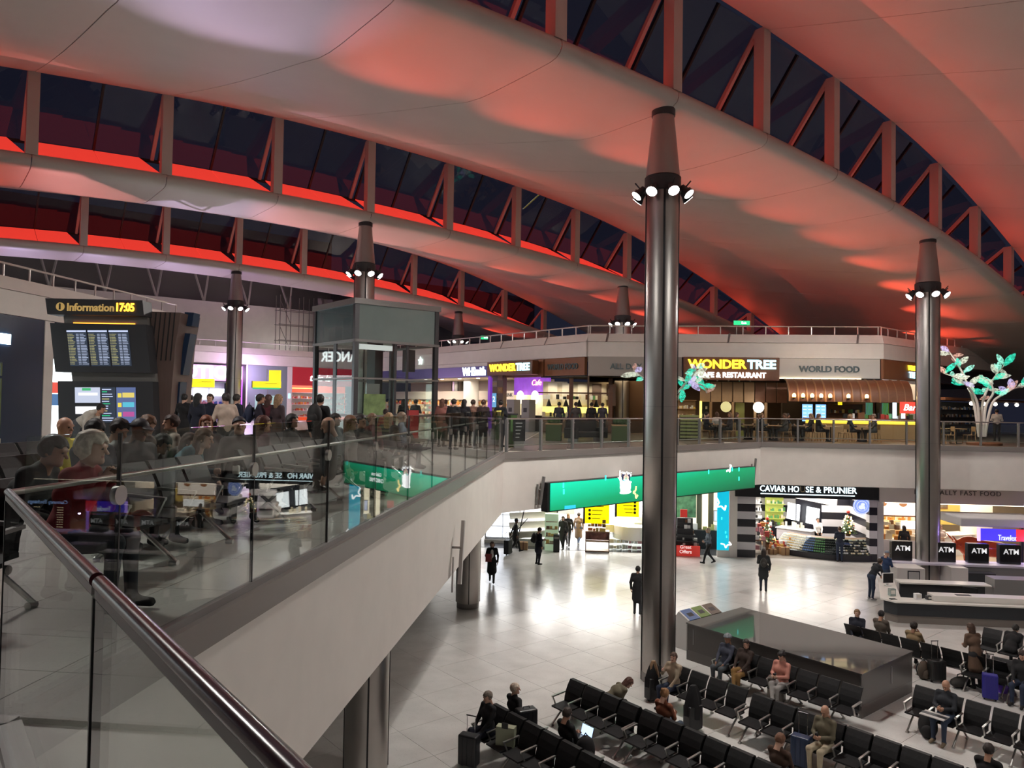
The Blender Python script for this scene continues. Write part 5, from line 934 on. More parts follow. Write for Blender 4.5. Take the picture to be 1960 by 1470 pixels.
r = thing('menu_board', OG, 0, 'glowing food menu board left of the right column', 'sign'); x0 = fg(1691, 970)[0]
for k in range(3): b6('menu_panel', x0 + .1 + 1.0 * k, x0 + 1.06 + 1.0 * k, 1.4, 1.5, 2.15, 3.08, glow('menu_cream', (1, .82, .68), 1.6), r); m = MB(); m.ell((x0 + .5 + 1.0 * k, 1.39, 2.75), (.2, .01, .15)); m.build('dish_picture', glow('dish_brown', (.55, .2, .06), 1), r)
b6('rail', x0, x0 + 3.1, 1.38, 1.52, 2.08, 2.15, WOODR, r)
r = thing('food_counter', OG, 0, 'food counter crowded with bags and bread left of the right column', 'counter'); b6('base', x0, x0 + 2.4, .9, 1.5, 0, .95, WH, r); goods(r, x0, x0 + 2.3, .95, 1.3, (.95, 1.2, 1.45, 1.7), [2, 7, 9, 1, 3, 2], .3, .28); shelf(r, x0, x0 + 2.4, 2.3, .4, 4, .45, [2, 1, 3, 7], M('lit_shelf', (.7, .55, .35), .5, emit=(.9, .65, .3), es=.5)); b6('lit_logo', x0 + 1.2, x0 + 2.4, .85, .9, 1.55, 1.95, glow('logo_white', (1, .95, .9), 2), r)
area('fast_food_area', (fg(1760, 1000)[0], GY + 2.2, 3.08), (0, 0, 0), 6, 3, 330, (1, .85, .68)); area('fast_food_area2', (fg(1900, 1000)[0], GY + 2.6, 3.08), (0, 0, 0), 6, 4, 330, (1, .85, .65))
r = thing('serving_counter', (fg(1800, 1010)[0] + .3, GY + 1.6, 0), math.radians(25), 'white sloping serving counter right of the right column', 'counter'); b6('body', -.3, 2.8, 0, .8, 0, 1.05, WH, r); b6('top', -.4, 2.9, -.1, .9, 1.05, 1.1, M('counter_cream', (.75, .7, .62), .3), r); goods(r, 0, 1.4, .2, .5, (1.1,), [3, 3, 7], .2, .2)
r = thing('wall_pictures', (fg(1870, 960)[0], GY + 5.15, 0), 0, 'framed pictures on the yellow wall of the fast food shop', 'picture', 'shop wall pictures')
for k, (x, z, w_, h_) in enumerate(((-1.6, 2.2, .7, .9), (-.5, 2.6, 1.2, .8), (.7, 2.4, .5, .6))): f_ = b6('frame', x - w_ / 2, x + w_ / 2, -.05, 0, z - h_ / 2, z + h_ / 2, GOODS[9], r); b6('print', x - w_ / 2 + .06, x + w_ / 2 - .06, -.06, -.05, z - h_ / 2 + .06, z + h_ / 2 - .06, M('print_dark', (.15, .12, .08), .5, noise=.6, nscale=3), r)
b6('red_print', fg(1800, 980)[0] - fg(1870, 960)[0], fg(1815, 980)[0] - fg(1870, 960)[0], -2.05, -2.0, 2.35, 2.75, M('red_print', (.3, .06, .05), .5), r)
# ================================================================== CURRENCY KIOSK, CASH MACHINES, INFORMATION DESK
r = thing('currency_kiosk', (fg(1895, 1000)[0] - .55, 35.2, 0), 0, 'currency exchange kiosk with blue and red lit sign under a white canopy', 'kiosk'); KX = lambda px: onpl(px, 1020, (0, 35.2, 0), (0, 1, 0))[0] - r.location.x
b6('canopy', KX(1826), KX(1990), -.6, 1.4, 2.55, 2.95, M('canopy_white', (.65, .62, .62), .4), r, .06); b6('blue_panel', KX(1862), KX(1929), -.64, -.6, 1.98, 2.5, glow('travel_blue', (.05, .03, .62), 1.3), r); b6('red_panel', KX(1929), KX(1957), -.64, -.6, 1.98, 2.5, glow('travel_red', (.75, .02, .03), 1.2), r)
fit('lettering', 'Travelex', .34, glow('travel_white', (.7, .75, 1), 1.2), r, KX(1895), KX(1929), -.66, 2.12); b6('glow_edge', KX(1858), KX(1862), -.66, -.55, 1.95, 2.52, glow('violet_edge', (.5, .3, 1), 2), r); b6('post', KX(1952), KX(1956), -.6, -.5, 0, 2.5, glow('violet_post', (.35, .2, .9), 1.2), r); b6('back_post', KX(1985), KX(1990), 1.2, 1.35, 0, 2.55, DARKG, r)
bx0 = 20.1 - r.location.x; b6('rate_board', bx0, bx0 + 2.3, -.55, -.45, .9, 2.5, BLACK, r); text('board_lettering', 'Currency Exchange', .27, glow('cx_blue', (.35, .55, 1), 2.5), r, face((bx0 + 1.15, -.57, 2.36), (0, -1)), .003)
m = MB()
for j in range(9):
    for k in range(6 if j % 3 == 0 else 3): m.box((bx0 + .35 + .12 * k + (.9 if k > 2 else 0), -.56, 2.1 - .12 * j), (.07, .01, .04))
m.build('rate_digits', glow('rate_amber', (1, .8, .5), 2), r)
point('kiosk_glow', (r.location.x, 34.3, 1.9), 25, (.45, .3, 1), .03)
r = thing('cash_counter', (13.2, 33.0, 0), 0, 'long white counter with violet light behind the information desk', 'counter'); b6('worktop', -.6, 9, 0, .9, 1.12, 1.2, M('lilac_white', (.7, .66, .78), .35), r); b6('front', 2.4, 9, .05, .85, 0, 1.12, M('front_grey', (.22, .21, .22), .4), r); b6('dark_bay', 5.2, 8.2, .03, .05, 0, 1.05, BLACK, r); b6('end_block', -.55, .55, -.9, .5, 0, 1.15, M('block_white', (.68, .64, .62), .4), r, .02); b6('notice', -.1, .3, -.93, -.9, .55, 1.0, M('notice_paper', (.45, .44, .44), .5), r); b6('notice_frame', -.14, .34, -.915, -.9, .5, 1.05, DARKG, r); b6('step_block', 1.75, 2.4, -.5, .5, 0, 1.15, M('block_white', (.68, .64, .62), .4), r); b6('dark_panel', 2.4, 3.5, -.45, .0, .2, .95, DARKG, r)
area('violet_light', (17.5, 33.9, 2.3), (0, 0, 0), 6, .5, 22, (.5, .35, 1))
for k, px in enumerate((1726, 1809, 1872, 1933)):
    p = onpl(px, 1070, (0, 33.45, 0), (0, 1, 0)); a_ = thing('cash_machine', (p[0], 33.45, 1.2), 0, ['first', 'second', 'third', 'fourth'][k] + ' black cash machine from the left behind the information desk', 'cash machine', 'cash machines')
    b6('hood', -.42, .42, -.06, .25, 0, .82, M('atm_black', (.012, .012, .013), .25), a_, .03); text('lettering', 'ATM', .3, M('atm_white', (.75, .75, .75), .4, emit=(.8, .8, .8), es=.5), a_, face((.02, -.075, .52), (0, -1)), .004, off=.006)
# information desk
r = thing('information_desk', (10.6, 28.2, 0), 0, 'long dark information desk with a white worktop at right', 'desk'); pts = [(1.2, 3.7), (0, .15), (.35, -.3), (9, -.3), (9, .6), (2.0, .6), (1.5, .3), (.8, .4), (1.75, 3.5)]; DW = M('desk_white', (.78, .75, .70), .3)
MB().prism(pts, .74, .80).build('worktop', DW, r, .012); pin = [(1.3, 3.5), (.14, .2), (.45, -.17), (9, -.17), (9, .4), (1.9, .4), (.75, .3), (1.55, 3.4)]; MB().prism(pin, .28, .74).build('front', M('desk_charcoal', (.02, .024, .03), .4), r); MB().prism([(x + .04, y + .04) for x, y in pin], 0, .28).build('kickboard', M('desk_taupe', (.20, .17, .15), .4), r)
b6('raised_ledge', 1.75, 9, -.05, .5, .80, 1.0, DW, r, .01); b6('rear_screen', 1.5, 4.6, 2.2, 2.3, 0, .95, DARKG, r); b6('rear_top', 1.4, 4.7, 1.9, 2.5, .95, 1.0, DW, r); b6('rear_cabinet', 4.8, 6.3, 1.9, 2.6, 0, 1.25, M('cabinet_grey', (.25, .24, .24), .4), r); b6('rear_cabinet', 6.35, 9, 1.8, 2.6, 0, 1.2, BLACK, r)
for x in (2.6, 5.2): b6('card_slot', x, x + .5, .1, .3, 1.001, 1.012, BLACK, r)
mo = thing('desk_monitor', (11.62, 30.3, .80), .3, 'small black monitor on the information desk', 'monitor'); b6('screen', -.22, .22, 0, .04, .12, .48, BLACK, mo, .01); b6('bezel', -.24, .24, .01, .05, .10, .50, WH, mo, .01); b6('stand', -.03, .03, .03, .09, 0, .2, WH, mo); b6('foot', -.1, .1, -.05, .12, 0, .02, WH, mo)
for k, (x, y, lb, mt, h_) in enumerate(((11.15, 28.75, 'clear leaflet holder', GLASSF, .26), (11.9, 28.4, 'small white card holder', WH, .2), (12.3, 28.4, 'small dark pot', DARKG, .14), (10.98, 28.2, 'flat black mat', BLACK, .02))):
    o = thing('desk_item', (x, y, .80), .2, lb + ' on the information desk', 'desk item', 'things on the information desk'); b6('body', -.11, .11, -.08, .08, 0, h_, mt, o, .005); b6('insert', -.08, .08, -.082, -.078, h_ * .3, h_ * .8, M('paper', (.7, .68, .62), .6), o)
oc = thing('office_chair', (14.3, 29.6, 0), 2.6, 'black swivel chair behind the information desk', 'chair'); b6('seat', -.25, .25, -.25, .25, .42, .5, BLACKP, oc, .03); b6('backrest', -.24, .24, .2, .27, .55, 1.08, BLACKP, oc, .03); MB().tube([(0, 0, .08), (0, 0, .42)], .03, 8).build('gas_lift', CHROME, oc); m = MB()
for k in range(5): a = k * 2 * PI / 5; m.bar((0, 0, .09), (.28 * math.cos(a), .28 * math.sin(a), .05), .05, .03)
m.build('star_base', BLACK, oc)
# ================================================================== WAITING AREA FURNITURE
SEATM = MB()
SEATM.slab([(-.25, 0), (.25, 0), (.25, .035), (-.25, .035)], .47, Matrix.Translation((0, -.52, .41)) @ Matrix.Rotation(math.radians(3), 4, 'X')); SEATM = SEATM.mesh('seat', BLACKP)
_b = MB()
for k in range(4):
    z0, z1 = .44 + .125 * k, .44 + .125 * (k + 1); y0, y1 = -.06 + .012 * k * k, -.06 + .012 * (k + 1) ** 2
    _b.add([(-.25, y0 - .05, z0), (.25, y0 - .05, z0), (.25, y1 - .05, z1), (-.25, y1 - .05, z1), (-.25, y0, z0), (.25, y0, z0), (.25, y1, z1), (-.25, y1, z1)], [(0, 1, 2, 3), (7, 6, 5, 4), (1, 5, 6, 2), (0, 3, 7, 4), (3, 2, 6, 7), (0, 4, 5, 1)])
BACKM = _b.mesh('backrest', BLACKP)
ARMM = MB().bar((0, -.48, .63), (0, -.06, .66), .045, .03).bar((0, -.46, .62), (0, -.36, .40), .035, .025).mesh('armrest', M('arm_alloy', (.55, .54, .52), .3, .9))
LEGM = MB().tube([(0, -.20, .36), (0, -.60, .03)], .022, 8).tube([(0, -.15, .36), (0, .22, .03)], .022, 8).tube([(0, -.62, .02), (0, -.54, .02)], .03, 8).tube([(0, .16, .02), (0, .24, .02)], .03, 8).mesh('leg', M('leg_alloy', (.5, .49, .47), .3, .9))
PITCH_ = .56
def bench(x, y, n, label, rz=-PI / 4, z=0, group='rows of black waiting seats'):
    r = thing('waiting_bench', (x, y, z), rz, label, 'bench', group)
    for k in range(n):
        inst('seat', SEATM, r, ((k + .5) * PITCH_, 0, 0)); inst('backrest', BACKM, r, ((k + .5) * PITCH_, 0, 0)); inst('armrest', ARMM, r, (k * PITCH_, 0, 0))
    inst('armrest', ARMM, r, (n * PITCH_, 0, 0))
    for k in range(0, n + 1, 2 if n > 2 else 1): inst('leg', LEGM, r, (min(max(k * PITCH_, .12), n * PITCH_ - .12), 0, 0))
    MB().tube([(0, -.18, .37), (n * PITCH_, -.18, .37)], .035, 8).build('beam', STEELD, r)
    return r
F45 = -PI / 4; B45 = 3 * PI / 4
def seatpos(o, k, f=.0):                                          # world point where a person sits on seat k of a bench
    return tuple((Matrix.Translation(o.location) @ Matrix.Rotation(o.rotation_euler.z, 4, 'Z')) @ Vector(((k + .5) * PITCH_, -.24 - f, 0)))
def bback(o, n, label):                                            # a second bench back to back with o
    p = Matrix.Translation(o.location) @ Matrix.Rotation(o.rotation_euler.z, 4, 'Z') @ Vector((n * PITCH_, .26, 0)); return bench(p.x, p.y, n, label, o.rotation_euler.z + PI, o.location.z)
R1 = bench(-.45, 18.30, 4, 'black bench beside the woman bending over, left of the big column'); R1b = bback(R1, 4, 'black bench back to back with the one beside the bending woman')
R2 = bench(1.18, 16.68, 7, 'long black bench running off the bottom edge below the big column'); R2b = bback(R2, 7, 'black bench where the woman with a hair bun sits')
R3 = bench(2.20, 19.72, 4, 'black bench of the woman in the beige jumper by the big column')
R4 = bench(3.82, 17.98, 10, 'long black bench of the bald man in an olive shirt')
RK = bench(3.80, 21.44, 7, 'black bench along the front of the dark grey kiosk')
R5 = bench(7.90, 19.12, 6, 'black bench of the bald man reading a paper')
R6 = bench(8.05, 24.40, 8, 'black bench seen from behind past the dark grey kiosk', B45); R6.location = (8.05 + 8 * PITCH_ * .7071, 24.40 - 8 * PITCH_ * .7071, 0)
R6c = bench(10.55, 22.05, 5, 'black bench of the woman in a black hoodie at right')
R7 = bench(12.15, 24.50, 6, 'black bench below the information desk at the right edge')
RB = bench(-2.12, 16.52, 8, 'black bench of the man with crossed legs at the bottom'); RBb = bback(RB, 8, 'black bench of the man with the laptop at the bottom')
R4b = bback(R4, 10, 'black bench back to back with that of the bald man in olive')
# upper gallery benches beside the glass
U1 = bench(-4.55, 4.6, 7, 'black gallery bench just behind the glass balustrade on the left', PI / 2, Z2); U2 = bench(-4.55, 9.4, 8, 'second black gallery bench along the glass balustrade', PI / 2, Z2)
U3 = bench(-6.3, 7.4, 8, 'black gallery bench one row back from the glass', PI / 2, Z2); U4 = bench(-8.1, 8.2, 8, 'black gallery bench in front of the information tower', PI / 2, Z2); U5 = bench(-4.6, 14.6, 8, 'third black gallery bench along the glass balustrade', PI / 2, Z2); U6 = bench(-6.4, 13.2, 8, 'black gallery bench in front of the lift', PI / 2, Z2)
# ---- dark grey kiosk with a polished top
KA = Vector((3.02, 23.02, 0)); kr = thing('grey_kiosk', KA, F45, 'large dark grey box kiosk with a polished top in the waiting area', 'kiosk'); KL, KW_, KH = 5.30, 2.85, 1.1
KB = M('kiosk_body', (.075, .068, .064), .22); b6('body', 0, KL, 0, KW_, .3, KH - .03, KB, kr); b6('plinth', .0, KL, .0, KW_, 0, .3, M('kiosk_plinth', (.10, .09, .085), .2), kr); b6('top', -.02, KL + .02, -.02, KW_ + .02, KH - .03, KH, M('kiosk_top', (.085, .08, .078), .04, spec=.9), kr)
for x in (.02, KL - .02): b6('corner_trim', x - .02, x + .02, -.012, .0, .3, KH - .03, STEELD, kr)
for x, y in ((.25, 0), (KL, 1.6)): b6('air_slot', x - .015, x + .015 if y == 0 else x + .01, y - .012, y + (.0 if y == 0 else .04), .5, .95, M('slot_grey', (.2, .19, .19), .3), kr)
# ---- recycling bins
rb = thing('recycling_bins', (4.05, 25.35, 0), math.radians(225), 'white recycling bin unit with brown, green and blue lids behind the kiosk', 'bin'); 
m = MB(); m.slab([(0, 0), (.5, 0), (.5, .95), (.12, 1.15), (0, 1.0)], 1.75, Matrix.Rotation(PI / 2, 4, 'Z') @ Matrix.Translation((0, -1.75, 0))); m.build('body', M('bin_white', (.55, .53, .52), .4), rb)
for k, c in enumerate(((.10, .07, .05), (.14, .22, .05), (.08, .14, .30))):
    x0 = .06 + .56 * k; MB().add([(x0, .10, 1.16), (x0 + .5, .10, 1.16), (x0 + .5, .52, .955), (x0, .52, .955), (x0, .10, 1.14), (x0 + .5, .10, 1.14), (x0 + .5, .52, .935), (x0, .52, .935)], [(0, 1, 2, 3), (7, 6, 5, 4), (0, 4, 5, 1), (1, 5, 6, 2), (2, 6, 7, 3), (3, 7, 4, 0)]).build('lid', M('lid_%d' % k, c, .4), rb); MB().add([(x0 + .12, .26, 1.087), (x0 + .38, .26, 1.087), (x0 + .38, .40, 1.02), (x0 + .12, .40, 1.02)], [(0, 1, 2, 3)]).build('slot', BLACK, rb)
b6('skirting', -.01, .02 + 1.7, -.01, .51, 0, .06, BLACK, rb)
# ================================================================== LUGGAGE AND LOOSE THINGS
def suitcase(x, y, rz, col, label, h=.62, w=.40, d=.24, z=0, handle=.35, nm='suitcase'):
    r = thing(nm, (x, y, z), rz, label, 'suitcase', 'suitcases'); mt = M('case_%d_%d_%d' % tuple(int(c * 999) for c in col), col, .4)
    b6('shell', -w / 2, w / 2, -d / 2, d / 2, .06, .06 + h, mt, r, .03)
    for k in (-1, 0, 1): b6('rib', k * w * .26 - .012, k * w * .26 + .012, -d / 2 - .008, -d / 2, .1, .02 + h, mt, r)
    for sx in (-1, 1):
        MB().tube([(sx * w * .36 - .02, 0, .03), (sx * w * .36 + .02, 0, .03)], .03, 8).build('wheel', BLACK, r)
        if handle: MB().tube([(sx * w * .22, d * .35, .06 + h), (sx * w * .22, d * .35, .06 + h + handle)], .009, 6).build('handle_rod', CHROME, r)
    if handle: MB().tube([(-w * .26, d * .35, .06 + h + handle), (w * .26, d * .35, .06 + h + handle)], .014, 6).build('grip', BLACK, r)
    else: MB().tube([(-.08, 0, .06 + h), (-.07, 0, .1 + h), (.07, 0, .1 + h), (.08, 0, .06 + h)], .012, 6).build('grip', BLACK, r)
    return r
def backpack(x, y, z, rz, col, label, s=1., cat='backpack'):
    r = thing('backpack', (x, y, z), rz, label, cat, 'bags'); mt = M('bag_%d_%d_%d' % tuple(int(c * 999) for c in col), col, .7); m = MB(); m.ell((0, 0, .24 * s), (.18 * s, .12 * s, .26 * s), 14, 10); m.build('body', mt, r); m = MB(); m.ell((0, -.11 * s, .16 * s), (.13 * s, .06 * s, .13 * s)); m.build('pocket', mt, r); MB().tube([(-.08 * s, .1 * s, .42 * s), (-.1 * s, .16 * s, .25 * s), (-.09 * s, .1 * s, .08 * s)], .018 * s, 6).build('strap', BLACK, r); MB().tube([(.08 * s, .1 * s, .42 * s), (.1 * s, .16 * s, .25 * s), (.09 * s, .1 * s, .08 * s)], .018 * s, 6).build('strap', BLACK, r); MB().tube([(-.04 * s, 0, .48 * s), (0, 0, .54 * s), (.04 * s, 0, .48 * s)], .012 * s, 6).build('loop', BLACK, r); return r
g = lambda px, py, z=0: tuple(onz(px, py, z))
a = g(897, 1468); suitcase(a[0], a[1], -.3, (.012, .013, .016), 'black suitcase with raised handle beside the man with crossed legs', .62, .42)
q = seatpos(RBb, 6); suitcase(q[0] - .1, q[1], .5, (.014, .014, .016), 'black suitcase standing on a seat beside the white haired man', .5, .45, .26, .44, 0)
a = g(1486, 1345); suitcase(a[0], a[1], -.5, (.13, .105, .09), 'taupe hard suitcase in front of the woman in pink', .6, .42, .25, 0, .04)
a = g(1534, 1470); suitcase(a[0], a[1], -.6, (.012, .03, .085), 'dark blue suitcase beside the bald man in an olive shirt', .62, .40, .25, 0, .45)
a = g(1793, 1305); suitcase(a[0], a[1], .2, (.015, .015, .015), 'black suitcase with tall handle near the kiosk corner', .55, .42, .26, 0, .5)
a = g(1895, 1340); suitcase(a[0], a[1], -.4, (.02, .015, .22), 'blue violet suitcase at the right among seated people', .62, .36, .25, 0, .5)
a = g(1768, 1300); backpack(a[0], a[1], 0, .4, (.07, .05, .035), 'brown rucksack leaning on the black suitcase', 1.05)
a = g(1776, 1412); backpack(a[0], a[1], 0, -.4, (.012, .012, .013), 'black backpack on the floor by the bald reader', 1.15)
a = g(1838, 1315); r = thing('holdall', a, .5, 'dark holdall lying on the floor near the seated women', 'bag', 'bags'); m = MB(); m.ell((0, 0, .14), (.36, .18, .14), 14, 8); m.build('body', M('holdall_dark', (.02, .018, .016), .7), r); MB().tube([(-.15, 0, .24), (-.1, 0, .36), (.1, 0, .36), (.15, 0, .24)], .015, 6).build('handles', BLACK, r)
a = g(1925, 1325); r = thing('shopping_bag', a, .3, 'glowing violet plastic bag on the floor at right', 'bag', 'bags'); MB().add([(-.2, -.1, 0), (.2, -.1, 0), (.2, .1, 0), (-.2, .1, 0), (-.16, -.03, .36), (.16, -.03, .36), (.16, .03, .36), (-.16, .03, .36)], [(0, 3, 2, 1), (0, 1, 5, 4), (1, 2, 6, 5), (2, 3, 7, 6), (3, 0, 4, 7), (4, 5, 6, 7)]).build('body', M('bag_violet', (.16, .05, .75), .4), r); MB().tube([(-.08, 0, .36), (-.05, 0, .46), (.05, 0, .46), (.08, 0, .36)], .008, 6).build('handle', M('bag_violet', (.16, .05, .75), .4), r)
q = seatpos(RB, 1); r = thing('paper_bag', (q[0] + .05, q[1] - .05, .44), -.2, 'pale green paper bag on the seat beside the man with crossed legs', 'bag', 'bags'); b6('body', -.2, .2, -.09, .09, 0, .4, M('bag_sage', (.33, .35, .24), .6), r); b6('rope_handle', -.07, .07, -.1, -.09, .38, .5, BLACK, r)
q = seatpos(RBb, 3); backpack(q[0], q[1], .44, .4, (.012, .012, .014), 'black backpack on the seat beside the laptop user', 1.15)
def draped(px, py, h_, col, label, top=None, tcol=None):            # coat hung over the raised handle of a suitcase
    a = g(px, py); r = thing('coat_on_suitcase', a, .6, label, 'coat', 'coats over suitcases'); b6('suitcase_body', -.2, .2, -.13, .13, .05, .6, BLACK, r, .03)
    for sx in (-1, 1): MB().tube([(sx * .15 - .02, 0, .03), (sx * .15 + .02, 0, .03)], .03, 8).build('wheel', BLACK, r)
    def sheet(nm_, w0, z0, z1, th, mat, seed):
        rr = random.Random(seed); m = MB(); m.sm = True; N = 18; ph = [rr.uniform(0, 6) for _ in range(3)]
        for j in range(8):
            f_ = j / 7; z = z0 + (z1 - z0) * f_
            for k in range(N): a_ = 2 * PI * k / N; w_ = w0 * (1 - .55 * f_ ** 3 - .12 * f_) * (1 + .13 * math.sin(4 * a_ + ph[0] + 2 * f_) + .07 * math.sin(7 * a_ + ph[1])); m.v.append((w_ * math.cos(a_), w_ * th * math.sin(a_), z - .05 * (1 - f_) * math.sin(2 * a_ + ph[2])))
        for j in range(7):
            for k in range(N): A = j * N + k; Bq = j * N + (k + 1) % N; m.f.append((A, Bq, Bq + N, A + N))
        m.f.append(tuple(range(7 * N, 8 * N))); m.build(nm_, mat, r)
    sheet('coat', .24, .34, h_, .62, M('coat_%d' % int(px), col, .85, bump=.5, nscale=6), 1)
    if top: sheet('scarf', .17, h_ - .45, h_ + .06, .75, M('scarf_%d' % int(px), tcol, .85, bump=.5, nscale=8, noise=.2), 2)
draped(1326, 1398, 1.05, (.010, .010, .012), 'black coat draped over an upright suitcase behind the bench')
draped(1250, 1340, .95, (.012, .012, .014), 'black coat and tan scarf draped over a suitcase by the nearest column', True, (.26, .16, .09))
for k, (px, py, c) in enumerate(((1160, 1432, 'crumpled white paper cup on the floor near the laptop user'), (1203, 1452, 'scrap of white tissue on the floor at the bottom'), (1193, 1412, 'torn white paper under the bench ends'), (1518, 1358, 'white snack wrapper on the floor before the kiosk'))):
    a = g(px, py); r = thing('litter', a, k * .7, c, 'litter', 'litter on the floor'); m = MB(); m.ell((0, 0, .03), (.09, .06, .03), 7, 4); m.ell((.07, .03, .025), (.06, .05, .025), 6, 4); m.build('crumpled_sheet', M('litter_white', (.65, .65, .62), .7), r); b6('flap', -.11, -.02, -.04, .03, .0, .012, M('litter_white', (.65, .65, .62), .7), r)
# ================================================================== RESTAURANT TERRACE FURNITURE (upper floor behind the far railing)
def wchair(x, y, rz, label, mat=WOODL):
    r = thing('terrace_chair', (x, y, Z2), rz, label, 'chair', 'terrace chairs'); b6('seat', -.21, .21, -.21, .21, .43, .46, mat, r, .01); b6('backrest', -.2, .2, .18, .21, .62, .86, mat, r, .01)
    for sx in (-1, 1):
        for sy in (-1, 1): MB().bar((sx * .18, sy * .18, .43), (sx * .22, sy * .22, 0), .03, .03).build('leg', mat, r)
        MB().bar((sx * .18, .19, .45), (sx * .18, .20, .64), .03, .03).build('back_post', mat, r)
    return r
def wtable(x, y, label):
    r = thing('terrace_table', (x, y, Z2), 0, label, 'table', 'terrace tables'); b6('top', -.36, .36, -.36, .36, .72, .76, WOODL, r, .01); MB().tube([(0, 0, .03), (0, 0, .72)], .035, 8).build('pedestal', BLACK, r); MB().lathe([(.26, 0), (.26, .03)], n=16).build('foot', BLACK, r); return r
TT = []
for k, px in enumerate((1375, 1432, 1480, 1530, 1590, 1650, 1790, 1830)):
    p = onpl(px, 800, (0, 38.3 + .5 * (k % 2), 0), (0, 1, 0)); TT.append((p[0], 38.3 + .5 * (k % 2)))
    wtable(TT[-1][0], TT[-1][1], 'square oak terrace table, number %s from the left behind the railing' % ['one', 'two', 'three', 'four', 'five', 'six', 'seven', 'eight'][k])
    for j, dx in enumerate((-.62, .62)): wchair(TT[-1][0] + dx, TT[-1][1], PI / 2 if dx < 0 else -PI / 2, '%s oak chair at terrace table %s from the left' % (['left', 'right'][j], ['one', 'two', 'three', 'four', 'five', 'six', 'seven', 'eight'][k]))
pr = onpl(1318, 820, (0, 37.4, 0), (0, 1, 0)); r = thing('slatted_planter', (pr[0], 37.4, Z2), 0, 'tall planter of pale green wooden slats behind the railing', 'planter')
for k in range(7): b6('slat', -.45, .45, -.3, -.26, .1 + .17 * k, .2 + .17 * k, M('slat_green', (.32, .36, .14), .6), r)
b6('box', -.42, .42, -.26, .26, 0, 1.2, M('planter_dark', (.06, .05, .03), .7), r)
for px, w_, c, lb in ((1060, .35, (.045, .075, .02), 'green planter box beside the black sofa'), (1188, .4, (.04, .07, .018), 'green planter box left of the nearest column')):
    p = onpl(px, 830, (0, 33.5, 0), (0, 1, 0)); r = thing('planter_box', (p[0], 33.5, Z2), 0, lb, 'planter', 'green planters'); b6('box', -w_, w_, -w_, w_, 0, .75, M('planter_green', c, .6), r, .02); b6('rim', -w_ - .02, w_ + .02, -w_ - .02, w_ + .02, .72, .78, WOODL, r); m = MB()
    for k in range(8): m.ell((random.uniform(-w_, w_) * .7, random.uniform(-w_, w_) * .7, .9), (.14, .14, .16), 7, 5)
    m.build('foliage', M('foliage_dark', (.03, .07, .02), .7), r)
p = onpl(1122, 825, (0, 33.2, 0), (0, 1, 0)); r = thing('black_sofa', (p[0], 33.2, Z2), .78, 'black upholstered sofa behind the railing left of the nearest column', 'sofa'); b6('seat', -.9, .9, -.4, .3, .2, .45, BLACKP, r, .05); b6('backrest', -.9, .9, .22, .42, .3, .95, BLACKP, r, .05)
for sx in (-1, 1): b6('armrest', sx * .9 - .08, sx * .9 + .08, -.4, .4, .15, .62, BLACKP, r, .04)
for sx in (-1, 1): b6('foot', sx * .8 - .03, sx * .8 + .03, -.3, .3, 0, .16, STEELD, r)
p = onpl(994, 830, (0, 27.2, 0), (0, 1, 0)); r = thing('menu_stand', (p[0], 27.2, Z2), .6, 'black menu board stand behind the corner of the gallery railing', 'sign'); b6('board', -.25, .25, 0, .04, .25, 1.05, BLACK, r); b6('leg', -.2, .2, .0, .05, 0, .25, GREYM, r)
for k in range(5): b6('chalk_mark', -.16 + .02 * (k % 2), .12 - .03 * k, -.006, 0, .9 - .13 * k, .93 - .13 * k, M('chalk', (.5, .5, .48), .8), r)
p = onpl(985, 830, (0, 27.8, 0), (0, 1, 0)); r = thing('green_bin', (p[0] - .1, 27.8, Z2), .6, 'green post bin behind the corner of the gallery railing', 'bin'); b6('body', -.14, .14, -.14, .14, 0, 1.2, M('bin_green', (.08, .16, .05), .5), r, .02); b6('lid', -.16, .16, -.16, .16, 1.2, 1.26, DARKG, r)
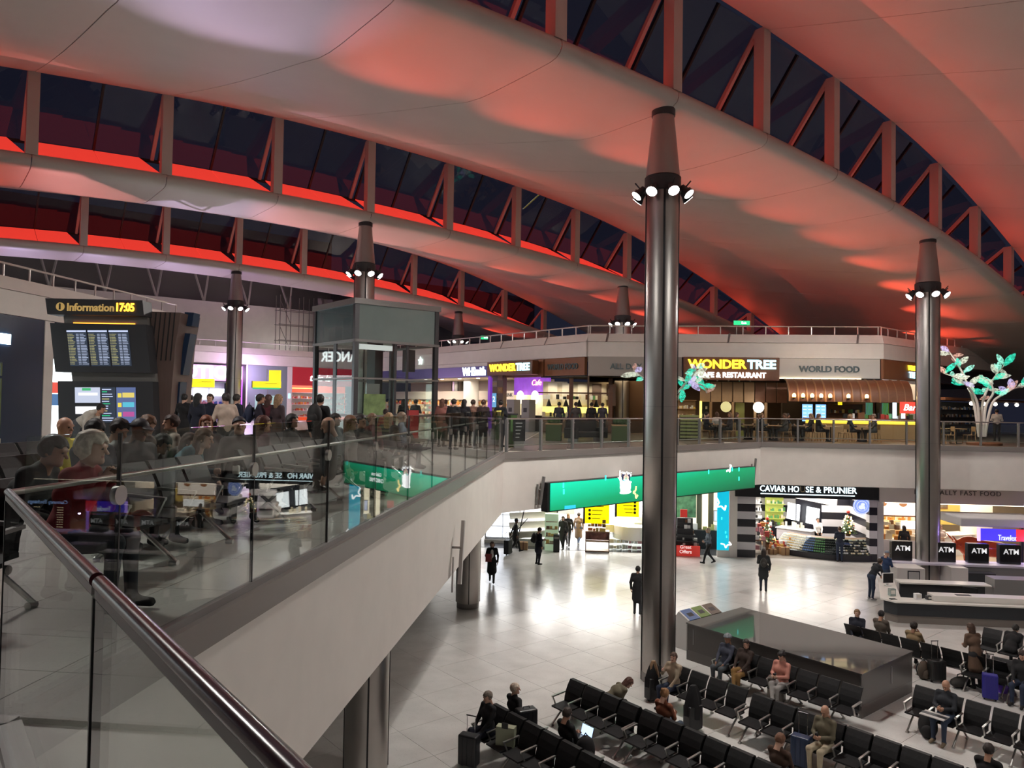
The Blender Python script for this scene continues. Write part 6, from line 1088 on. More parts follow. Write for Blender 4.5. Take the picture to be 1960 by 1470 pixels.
# ================================================================== PEOPLE (signed-distance bodies turned into one continuous mesh each)
def nets(f, lo, hi, h):
    lo = np.array(lo, float); n = np.ceil((np.array(hi) - lo) / h).astype(int) + 1
    ax = [lo[i] + h * np.arange(n[i]) for i in range(3)]
    if isinstance(f, list):                                        # tapered limbs: each is evaluated only in the block around it
        V = np.ones(n)
        for a, b, ra, rb, _t in f:
            m_ = max(ra, rb) + .09; l_ = np.clip(np.floor((np.minimum(a, b) - m_ - lo) / h).astype(int), 0, n); u_ = np.clip(np.ceil((np.maximum(a, b) + m_ - lo) / h).astype(int) + 1, 0, n); sl = tuple(slice(l_[i], u_[i]) for i in range(3))
            G = np.stack(np.meshgrid(*[ax[i][sl[i]] for i in range(3)], indexing='ij'), -1); V[sl] = smin(V[sl].ravel(), seg(G.reshape(-1, 3), a, b, ra, rb), .035).reshape(V[sl].shape)
    else: V = f(np.stack(np.meshgrid(*ax, indexing='ij'), -1).reshape(-1, 3)).reshape(n)
    V[V == 0] = 1e-9
    nc = n - 1; S = np.zeros((*nc, 3)); C = np.zeros(nc); quads = []; info = []
    for a in range(3):
        sl0 = [slice(None)] * 3; sl1 = [slice(None)] * 3; sl0[a] = slice(0, -1); sl1[a] = slice(1, None)
        v0 = V[tuple(sl0)]; v1 = V[tuple(sl1)]; cr = (v0 < 0) != (v1 < 0); t = np.where(cr, v0 / np.where(cr, v0 - v1, 1), 0)
        g = np.stack(np.meshgrid(*[np.arange(s) for s in v0.shape], indexing='ij'), -1).astype(float); g[..., a] += t; g = g * cr[..., None]
        o = [b for b in range(3) if b != a]
        for d0 in (0, 1):
            for d1 in (0, 1):
                s = [slice(None)] * 3; s[o[0]] = slice(d0, v0.shape[o[0]] - 1 + d0); s[o[1]] = slice(d1, v0.shape[o[1]] - 1 + d1); S += g[tuple(s)]; C += cr[tuple(s)]
        info.append((a, cr, v0 < 0))
    idx = -np.ones(nc, int); act = C > 0; idx[act] = np.arange(act.sum()); verts = S[act] / C[act][:, None] * h + lo
    for a, cr, neg in info:
        p, q = [(1, 2), (2, 0), (0, 1)][a]; I = np.argwhere(cr); I = I[(I[:, p] > 0) & (I[:, q] > 0) & (I[:, p] < n[p] - 1) & (I[:, q] < n[q] - 1)]
        if len(I) == 0: continue
        def cell(dp, dq): J = I.copy(); J[:, p] += dp; J[:, q] += dq; return idx[J[:, 0], J[:, 1], J[:, 2]]
        Q = np.stack([cell(-1, -1), cell(0, -1), cell(0, 0), cell(-1, 0)], 1); ng = neg[I[:, 0], I[:, 1], I[:, 2]]; Q[~ng] = Q[~ng][:, ::-1]; quads.append(Q)
    return verts, np.concatenate(quads)
def seg(P, a, b, ra, rb):
    a = np.asarray(a, float); b = np.asarray(b, float); d = b - a; t = np.clip(((P - a) @ d) / max(d @ d, 1e-9), 0, 1); return np.linalg.norm(P - a - t[:, None] * d, axis=1) - (ra + (rb - ra) * t)
def elp(P, c, r): q = (P - np.asarray(c)) / np.asarray(r); l = np.linalg.norm(q, axis=1); return (l - 1) * np.linalg.norm(P - np.asarray(c), axis=1) / np.maximum(l, 1e-6)
def smin(a, b, k): h = np.clip(.5 + .5 * (b - a) / k, 0, 1); return b + (a - b) * h - k * h * (1 - h)
def rotx(a): c, s = math.cos(a), math.sin(a); return np.array([[1, 0, 0], [0, c, -s], [0, s, c]])
def rotz(a): c, s = math.cos(a), math.sin(a); return np.array([[c, -s, 0], [s, c, 0], [0, 0, 1]])
# one hand template (right hand, fingers along +y, palm facing -z, thumb on the -x side), lightly curled
def _hand(P):
    d = elp(P, (0, .045, 0), (.040, .052, .017))
    for i, (x, ln) in enumerate(((-.028, .066), (-.010, .076), (.010, .071), (.028, .056))):
        k1 = (x, .085, 0); k2 = (x * 1.1, .085 + ln * .5, -.010); k3 = (x * 1.1, .085 + ln * .85, -.034); d = smin(d, seg(P, k1, k2, .0105, .0095), .006); d = np.minimum(d, seg(P, k2, k3, .0095, .008))
    d = smin(d, seg(P, (-.028, .02, -.004), (-.062, .058, -.016), .015, .011), .01); d = np.minimum(d, seg(P, (-.062, .058, -.016), (-.058, .088, -.028), .011, .009)); return smin(d, seg(P, (0, -.03, 0), (0, .02, 0), .028, .030), .02)
HV, HQ = nets(_hand, (-.09, -.07, -.06), (.06, .18, .04), .0085)
def _headsdf(P):
    d = elp(P, (0, -.012, .022), (.076, .098, .096)); d = smin(d, seg(P, (0, .035, -.055), (0, .062, -.082), .052, .030), .04); d = smin(d, seg(P, (-.03, .02, -.07), (.03, .02, -.07), .035, .035), .03)
    d = smin(d, seg(P, (0, .088, .008), (0, .108, -.022), .010, .015), .012); d = smin(d, seg(P, (-.03, .078, .028), (.03, .078, .028), .016, .016), .015)
    for sx in (-1, 1): d = smin(d, elp(P, (sx * .078, -.008, -.005), (.012, .022, .032)), .006); d = np.maximum(d, -(np.linalg.norm(P - np.array([sx * .031, .105, .006]), axis=1) - .018))
    return smin(d, seg(P, (0, -.025, -.06), (0, -.045, -.22), .052, .058), .03)
HEAD = {}
def headmesh(h):
    if h not in HEAD:
        v, q = nets(_headsdf, (-.11, -.14, -.20), (.11, .14, .14), h); c = v[q].mean(1); mi = np.full(len(q), 2)
        for sx in (-1, 1): mi[np.linalg.norm(c - np.array([sx * .031, .088, .006]), axis=1) < max(.012, h)] = 4
        mi[(np.abs(c[:, 0]) < .024) & (np.abs(c[:, 2] + .050) < max(.006, h * .6)) & (c[:, 1] > .06)] = 5; HEAD[h] = (v, q, mi)
    return HEAD[h]
def _hairsdf(style):
    def f(P):
        big = {'turban': .035, 'curly': .024, 'beanie': .016}.get(style, .015); d = elp(P, (0, -.016, .026), (.078 + big, .099 + big, .098 + big)); x, y, z = P.T
        cut = np.maximum(y - .060, -(z - .062)) if style in ('turban', 'beanie', 'cap') else None
        line = .052 + .2 * np.maximum(0, -(y - .02))                  # fringe line drops towards the nape
        face_ = np.where(y > .02, .056 + .012 * np.sin(75 * x + 1) - z, (-.075 if style != 'short' else -.055) - z + .9 * np.maximum(0, y + .02)); d = np.maximum(d, face_ if cut is None else (.040 - z + .35 * (y + .02)))
        if style == 'long': d = smin(d, np.maximum(elp(P, (0, -.065, -.10), (.098, .062, .22)), y - .03), .03)
        if style == 'bob': d = smin(d, np.maximum(elp(P, (0, -.045, -.03), (.105, .075, .12)), y - .02), .03)
        if style == 'bun': d = smin(d, elp(P, (0, -.115, .075), (.045, .045, .045)), .015)
        if style == 'pony': d = smin(d, seg(P, (0, -.115, .05), (0, -.145, -.12), .030, .018), .015)
        if style == 'cap': d = smin(d, elp(P, (0, .11, .062), (.07, .075, .010)), .01)
        if style not in ('beanie', 'cap'): d = d + (.0045 if style != 'curly' else .009) * np.sin(70 * x + 20 * z) * np.sin(55 * y + 1.3) * np.sin(60 * z + .7) + .003 * np.sin(130 * x + 40 * y)
        return d
    return f
HAIR = {}
def hairmesh(style, h):
    k = (style, h)
    if k not in HAIR: HAIR[k] = nets(_hairsdf(style), (-.15, -.20, -.36), (.15, .21, .18), h)
    return HAIR[k]
SKINS = [M('skin_%d' % i, c, .5) for i, c in enumerate(((.56, .33, .24), (.48, .26, .17), (.30, .15, .09), (.14, .065, .04)))]
def cloth(c): return M('cloth_%03d_%03d_%03d' % tuple(int(x * 999) for x in c), c, .85, noise=.12, nscale=9, bump=.25)
EYE = M('eye_dark', (.02, .015, .012), .3); LIP = M('lip', (.36, .13, .11), .5)
HANDS = {'down': (.25, .05, -.08), 'phone': (.055, .30, .24), 'lap': (.11, .33, .0), 'mouth': (.07, .19, .50), 'reach': (.14, .50, .22), 'pull': (.27, -.22, -.04), 'strap': (.12, .14, .36), 'knee': (.14, .40, .03), 'fold': (-.06, .20, .16), 'up': (.10, .34, .42), 'hip': (.26, -.05, .06), 'carry': (.10, .22, .18)}
def person(label, loc, ang, pose='stand', top=(.02, .02, .025), legs=(.015, .018, .03), skin=0, hair=((.03, .02, .015), 'short'), lean=0., arms=('down', 'down'), yaw=0., nod=0., coat=0., sc=1., h=.022, shoe=(.015, .015, .015), group=None, cross=False, bulk=1., z=None):
    r_ = thing('person', (loc[0], loc[1], loc[2] if z is None else z), ang - PI / 2, label, 'person', group)
    sit = pose == 'sit'; pz = .545 if sit else .93; R = rotx(-lean); T0 = np.array([0, 0, pz])
    tp = lambda p: T0 + R @ np.array(p, float)
    B = []; b_ = bulk
    def add(a, b, ra, rb, t): B.append((np.array(a, float), np.array(b, float), ra, rb, t))
    add(T0 + [-.08, 0, 0], T0 + [.08, 0, 0], .118, .118, 1); add(tp((-.05, 0, .12)), tp((.05, 0, .12)), .118 * b_, .118 * b_, 0); add(tp((-.075, 0, .35)), tp((.075, 0, .35)), .125 * b_, .125 * b_, 0); add(tp((0, 0, .04)), tp((0, 0, .38)), .12 * b_, .13 * b_, 0); add(tp((-.155, -.01, .50)), tp((.155, -.01, .50)), .064 * b_, .064 * b_, 0); add(tp((0, -.005, .50)), tp((0, .005, .56)), .075, .062, 0)
    if coat: 
        if sit: 
            for sx in (-1, 1): add(T0 + [sx * .09, .03, .01], T0 + [sx * .11, .03 + coat * .6, 0], .12, .10, 0)
        else: add(tp((0, 0, .1)), T0 + [0, .01, -coat], .14, .175, 0); add(T0 + [-.07, 0, -.05], T0 + [-.08, 0, -coat], .12, .13, 0); add(T0 + [.07, 0, -.05], T0 + [.08, 0, -coat], .12, .13, 0)
    for i, sx in enumerate((-1, 1)):
        hp = T0 + [sx * .09, 0, -.01]
        if sit:
            kn = T0 + [sx * .12, .43, -.005]; an = T0 + [sx * .12, .40 + .05 * (i == 0), -.44]
            if cross and i == 1: kn = T0 + [.03, .43, .08]; an = T0 + [-.10, .60, -.22]
            to = an + [sx * .02, .14, -.055 if not (cross and i) else -.05]
        elif pose == 'walk':
            if i == 0: kn = T0 + [sx * .09, .17, -.41]; an = T0 + [sx * .085, .26, -.82]; to = an + [0, .15, .0]
            else: kn = T0 + [sx * .09, -.02, -.43]; an = T0 + [sx * .085, -.30, -.77]; to = an + [0, .12, -.085]
        else: kn = T0 + [sx * .10, .02, -.43]; an = T0 + [sx * .10, -.03, -.84]; to = an + [sx * .02, .15, -.045]
        add(hp, kn, .092, .066, 1); add(kn, an, .064, .044, 1); add(an + [0, -.03, -.03], to, .045, .036, 3)
    hands = []
    for i, sx in enumerate((-1, 1)):
        a = arms[i]; S_ = tp((sx * .185, -.01, .49)); q = HANDS[a] if isinstance(a, str) else a; T_ = tp((sx * q[0], q[1], q[2]))
        d = T_ - S_; Ld = np.linalg.norm(d)
        if Ld > .53: T_ = S_ + d / Ld * .53; d = T_ - S_; Ld = .53
        bend = R @ np.array([sx * .55, -.35, -.75]); u = d / Ld; pr = bend - u * (bend @ u); pr /= np.linalg.norm(pr); xx = (Ld ** 2 + .28 ** 2 - .26 ** 2) / (2 * Ld); hh = math.sqrt(max(.28 ** 2 - xx ** 2, 1e-4)); E_ = S_ + u * xx + pr * hh
        add(S_, E_, .056 * b_, .046 * b_, 0); add(E_, T_, .045 * b_, .034 * b_, 0); hands.append((T_, T_ - E_, sx))
    allp = np.array([p for b in B for p in (b[0], b[1])]); lo = allp.min(0) - .24; hi = allp.max(0) + .24; lo[2] = min(lo[2], -.03)
    V, Q = nets(B, lo, hi, h); c = V[Q].mean(1); D = np.stack([seg(c, a, b, ra, rb) for a, b, ra, rb, t in B], 1); tg = np.array([b[4] for b in B])[D.argmin(1)]
    VV = [V]; QQ = [Q]; MI = [tg]; n = len(V)
    hc = tp((0, .022, .70)); HR = rotz(yaw) @ rotx(-lean * .35 - nod); v, q, mi = headmesh(round(h * .5, 4)); VV.append(v @ HR.T + hc); QQ.append(q + n); MI.append(mi); n += len(v)
    for T_, d, sx in hands:
        y = d / np.linalg.norm(d); xg = np.array([0, 0, 1.]) if abs(y[2]) < .8 else np.array([0, 1., 0]); zc = np.array([-sx, 0, 0]) * -1.0; zc = zc - y * (zc @ y); zc /= max(np.linalg.norm(zc), 1e-6); xc = np.cross(y, zc)
        Mh = np.stack([xc * 1.0, y, zc], 1); hv = HV.copy()
        v = hv @ Mh.T + T_ - y * .01; VV.append(v); QQ.append(HQ + n); MI.append(np.full(len(HQ), 2)); n += len(v)
    V = np.concatenate(VV) * sc; Q = np.concatenate(QQ); MI = np.concatenate(MI); me = bpy.data.meshes.new('body'); me.from_pydata(V.tolist(), [], Q.tolist())
    for m in (cloth(top), cloth(legs), SKINS[skin], cloth(shoe), EYE, LIP): me.materials.append(m)
    me.polygons.foreach_set('material_index', MI.astype(np.int32)); me.shade_smooth(); o = bpy.data.objects.new('body', me); COL.objects.link(o); o.parent = r_
    if hair:
        v, q = hairmesh(hair[1], .011 if h < .025 else .015); me = bpy.data.meshes.new('hair'); me.from_pydata(((v @ HR.T + hc) * sc).tolist(), [], q.tolist()); me.materials.append(M('hair_%03d_%03d_%03d' % tuple(int(x * 999) for x in hair[0]), hair[0], .6, noise=.25, nscale=30, bump=.3)); me.shade_smooth()
        o = bpy.data.objects.new('hat' if hair[1] in ('cap', 'beanie', 'turban') else 'hair', me); COL.objects.link(o); o.parent = r_
    r_['_hc'] = 0; del r_['_hc']
    return r_
def dirang(dx, dy): return math.atan2(dy, dx)
FA = dirang(-1, -1); BA = dirang(1, 1)                             # seats facing the camera side, seats facing away
BLK = (.012, .012, .014); DKB = (.015, .022, .045); CHAR = (.04, .04, .043); BRN = ((.035, .018, .010), 'short'); 
def gp(px, py): return onz(px, py, 0)
# ---- lower concourse, walking and standing
person('woman in a long black coat and white top carrying a red folder', gp(941, 1116), dirang(.1, -1), 'walk', (.014, .014, .017), BLK, 0, ((.10, .05, .03), 'bob'), 0, ('down', 'carry'), coat=.42, h=.02)
person('man in a dark coat with a backpack looking down at his phone', gp(1030, 1081), dirang(.8, .6), 'stand', (.014, .017, .03), (.012, .014, .025), 1, BRN, .06, ('phone', 'down'), nod=.35, coat=.25, h=.02)
person('man in black pulling a suitcase outside the duty free shop', gp(986, 1058), dirang(.9, .2), 'walk', BLK, BLK, 3, ((.01, .01, .01), 'short'), .05, ('pull', 'down'), coat=.2, h=.024)
person('woman in a grey scarf and dark coat walking out of the duty free shop', gp(1077, 1052), dirang(-.2, -1), 'walk', (.05, .048, .045), BLK, 0, ((.06, .03, .02), 'long'), 0, ('down', 'down'), coat=.3, h=.026)
person('blonde woman in black walking behind the one with a grey scarf', gp(1087, 1046), dirang(-.1, -1), 'walk', BLK, BLK, 0, ((.35, .22, .10), 'long'), 0, ('down', 'down'), h=.026)
person('person in a long tan coat inside the duty free shop', gp(1107, 1043), dirang(.3, 1), 'walk', (.30, .21, .15), (.07, .10, .18), 1, ((.05, .03, .02), 'short'), 0, ('down', 'down'), coat=.45, h=.026, shoe=(.5, .5, .5))
person('person in a long black coat half hidden by the nearest column', gp(1220, 1176), dirang(.2, 1), 'stand', (.010, .010, .012), BLK, 1, ((.01, .01, .01), 'short'), 0, ('down', 'down'), coat=.35, h=.02, bulk=1.12)
person('grey haired woman in a denim jacket walking past the blue light panel', gp(1356, 1080), dirang(-1, -.1), 'walk', (.14, .18, .23), BLK, 0, ((.45, .36, .26), 'bob'), .03, ('carry', 'carry'), h=.022)
person('woman in a dark puffer coat standing with her back turned before the caviar bar', gp(1461, 1132), dirang(.2, 1), 'stand', (.018, .02, .022), (.012, .016, .03), 0, ((.02, .012, .01), 'long'), 0, ('phone', 'down'), coat=.25, h=.02, bulk=1.15)
person('man in navy standing at the caviar display counter', (gp(1608, 1076)[0], 38.75, 0), dirang(.1, 1), 'stand', (.015, .02, .04), (.02, .03, .06), 0, ((.08, .035, .015), 'short'), 0, ('phone', 'phone'), h=.022)
person('shop assistant in white behind the caviar display counter', (fg(1593, 1020)[0], 41.6, 0), dirang(0, -1), 'stand', (.75, .72, .68), BLK, 1, ((.03, .02, .015), 'bun'), 0, ('lap', 'lap'), h=.024)
person('man in a dark jacket leaning over the end of the information desk', gp(1668, 1148), dirang(.9, .25), 'stand', (.015, .017, .022), (.02, .035, .07), 0, BRN, .55, ('reach', 'reach'), nod=-.1, h=.02, shoe=(.4, .4, .4))
person('person in a blue jacket and cap at the first cash machine', (12.35, 32.5, 0), dirang(.9, .6), 'stand', (.02, .045, .12), (.03, .05, .09), 0, ((.2, .24, .3), 'cap'), .1, ('phone', 'phone'), nod=.3, h=.022)
person('food server in white behind the fast food counter', (fg(1822, 1040)[0], 40.4, 0), dirang(-.1, -1), 'stand', (.7, .62, .55), (.5, .3, .25), 0, ((.12, .05, .02), 'bun'), 0, ('carry', 'carry'), h=.024)
person('customer in black inside the fast food shop', (fg(1740, 1040)[0], 40.7 - .9, 0), dirang(0, 1), 'stand', BLK, BLK, 1, ((.02, .015, .01), 'long'), 0, ('down', 'down'), h=.026)
person('woman with long brown hair and a long coat standing between the benches at right', gp(1868, 1318), dirang(-.3, 1), 'stand', (.12, .07, .045), BLK, 0, ((.06, .03, .018), 'long'), .25, ('phone', 'phone'), coat=.35, h=.02)
# ---- lower concourse, seated
def sit(label, bench_, k, ang, **kw):
    p = seatpos(bench_, k); kw.setdefault('h', .018); off = kw.pop('off', (0, 0)); return person(label, (p[0] + off[0], p[1] + off[1], bench_.location.z), ang, 'sit', **kw)
sit('grey haired man in a dark jacket sitting with legs stretched beside a black suitcase', RB, 0, FA, top=BLK, legs=(.012, .015, .03), hair=((.18, .15, .12), 'short'), arms=('lap', 'lap'), nod=.25, cross=True, shoe=(.3, .28, .25))
sit('white haired man in black sitting with his back to the camera', RBb, 7, BA, top=BLK, legs=BLK, hair=((.55, .45, .36), 'short'), arms=('lap', 'hip'), yaw=-.7)
sit('young man in black using a laptop', RBb, 4, BA, top=(.010, .010, .011), legs=BLK, hair=((.03, .018, .012), 'short'), skin=1, arms=('phone', 'phone'), nod=.35)
sit('woman in an olive jacket bending forward off her seat', R1b, 2, dirang(1, .4), top=(.13, .115, .075), legs=(.03, .03, .03), hair=((.08, .03, .018), 'long'), lean=.95, arms=('reach', 'lap'), nod=.4, bulk=1.1)
sit('woman with a hair bun in an orange patterned top looking at her phone', R2b, 6, BA, top=(.24, .08, .04), legs=(.05, .07, .10), hair=((.30, .15, .06), 'bun'), arms=('phone', 'phone'), nod=.45)
sit('woman in a beige jumper with a ponytail holding up a phone', R3, 0, FA, top=(.36, .28, .20), legs=(.02, .03, .06), hair=((.07, .035, .02), 'pony'), arms=('lap', 'up'), yaw=.3)
sit('man in a grey turban and plaid shirt resting on the kiosk bench', RK, 0, FA, top=(.045, .05, .075), legs=(.06, .07, .08), skin=2, hair=((.20, .22, .24), 'turban'), arms=('lap', 'lap'), nod=.3, lean=-.12)
sit('woman in a brown jacket and mustard trousers asleep with her head tilted', RK, 1, FA, top=(.035, .02, .015), legs=(.22, .12, .035), hair=((.02, .013, .01), 'long'), arms=('lap', 'lap'), nod=.2, lean=-.18, yaw=.5, coat=.2, cross=True)
sit('woman in a pink jumper and grey trousers texting with raised elbow', RK, 3, FA, top=(.52, .22, .17), legs=(.30, .28, .27), hair=((.015, .010, .010), 'bun'), arms=('phone', 'phone'), nod=.45, cross=True, shoe=(.6, .58, .55))
sit('bald bearded man in an olive shirt and cream trousers reading his phone', R4, 3, FA, top=(.15, .13, .085), legs=(.48, .40, .28), skin=1, hair=None, arms=('phone', 'phone'), nod=.4, shoe=(.3, .25, .2))
sit('bald man in a dark jacket reading a newspaper on his knees', R5, 1, FA, top=(.025, .028, .035), legs=(.03, .045, .08), skin=1, hair=None, arms=('phone', 'phone'), nod=.45, shoe=(.2, .15, .1))
sit('woman in navy with glasses facing the camera beyond the kiosk', R6, 7, dirang(-.4, -1), top=(.014, .016, .028), legs=BLK, hair=((.25, .14, .07), 'short'), arms=('lap', 'lap'))
sit('dark haired man in a brown jacket with his back turned beyond the kiosk', R6, 6, BA, top=(.09, .07, .055), legs=BLK, skin=1, hair=((.012, .01, .01), 'short'), arms=('lap', 'lap'), nod=.2, bulk=1.1, off=(.3, .35))
sit('person with curly dark hair in a tan hooded jacket beyond the kiosk', R6, 4, BA, top=(.25, .17, .09), legs=BLK, skin=2, hair=((.02, .012, .008), 'curly'), arms=('lap', 'mouth'), nod=.2)
sit('woman in a black hoodie with long dark hair looking at her lap', R6c, 2, FA, top=BLK, legs=(.02, .03, .06), hair=((.025, .012, .010), 'long'), arms=('lap', 'lap'), nod=.4)
sit('man in a white cap and dark green jacket at the right edge', R6c, 3, FA, top=(.02, .03, .025), legs=(.02, .025, .035), hair=((.6, .55, .45), 'cap'), arms=('knee', 'knee'), nod=.25)
sit('person in black hunched over a bag below the information desk', R7, 1, BA, top=BLK, legs=BLK, hair=((.015, .012, .01), 'short'), lean=.7, arms=('lap', 'lap'))
sit('dark haired man in black at the bottom right corner', R4b, 1, BA, top=(.012, .012, .013), legs=BLK, skin=1, hair=((.02, .013, .010), 'short'), arms=('lap', 'lap'), nod=.2)
sit('man in a rust jacket cut by the bottom edge near the blue suitcase', R2b, 1, BA, top=(.09, .05, .035), legs=BLK, skin=0, hair=((.2, .09, .05), 'short'), arms=('lap', 'lap'), nod=.5)
# ---- upper gallery, seated behind the glass
GU = 'people waiting on the gallery'
PX = dirang(1, .15)
def usit(label, px, py, ang, **kw):                                # head seen at px, py; seated, so the head centre is 1.24 m above the gallery floor
    ln = kw.get('lean', 0.); p = onz(px, py, Z2 + .545 + .70 * math.cos(ln)); f_ = .02 + .70 * math.sin(ln); kw.setdefault('h', .018); kw.setdefault('group', GU); return person(label, (p[0] - f_ * math.cos(ang), p[1] - f_ * math.sin(ang), Z2), ang, 'sit', **kw)
usit('person in a charcoal suit jacket leaning forward at the far left', 104, 862, PX, top=(.03, .03, .03), legs=BLK, skin=2, hair=((.012, .01, .01), 'short'), lean=.45, arms=('phone', 'phone'), nod=.1)
usit('white haired person in a dark red jacket holding a cup to the mouth', 178, 858, PX, top=(.22, .012, .016), legs=(.03, .03, .04), hair=((.62, .56, .46), 'curly'), lean=.25, arms=('mouth', 'mouth'))
usit('person in a blue hooded jacket reading behind the glass', 281, 850, PX, top=(.035, .10, .24), legs=(.03, .04, .05), hair=((.07, .04, .025), 'short'), arms=('phone', 'phone'), nod=.2, lean=.78)
usit('person in a cream hoodie with a dark bag behind the glass', 312, 848, PX, top=(.42, .38, .32), legs=BLK, skin=1, hair=((.015, .012, .01), 'short'), arms=('phone', 'phone'), nod=.3, lean=.78)
usit('person in a dark brown coat with long hair behind the glass', 365, 846, PX, top=(.05, .04, .035), legs=BLK, hair=((.06, .03, .02), 'long'), arms=('lap', 'lap'), lean=.78)
usit('woman holding up a paper cup behind the glass', 392, 838, PX, top=(.04, .12, .15), legs=BLK, hair=((.10, .045, .02), 'long'), arms=('up', 'lap'), lean=.6)
usit('person in black with long hair behind the glass near the first panel joint', 455, 838, PX, top=BLK, legs=BLK, skin=1, hair=((.015, .012, .012), 'long'), arms=('lap', 'lap'), lean=.78)
usit('bald man in a bright yellow shirt', 125, 818, dirang(1, -.2), top=(.62, .50, .05), legs=(.04, .05, .08), skin=1, hair=None, nod=.1, arms=('lap', 'lap'), h=.02)
usit('person with black hair and glasses below the lower tower screen', 182, 826, dirang(1, -.4), top=(.05, .06, .08), legs=BLK, skin=1, hair=((.01, .01, .01), 'short'), nod=.4, arms=('phone', 'phone'), h=.02)
usit('young man in a light grey hoodie looking at his phone', 229, 824, dirang(1, -.3), top=(.34, .35, .34), legs=(.14, .19, .2), skin=1, hair=((.018, .012, .01), 'short'), nod=.4, arms=('phone', 'phone'), h=.02)
usit('person with brown curly hair right of the man in the grey hoodie', 283, 815, dirang(1, -.3), top=(.05, .05, .05), legs=BLK, hair=((.12, .055, .025), 'curly'), nod=.3, h=.022)
usit('person in a grey cap seated below the information tower', 268, 824, dirang(1, -.3), top=(.04, .04, .045), legs=BLK, skin=2, hair=((.03, .03, .035), 'cap'), nod=.3, h=.022)
usit('person in a beige top seated left of the far standing crowd', 327, 810, dirang(-.6, -.6), top=(.30, .24, .2), legs=BLK, skin=1, hair=((.04, .02, .015), 'short'), h=.022)
usit('woman with reddish hair seated in front of the beige jumper', 395, 812, dirang(.6, -.8), top=(.10, .09, .09), legs=BLK, hair=((.20, .06, .025), 'long'), h=.022)
usit('person in a dark beret seated left of the lift', 458, 816, dirang(.6, -.8), top=(.07, .05, .05), legs=BLK, hair=((.02, .02, .03), 'beanie'), h=.022)
usit('person in a plum coat seated left of the lift', 505, 812, dirang(.7, .7), top=(.08, .03, .035), legs=BLK, hair=((.09, .03, .02), 'long'), h=.022)
usit('dark haired person seated just left of the lift', 560, 806, dirang(1, 0), top=BLK, legs=BLK, hair=((.012, .01, .01), 'bob'), h=.022)
usit('bald man in black seated in front of the lift corner', 628, 814, dirang(-1, -.3), top=BLK, legs=BLK, skin=1, hair=None, nod=.3, h=.022)
usit('dark haired person seated behind the bald man by the lift', 643, 804, dirang(1, -.3), top=(.03, .03, .035), legs=BLK, hair=((.015, .012, .01), 'bob'), h=.022)
usit('woman in a grey scarf with auburn hair in front of the lift', 672, 810, dirang(1, .1), top=(.20, .19, .18), legs=BLK, hair=((.22, .11, .06), 'long'), h=.022)
usit('person in black looking at a white paper in front of the lift', 692, 808, dirang(.8, -.6), top=(.02, .02, .022), legs=BLK, skin=1, hair=((.012, .01, .01), 'short'), h=.022)
usit('person with a round fair head in front of the red notice box', 713, 803, dirang(.8, -.6), top=(.18, .06, .06), legs=BLK, hair=((.20, .12, .07), 'short'), h=.022)
usit('person in a dark red top right of the lift door', 738, 790, dirang(-.4, 1), top=(.20, .02, .025), legs=BLK, hair=((.02, .012, .01), 'short'), h=.022)
usit('fair haired woman with hair down behind the glass below the lift', 745, 801, dirang(.2, 1), top=(.06, .05, .05), legs=BLK, hair=((.38, .24, .12), 'long'), h=.022)
usit('grey haired person in a pale blue top behind the glass', 770, 799, dirang(1, .3), top=(.14, .17, .24), legs=BLK, hair=((.28, .20, .14), 'short'), h=.022)
# ---- upper gallery, standing
def ust(label, px, py, dep, ang, **kw):
    c = onpl(px, py, CAM + FW * dep, FW); kw.setdefault('h', .024); kw.setdefault('group', GU); return person(label, (c[0], c[1], Z2), ang, kw.pop('pose', 'stand'), **kw)
ust('man in a white shirt bending far over beside the information tower', 150, 800, 19, dirang(1, .1), top=(.58, .55, .48), legs=(.08, .09, .1), skin=1, hair=((.012, .01, .01), 'short'), lean=.95, arms=('reach', 'lap'), h=.02)
ust('woman in a thick beige jumper among the dark standing crowd', 432, 795, 17, dirang(-.6, .5), top=(.48, .38, .31), legs=BLK, hair=((.02, .015, .02), 'short'), arms=('strap', 'strap'), bulk=1.18, h=.022)
ust('tall bearded man in navy with a white name badge', 402, 785, 20, dirang(.1, -1), top=(.012, .016, .035), legs=BLK, hair=((.05, .03, .02), 'short'), coat=.2)
ust('person in a long navy coat left of the bearded man', 378, 788, 19, dirang(.3, 1), top=(.012, .015, .03), legs=BLK, hair=((.01, .01, .012), 'long'), coat=.4)
ust('person in dark blue right of the beige jumper', 452, 790, 20, dirang(.4, .9), top=(.014, .02, .04), legs=BLK, hair=((.02, .015, .012), 'short'), coat=.2)
ust('person in black at the left of the far crowd', 352, 785, 22, dirang(.1, 1), top=BLK, legs=BLK, hair=((.01, .01, .01), 'short'), coat=.2)
ust('person in a dark hood at the back of the far crowd', 338, 786, 25, dirang(.1, 1), top=(.02, .02, .03), legs=BLK, hair=((.015, .015, .02), 'short'), coat=.2)
ust('person in grey at the back of the far crowd', 365, 782, 28, dirang(-.3, 1), top=(.05, .05, .07), legs=BLK, hair=((.03, .02, .02), 'short'))
ust('man with a navy backpack looking at a paper near the lift', 497, 795, 18.5, dirang(.8, .3), top=(.02, .015, .03), legs=BLK, skin=1, hair=((.02, .014, .01), 'short'), arms=('phone', 'phone'))
ust('person in a maroon coat beside the man with the navy backpack', 513, 788, 20, dirang(.3, 1), top=(.10, .02, .03), legs=BLK, hair=((.06, .02, .015), 'long'), coat=.3)
ust('woman with long fair hair and a dark dress near the lift', 532, 792, 18.5, dirang(.6, 1), top=(.05, .03, .035), legs=BLK, hair=((.28, .17, .09), 'long'), coat=.3)
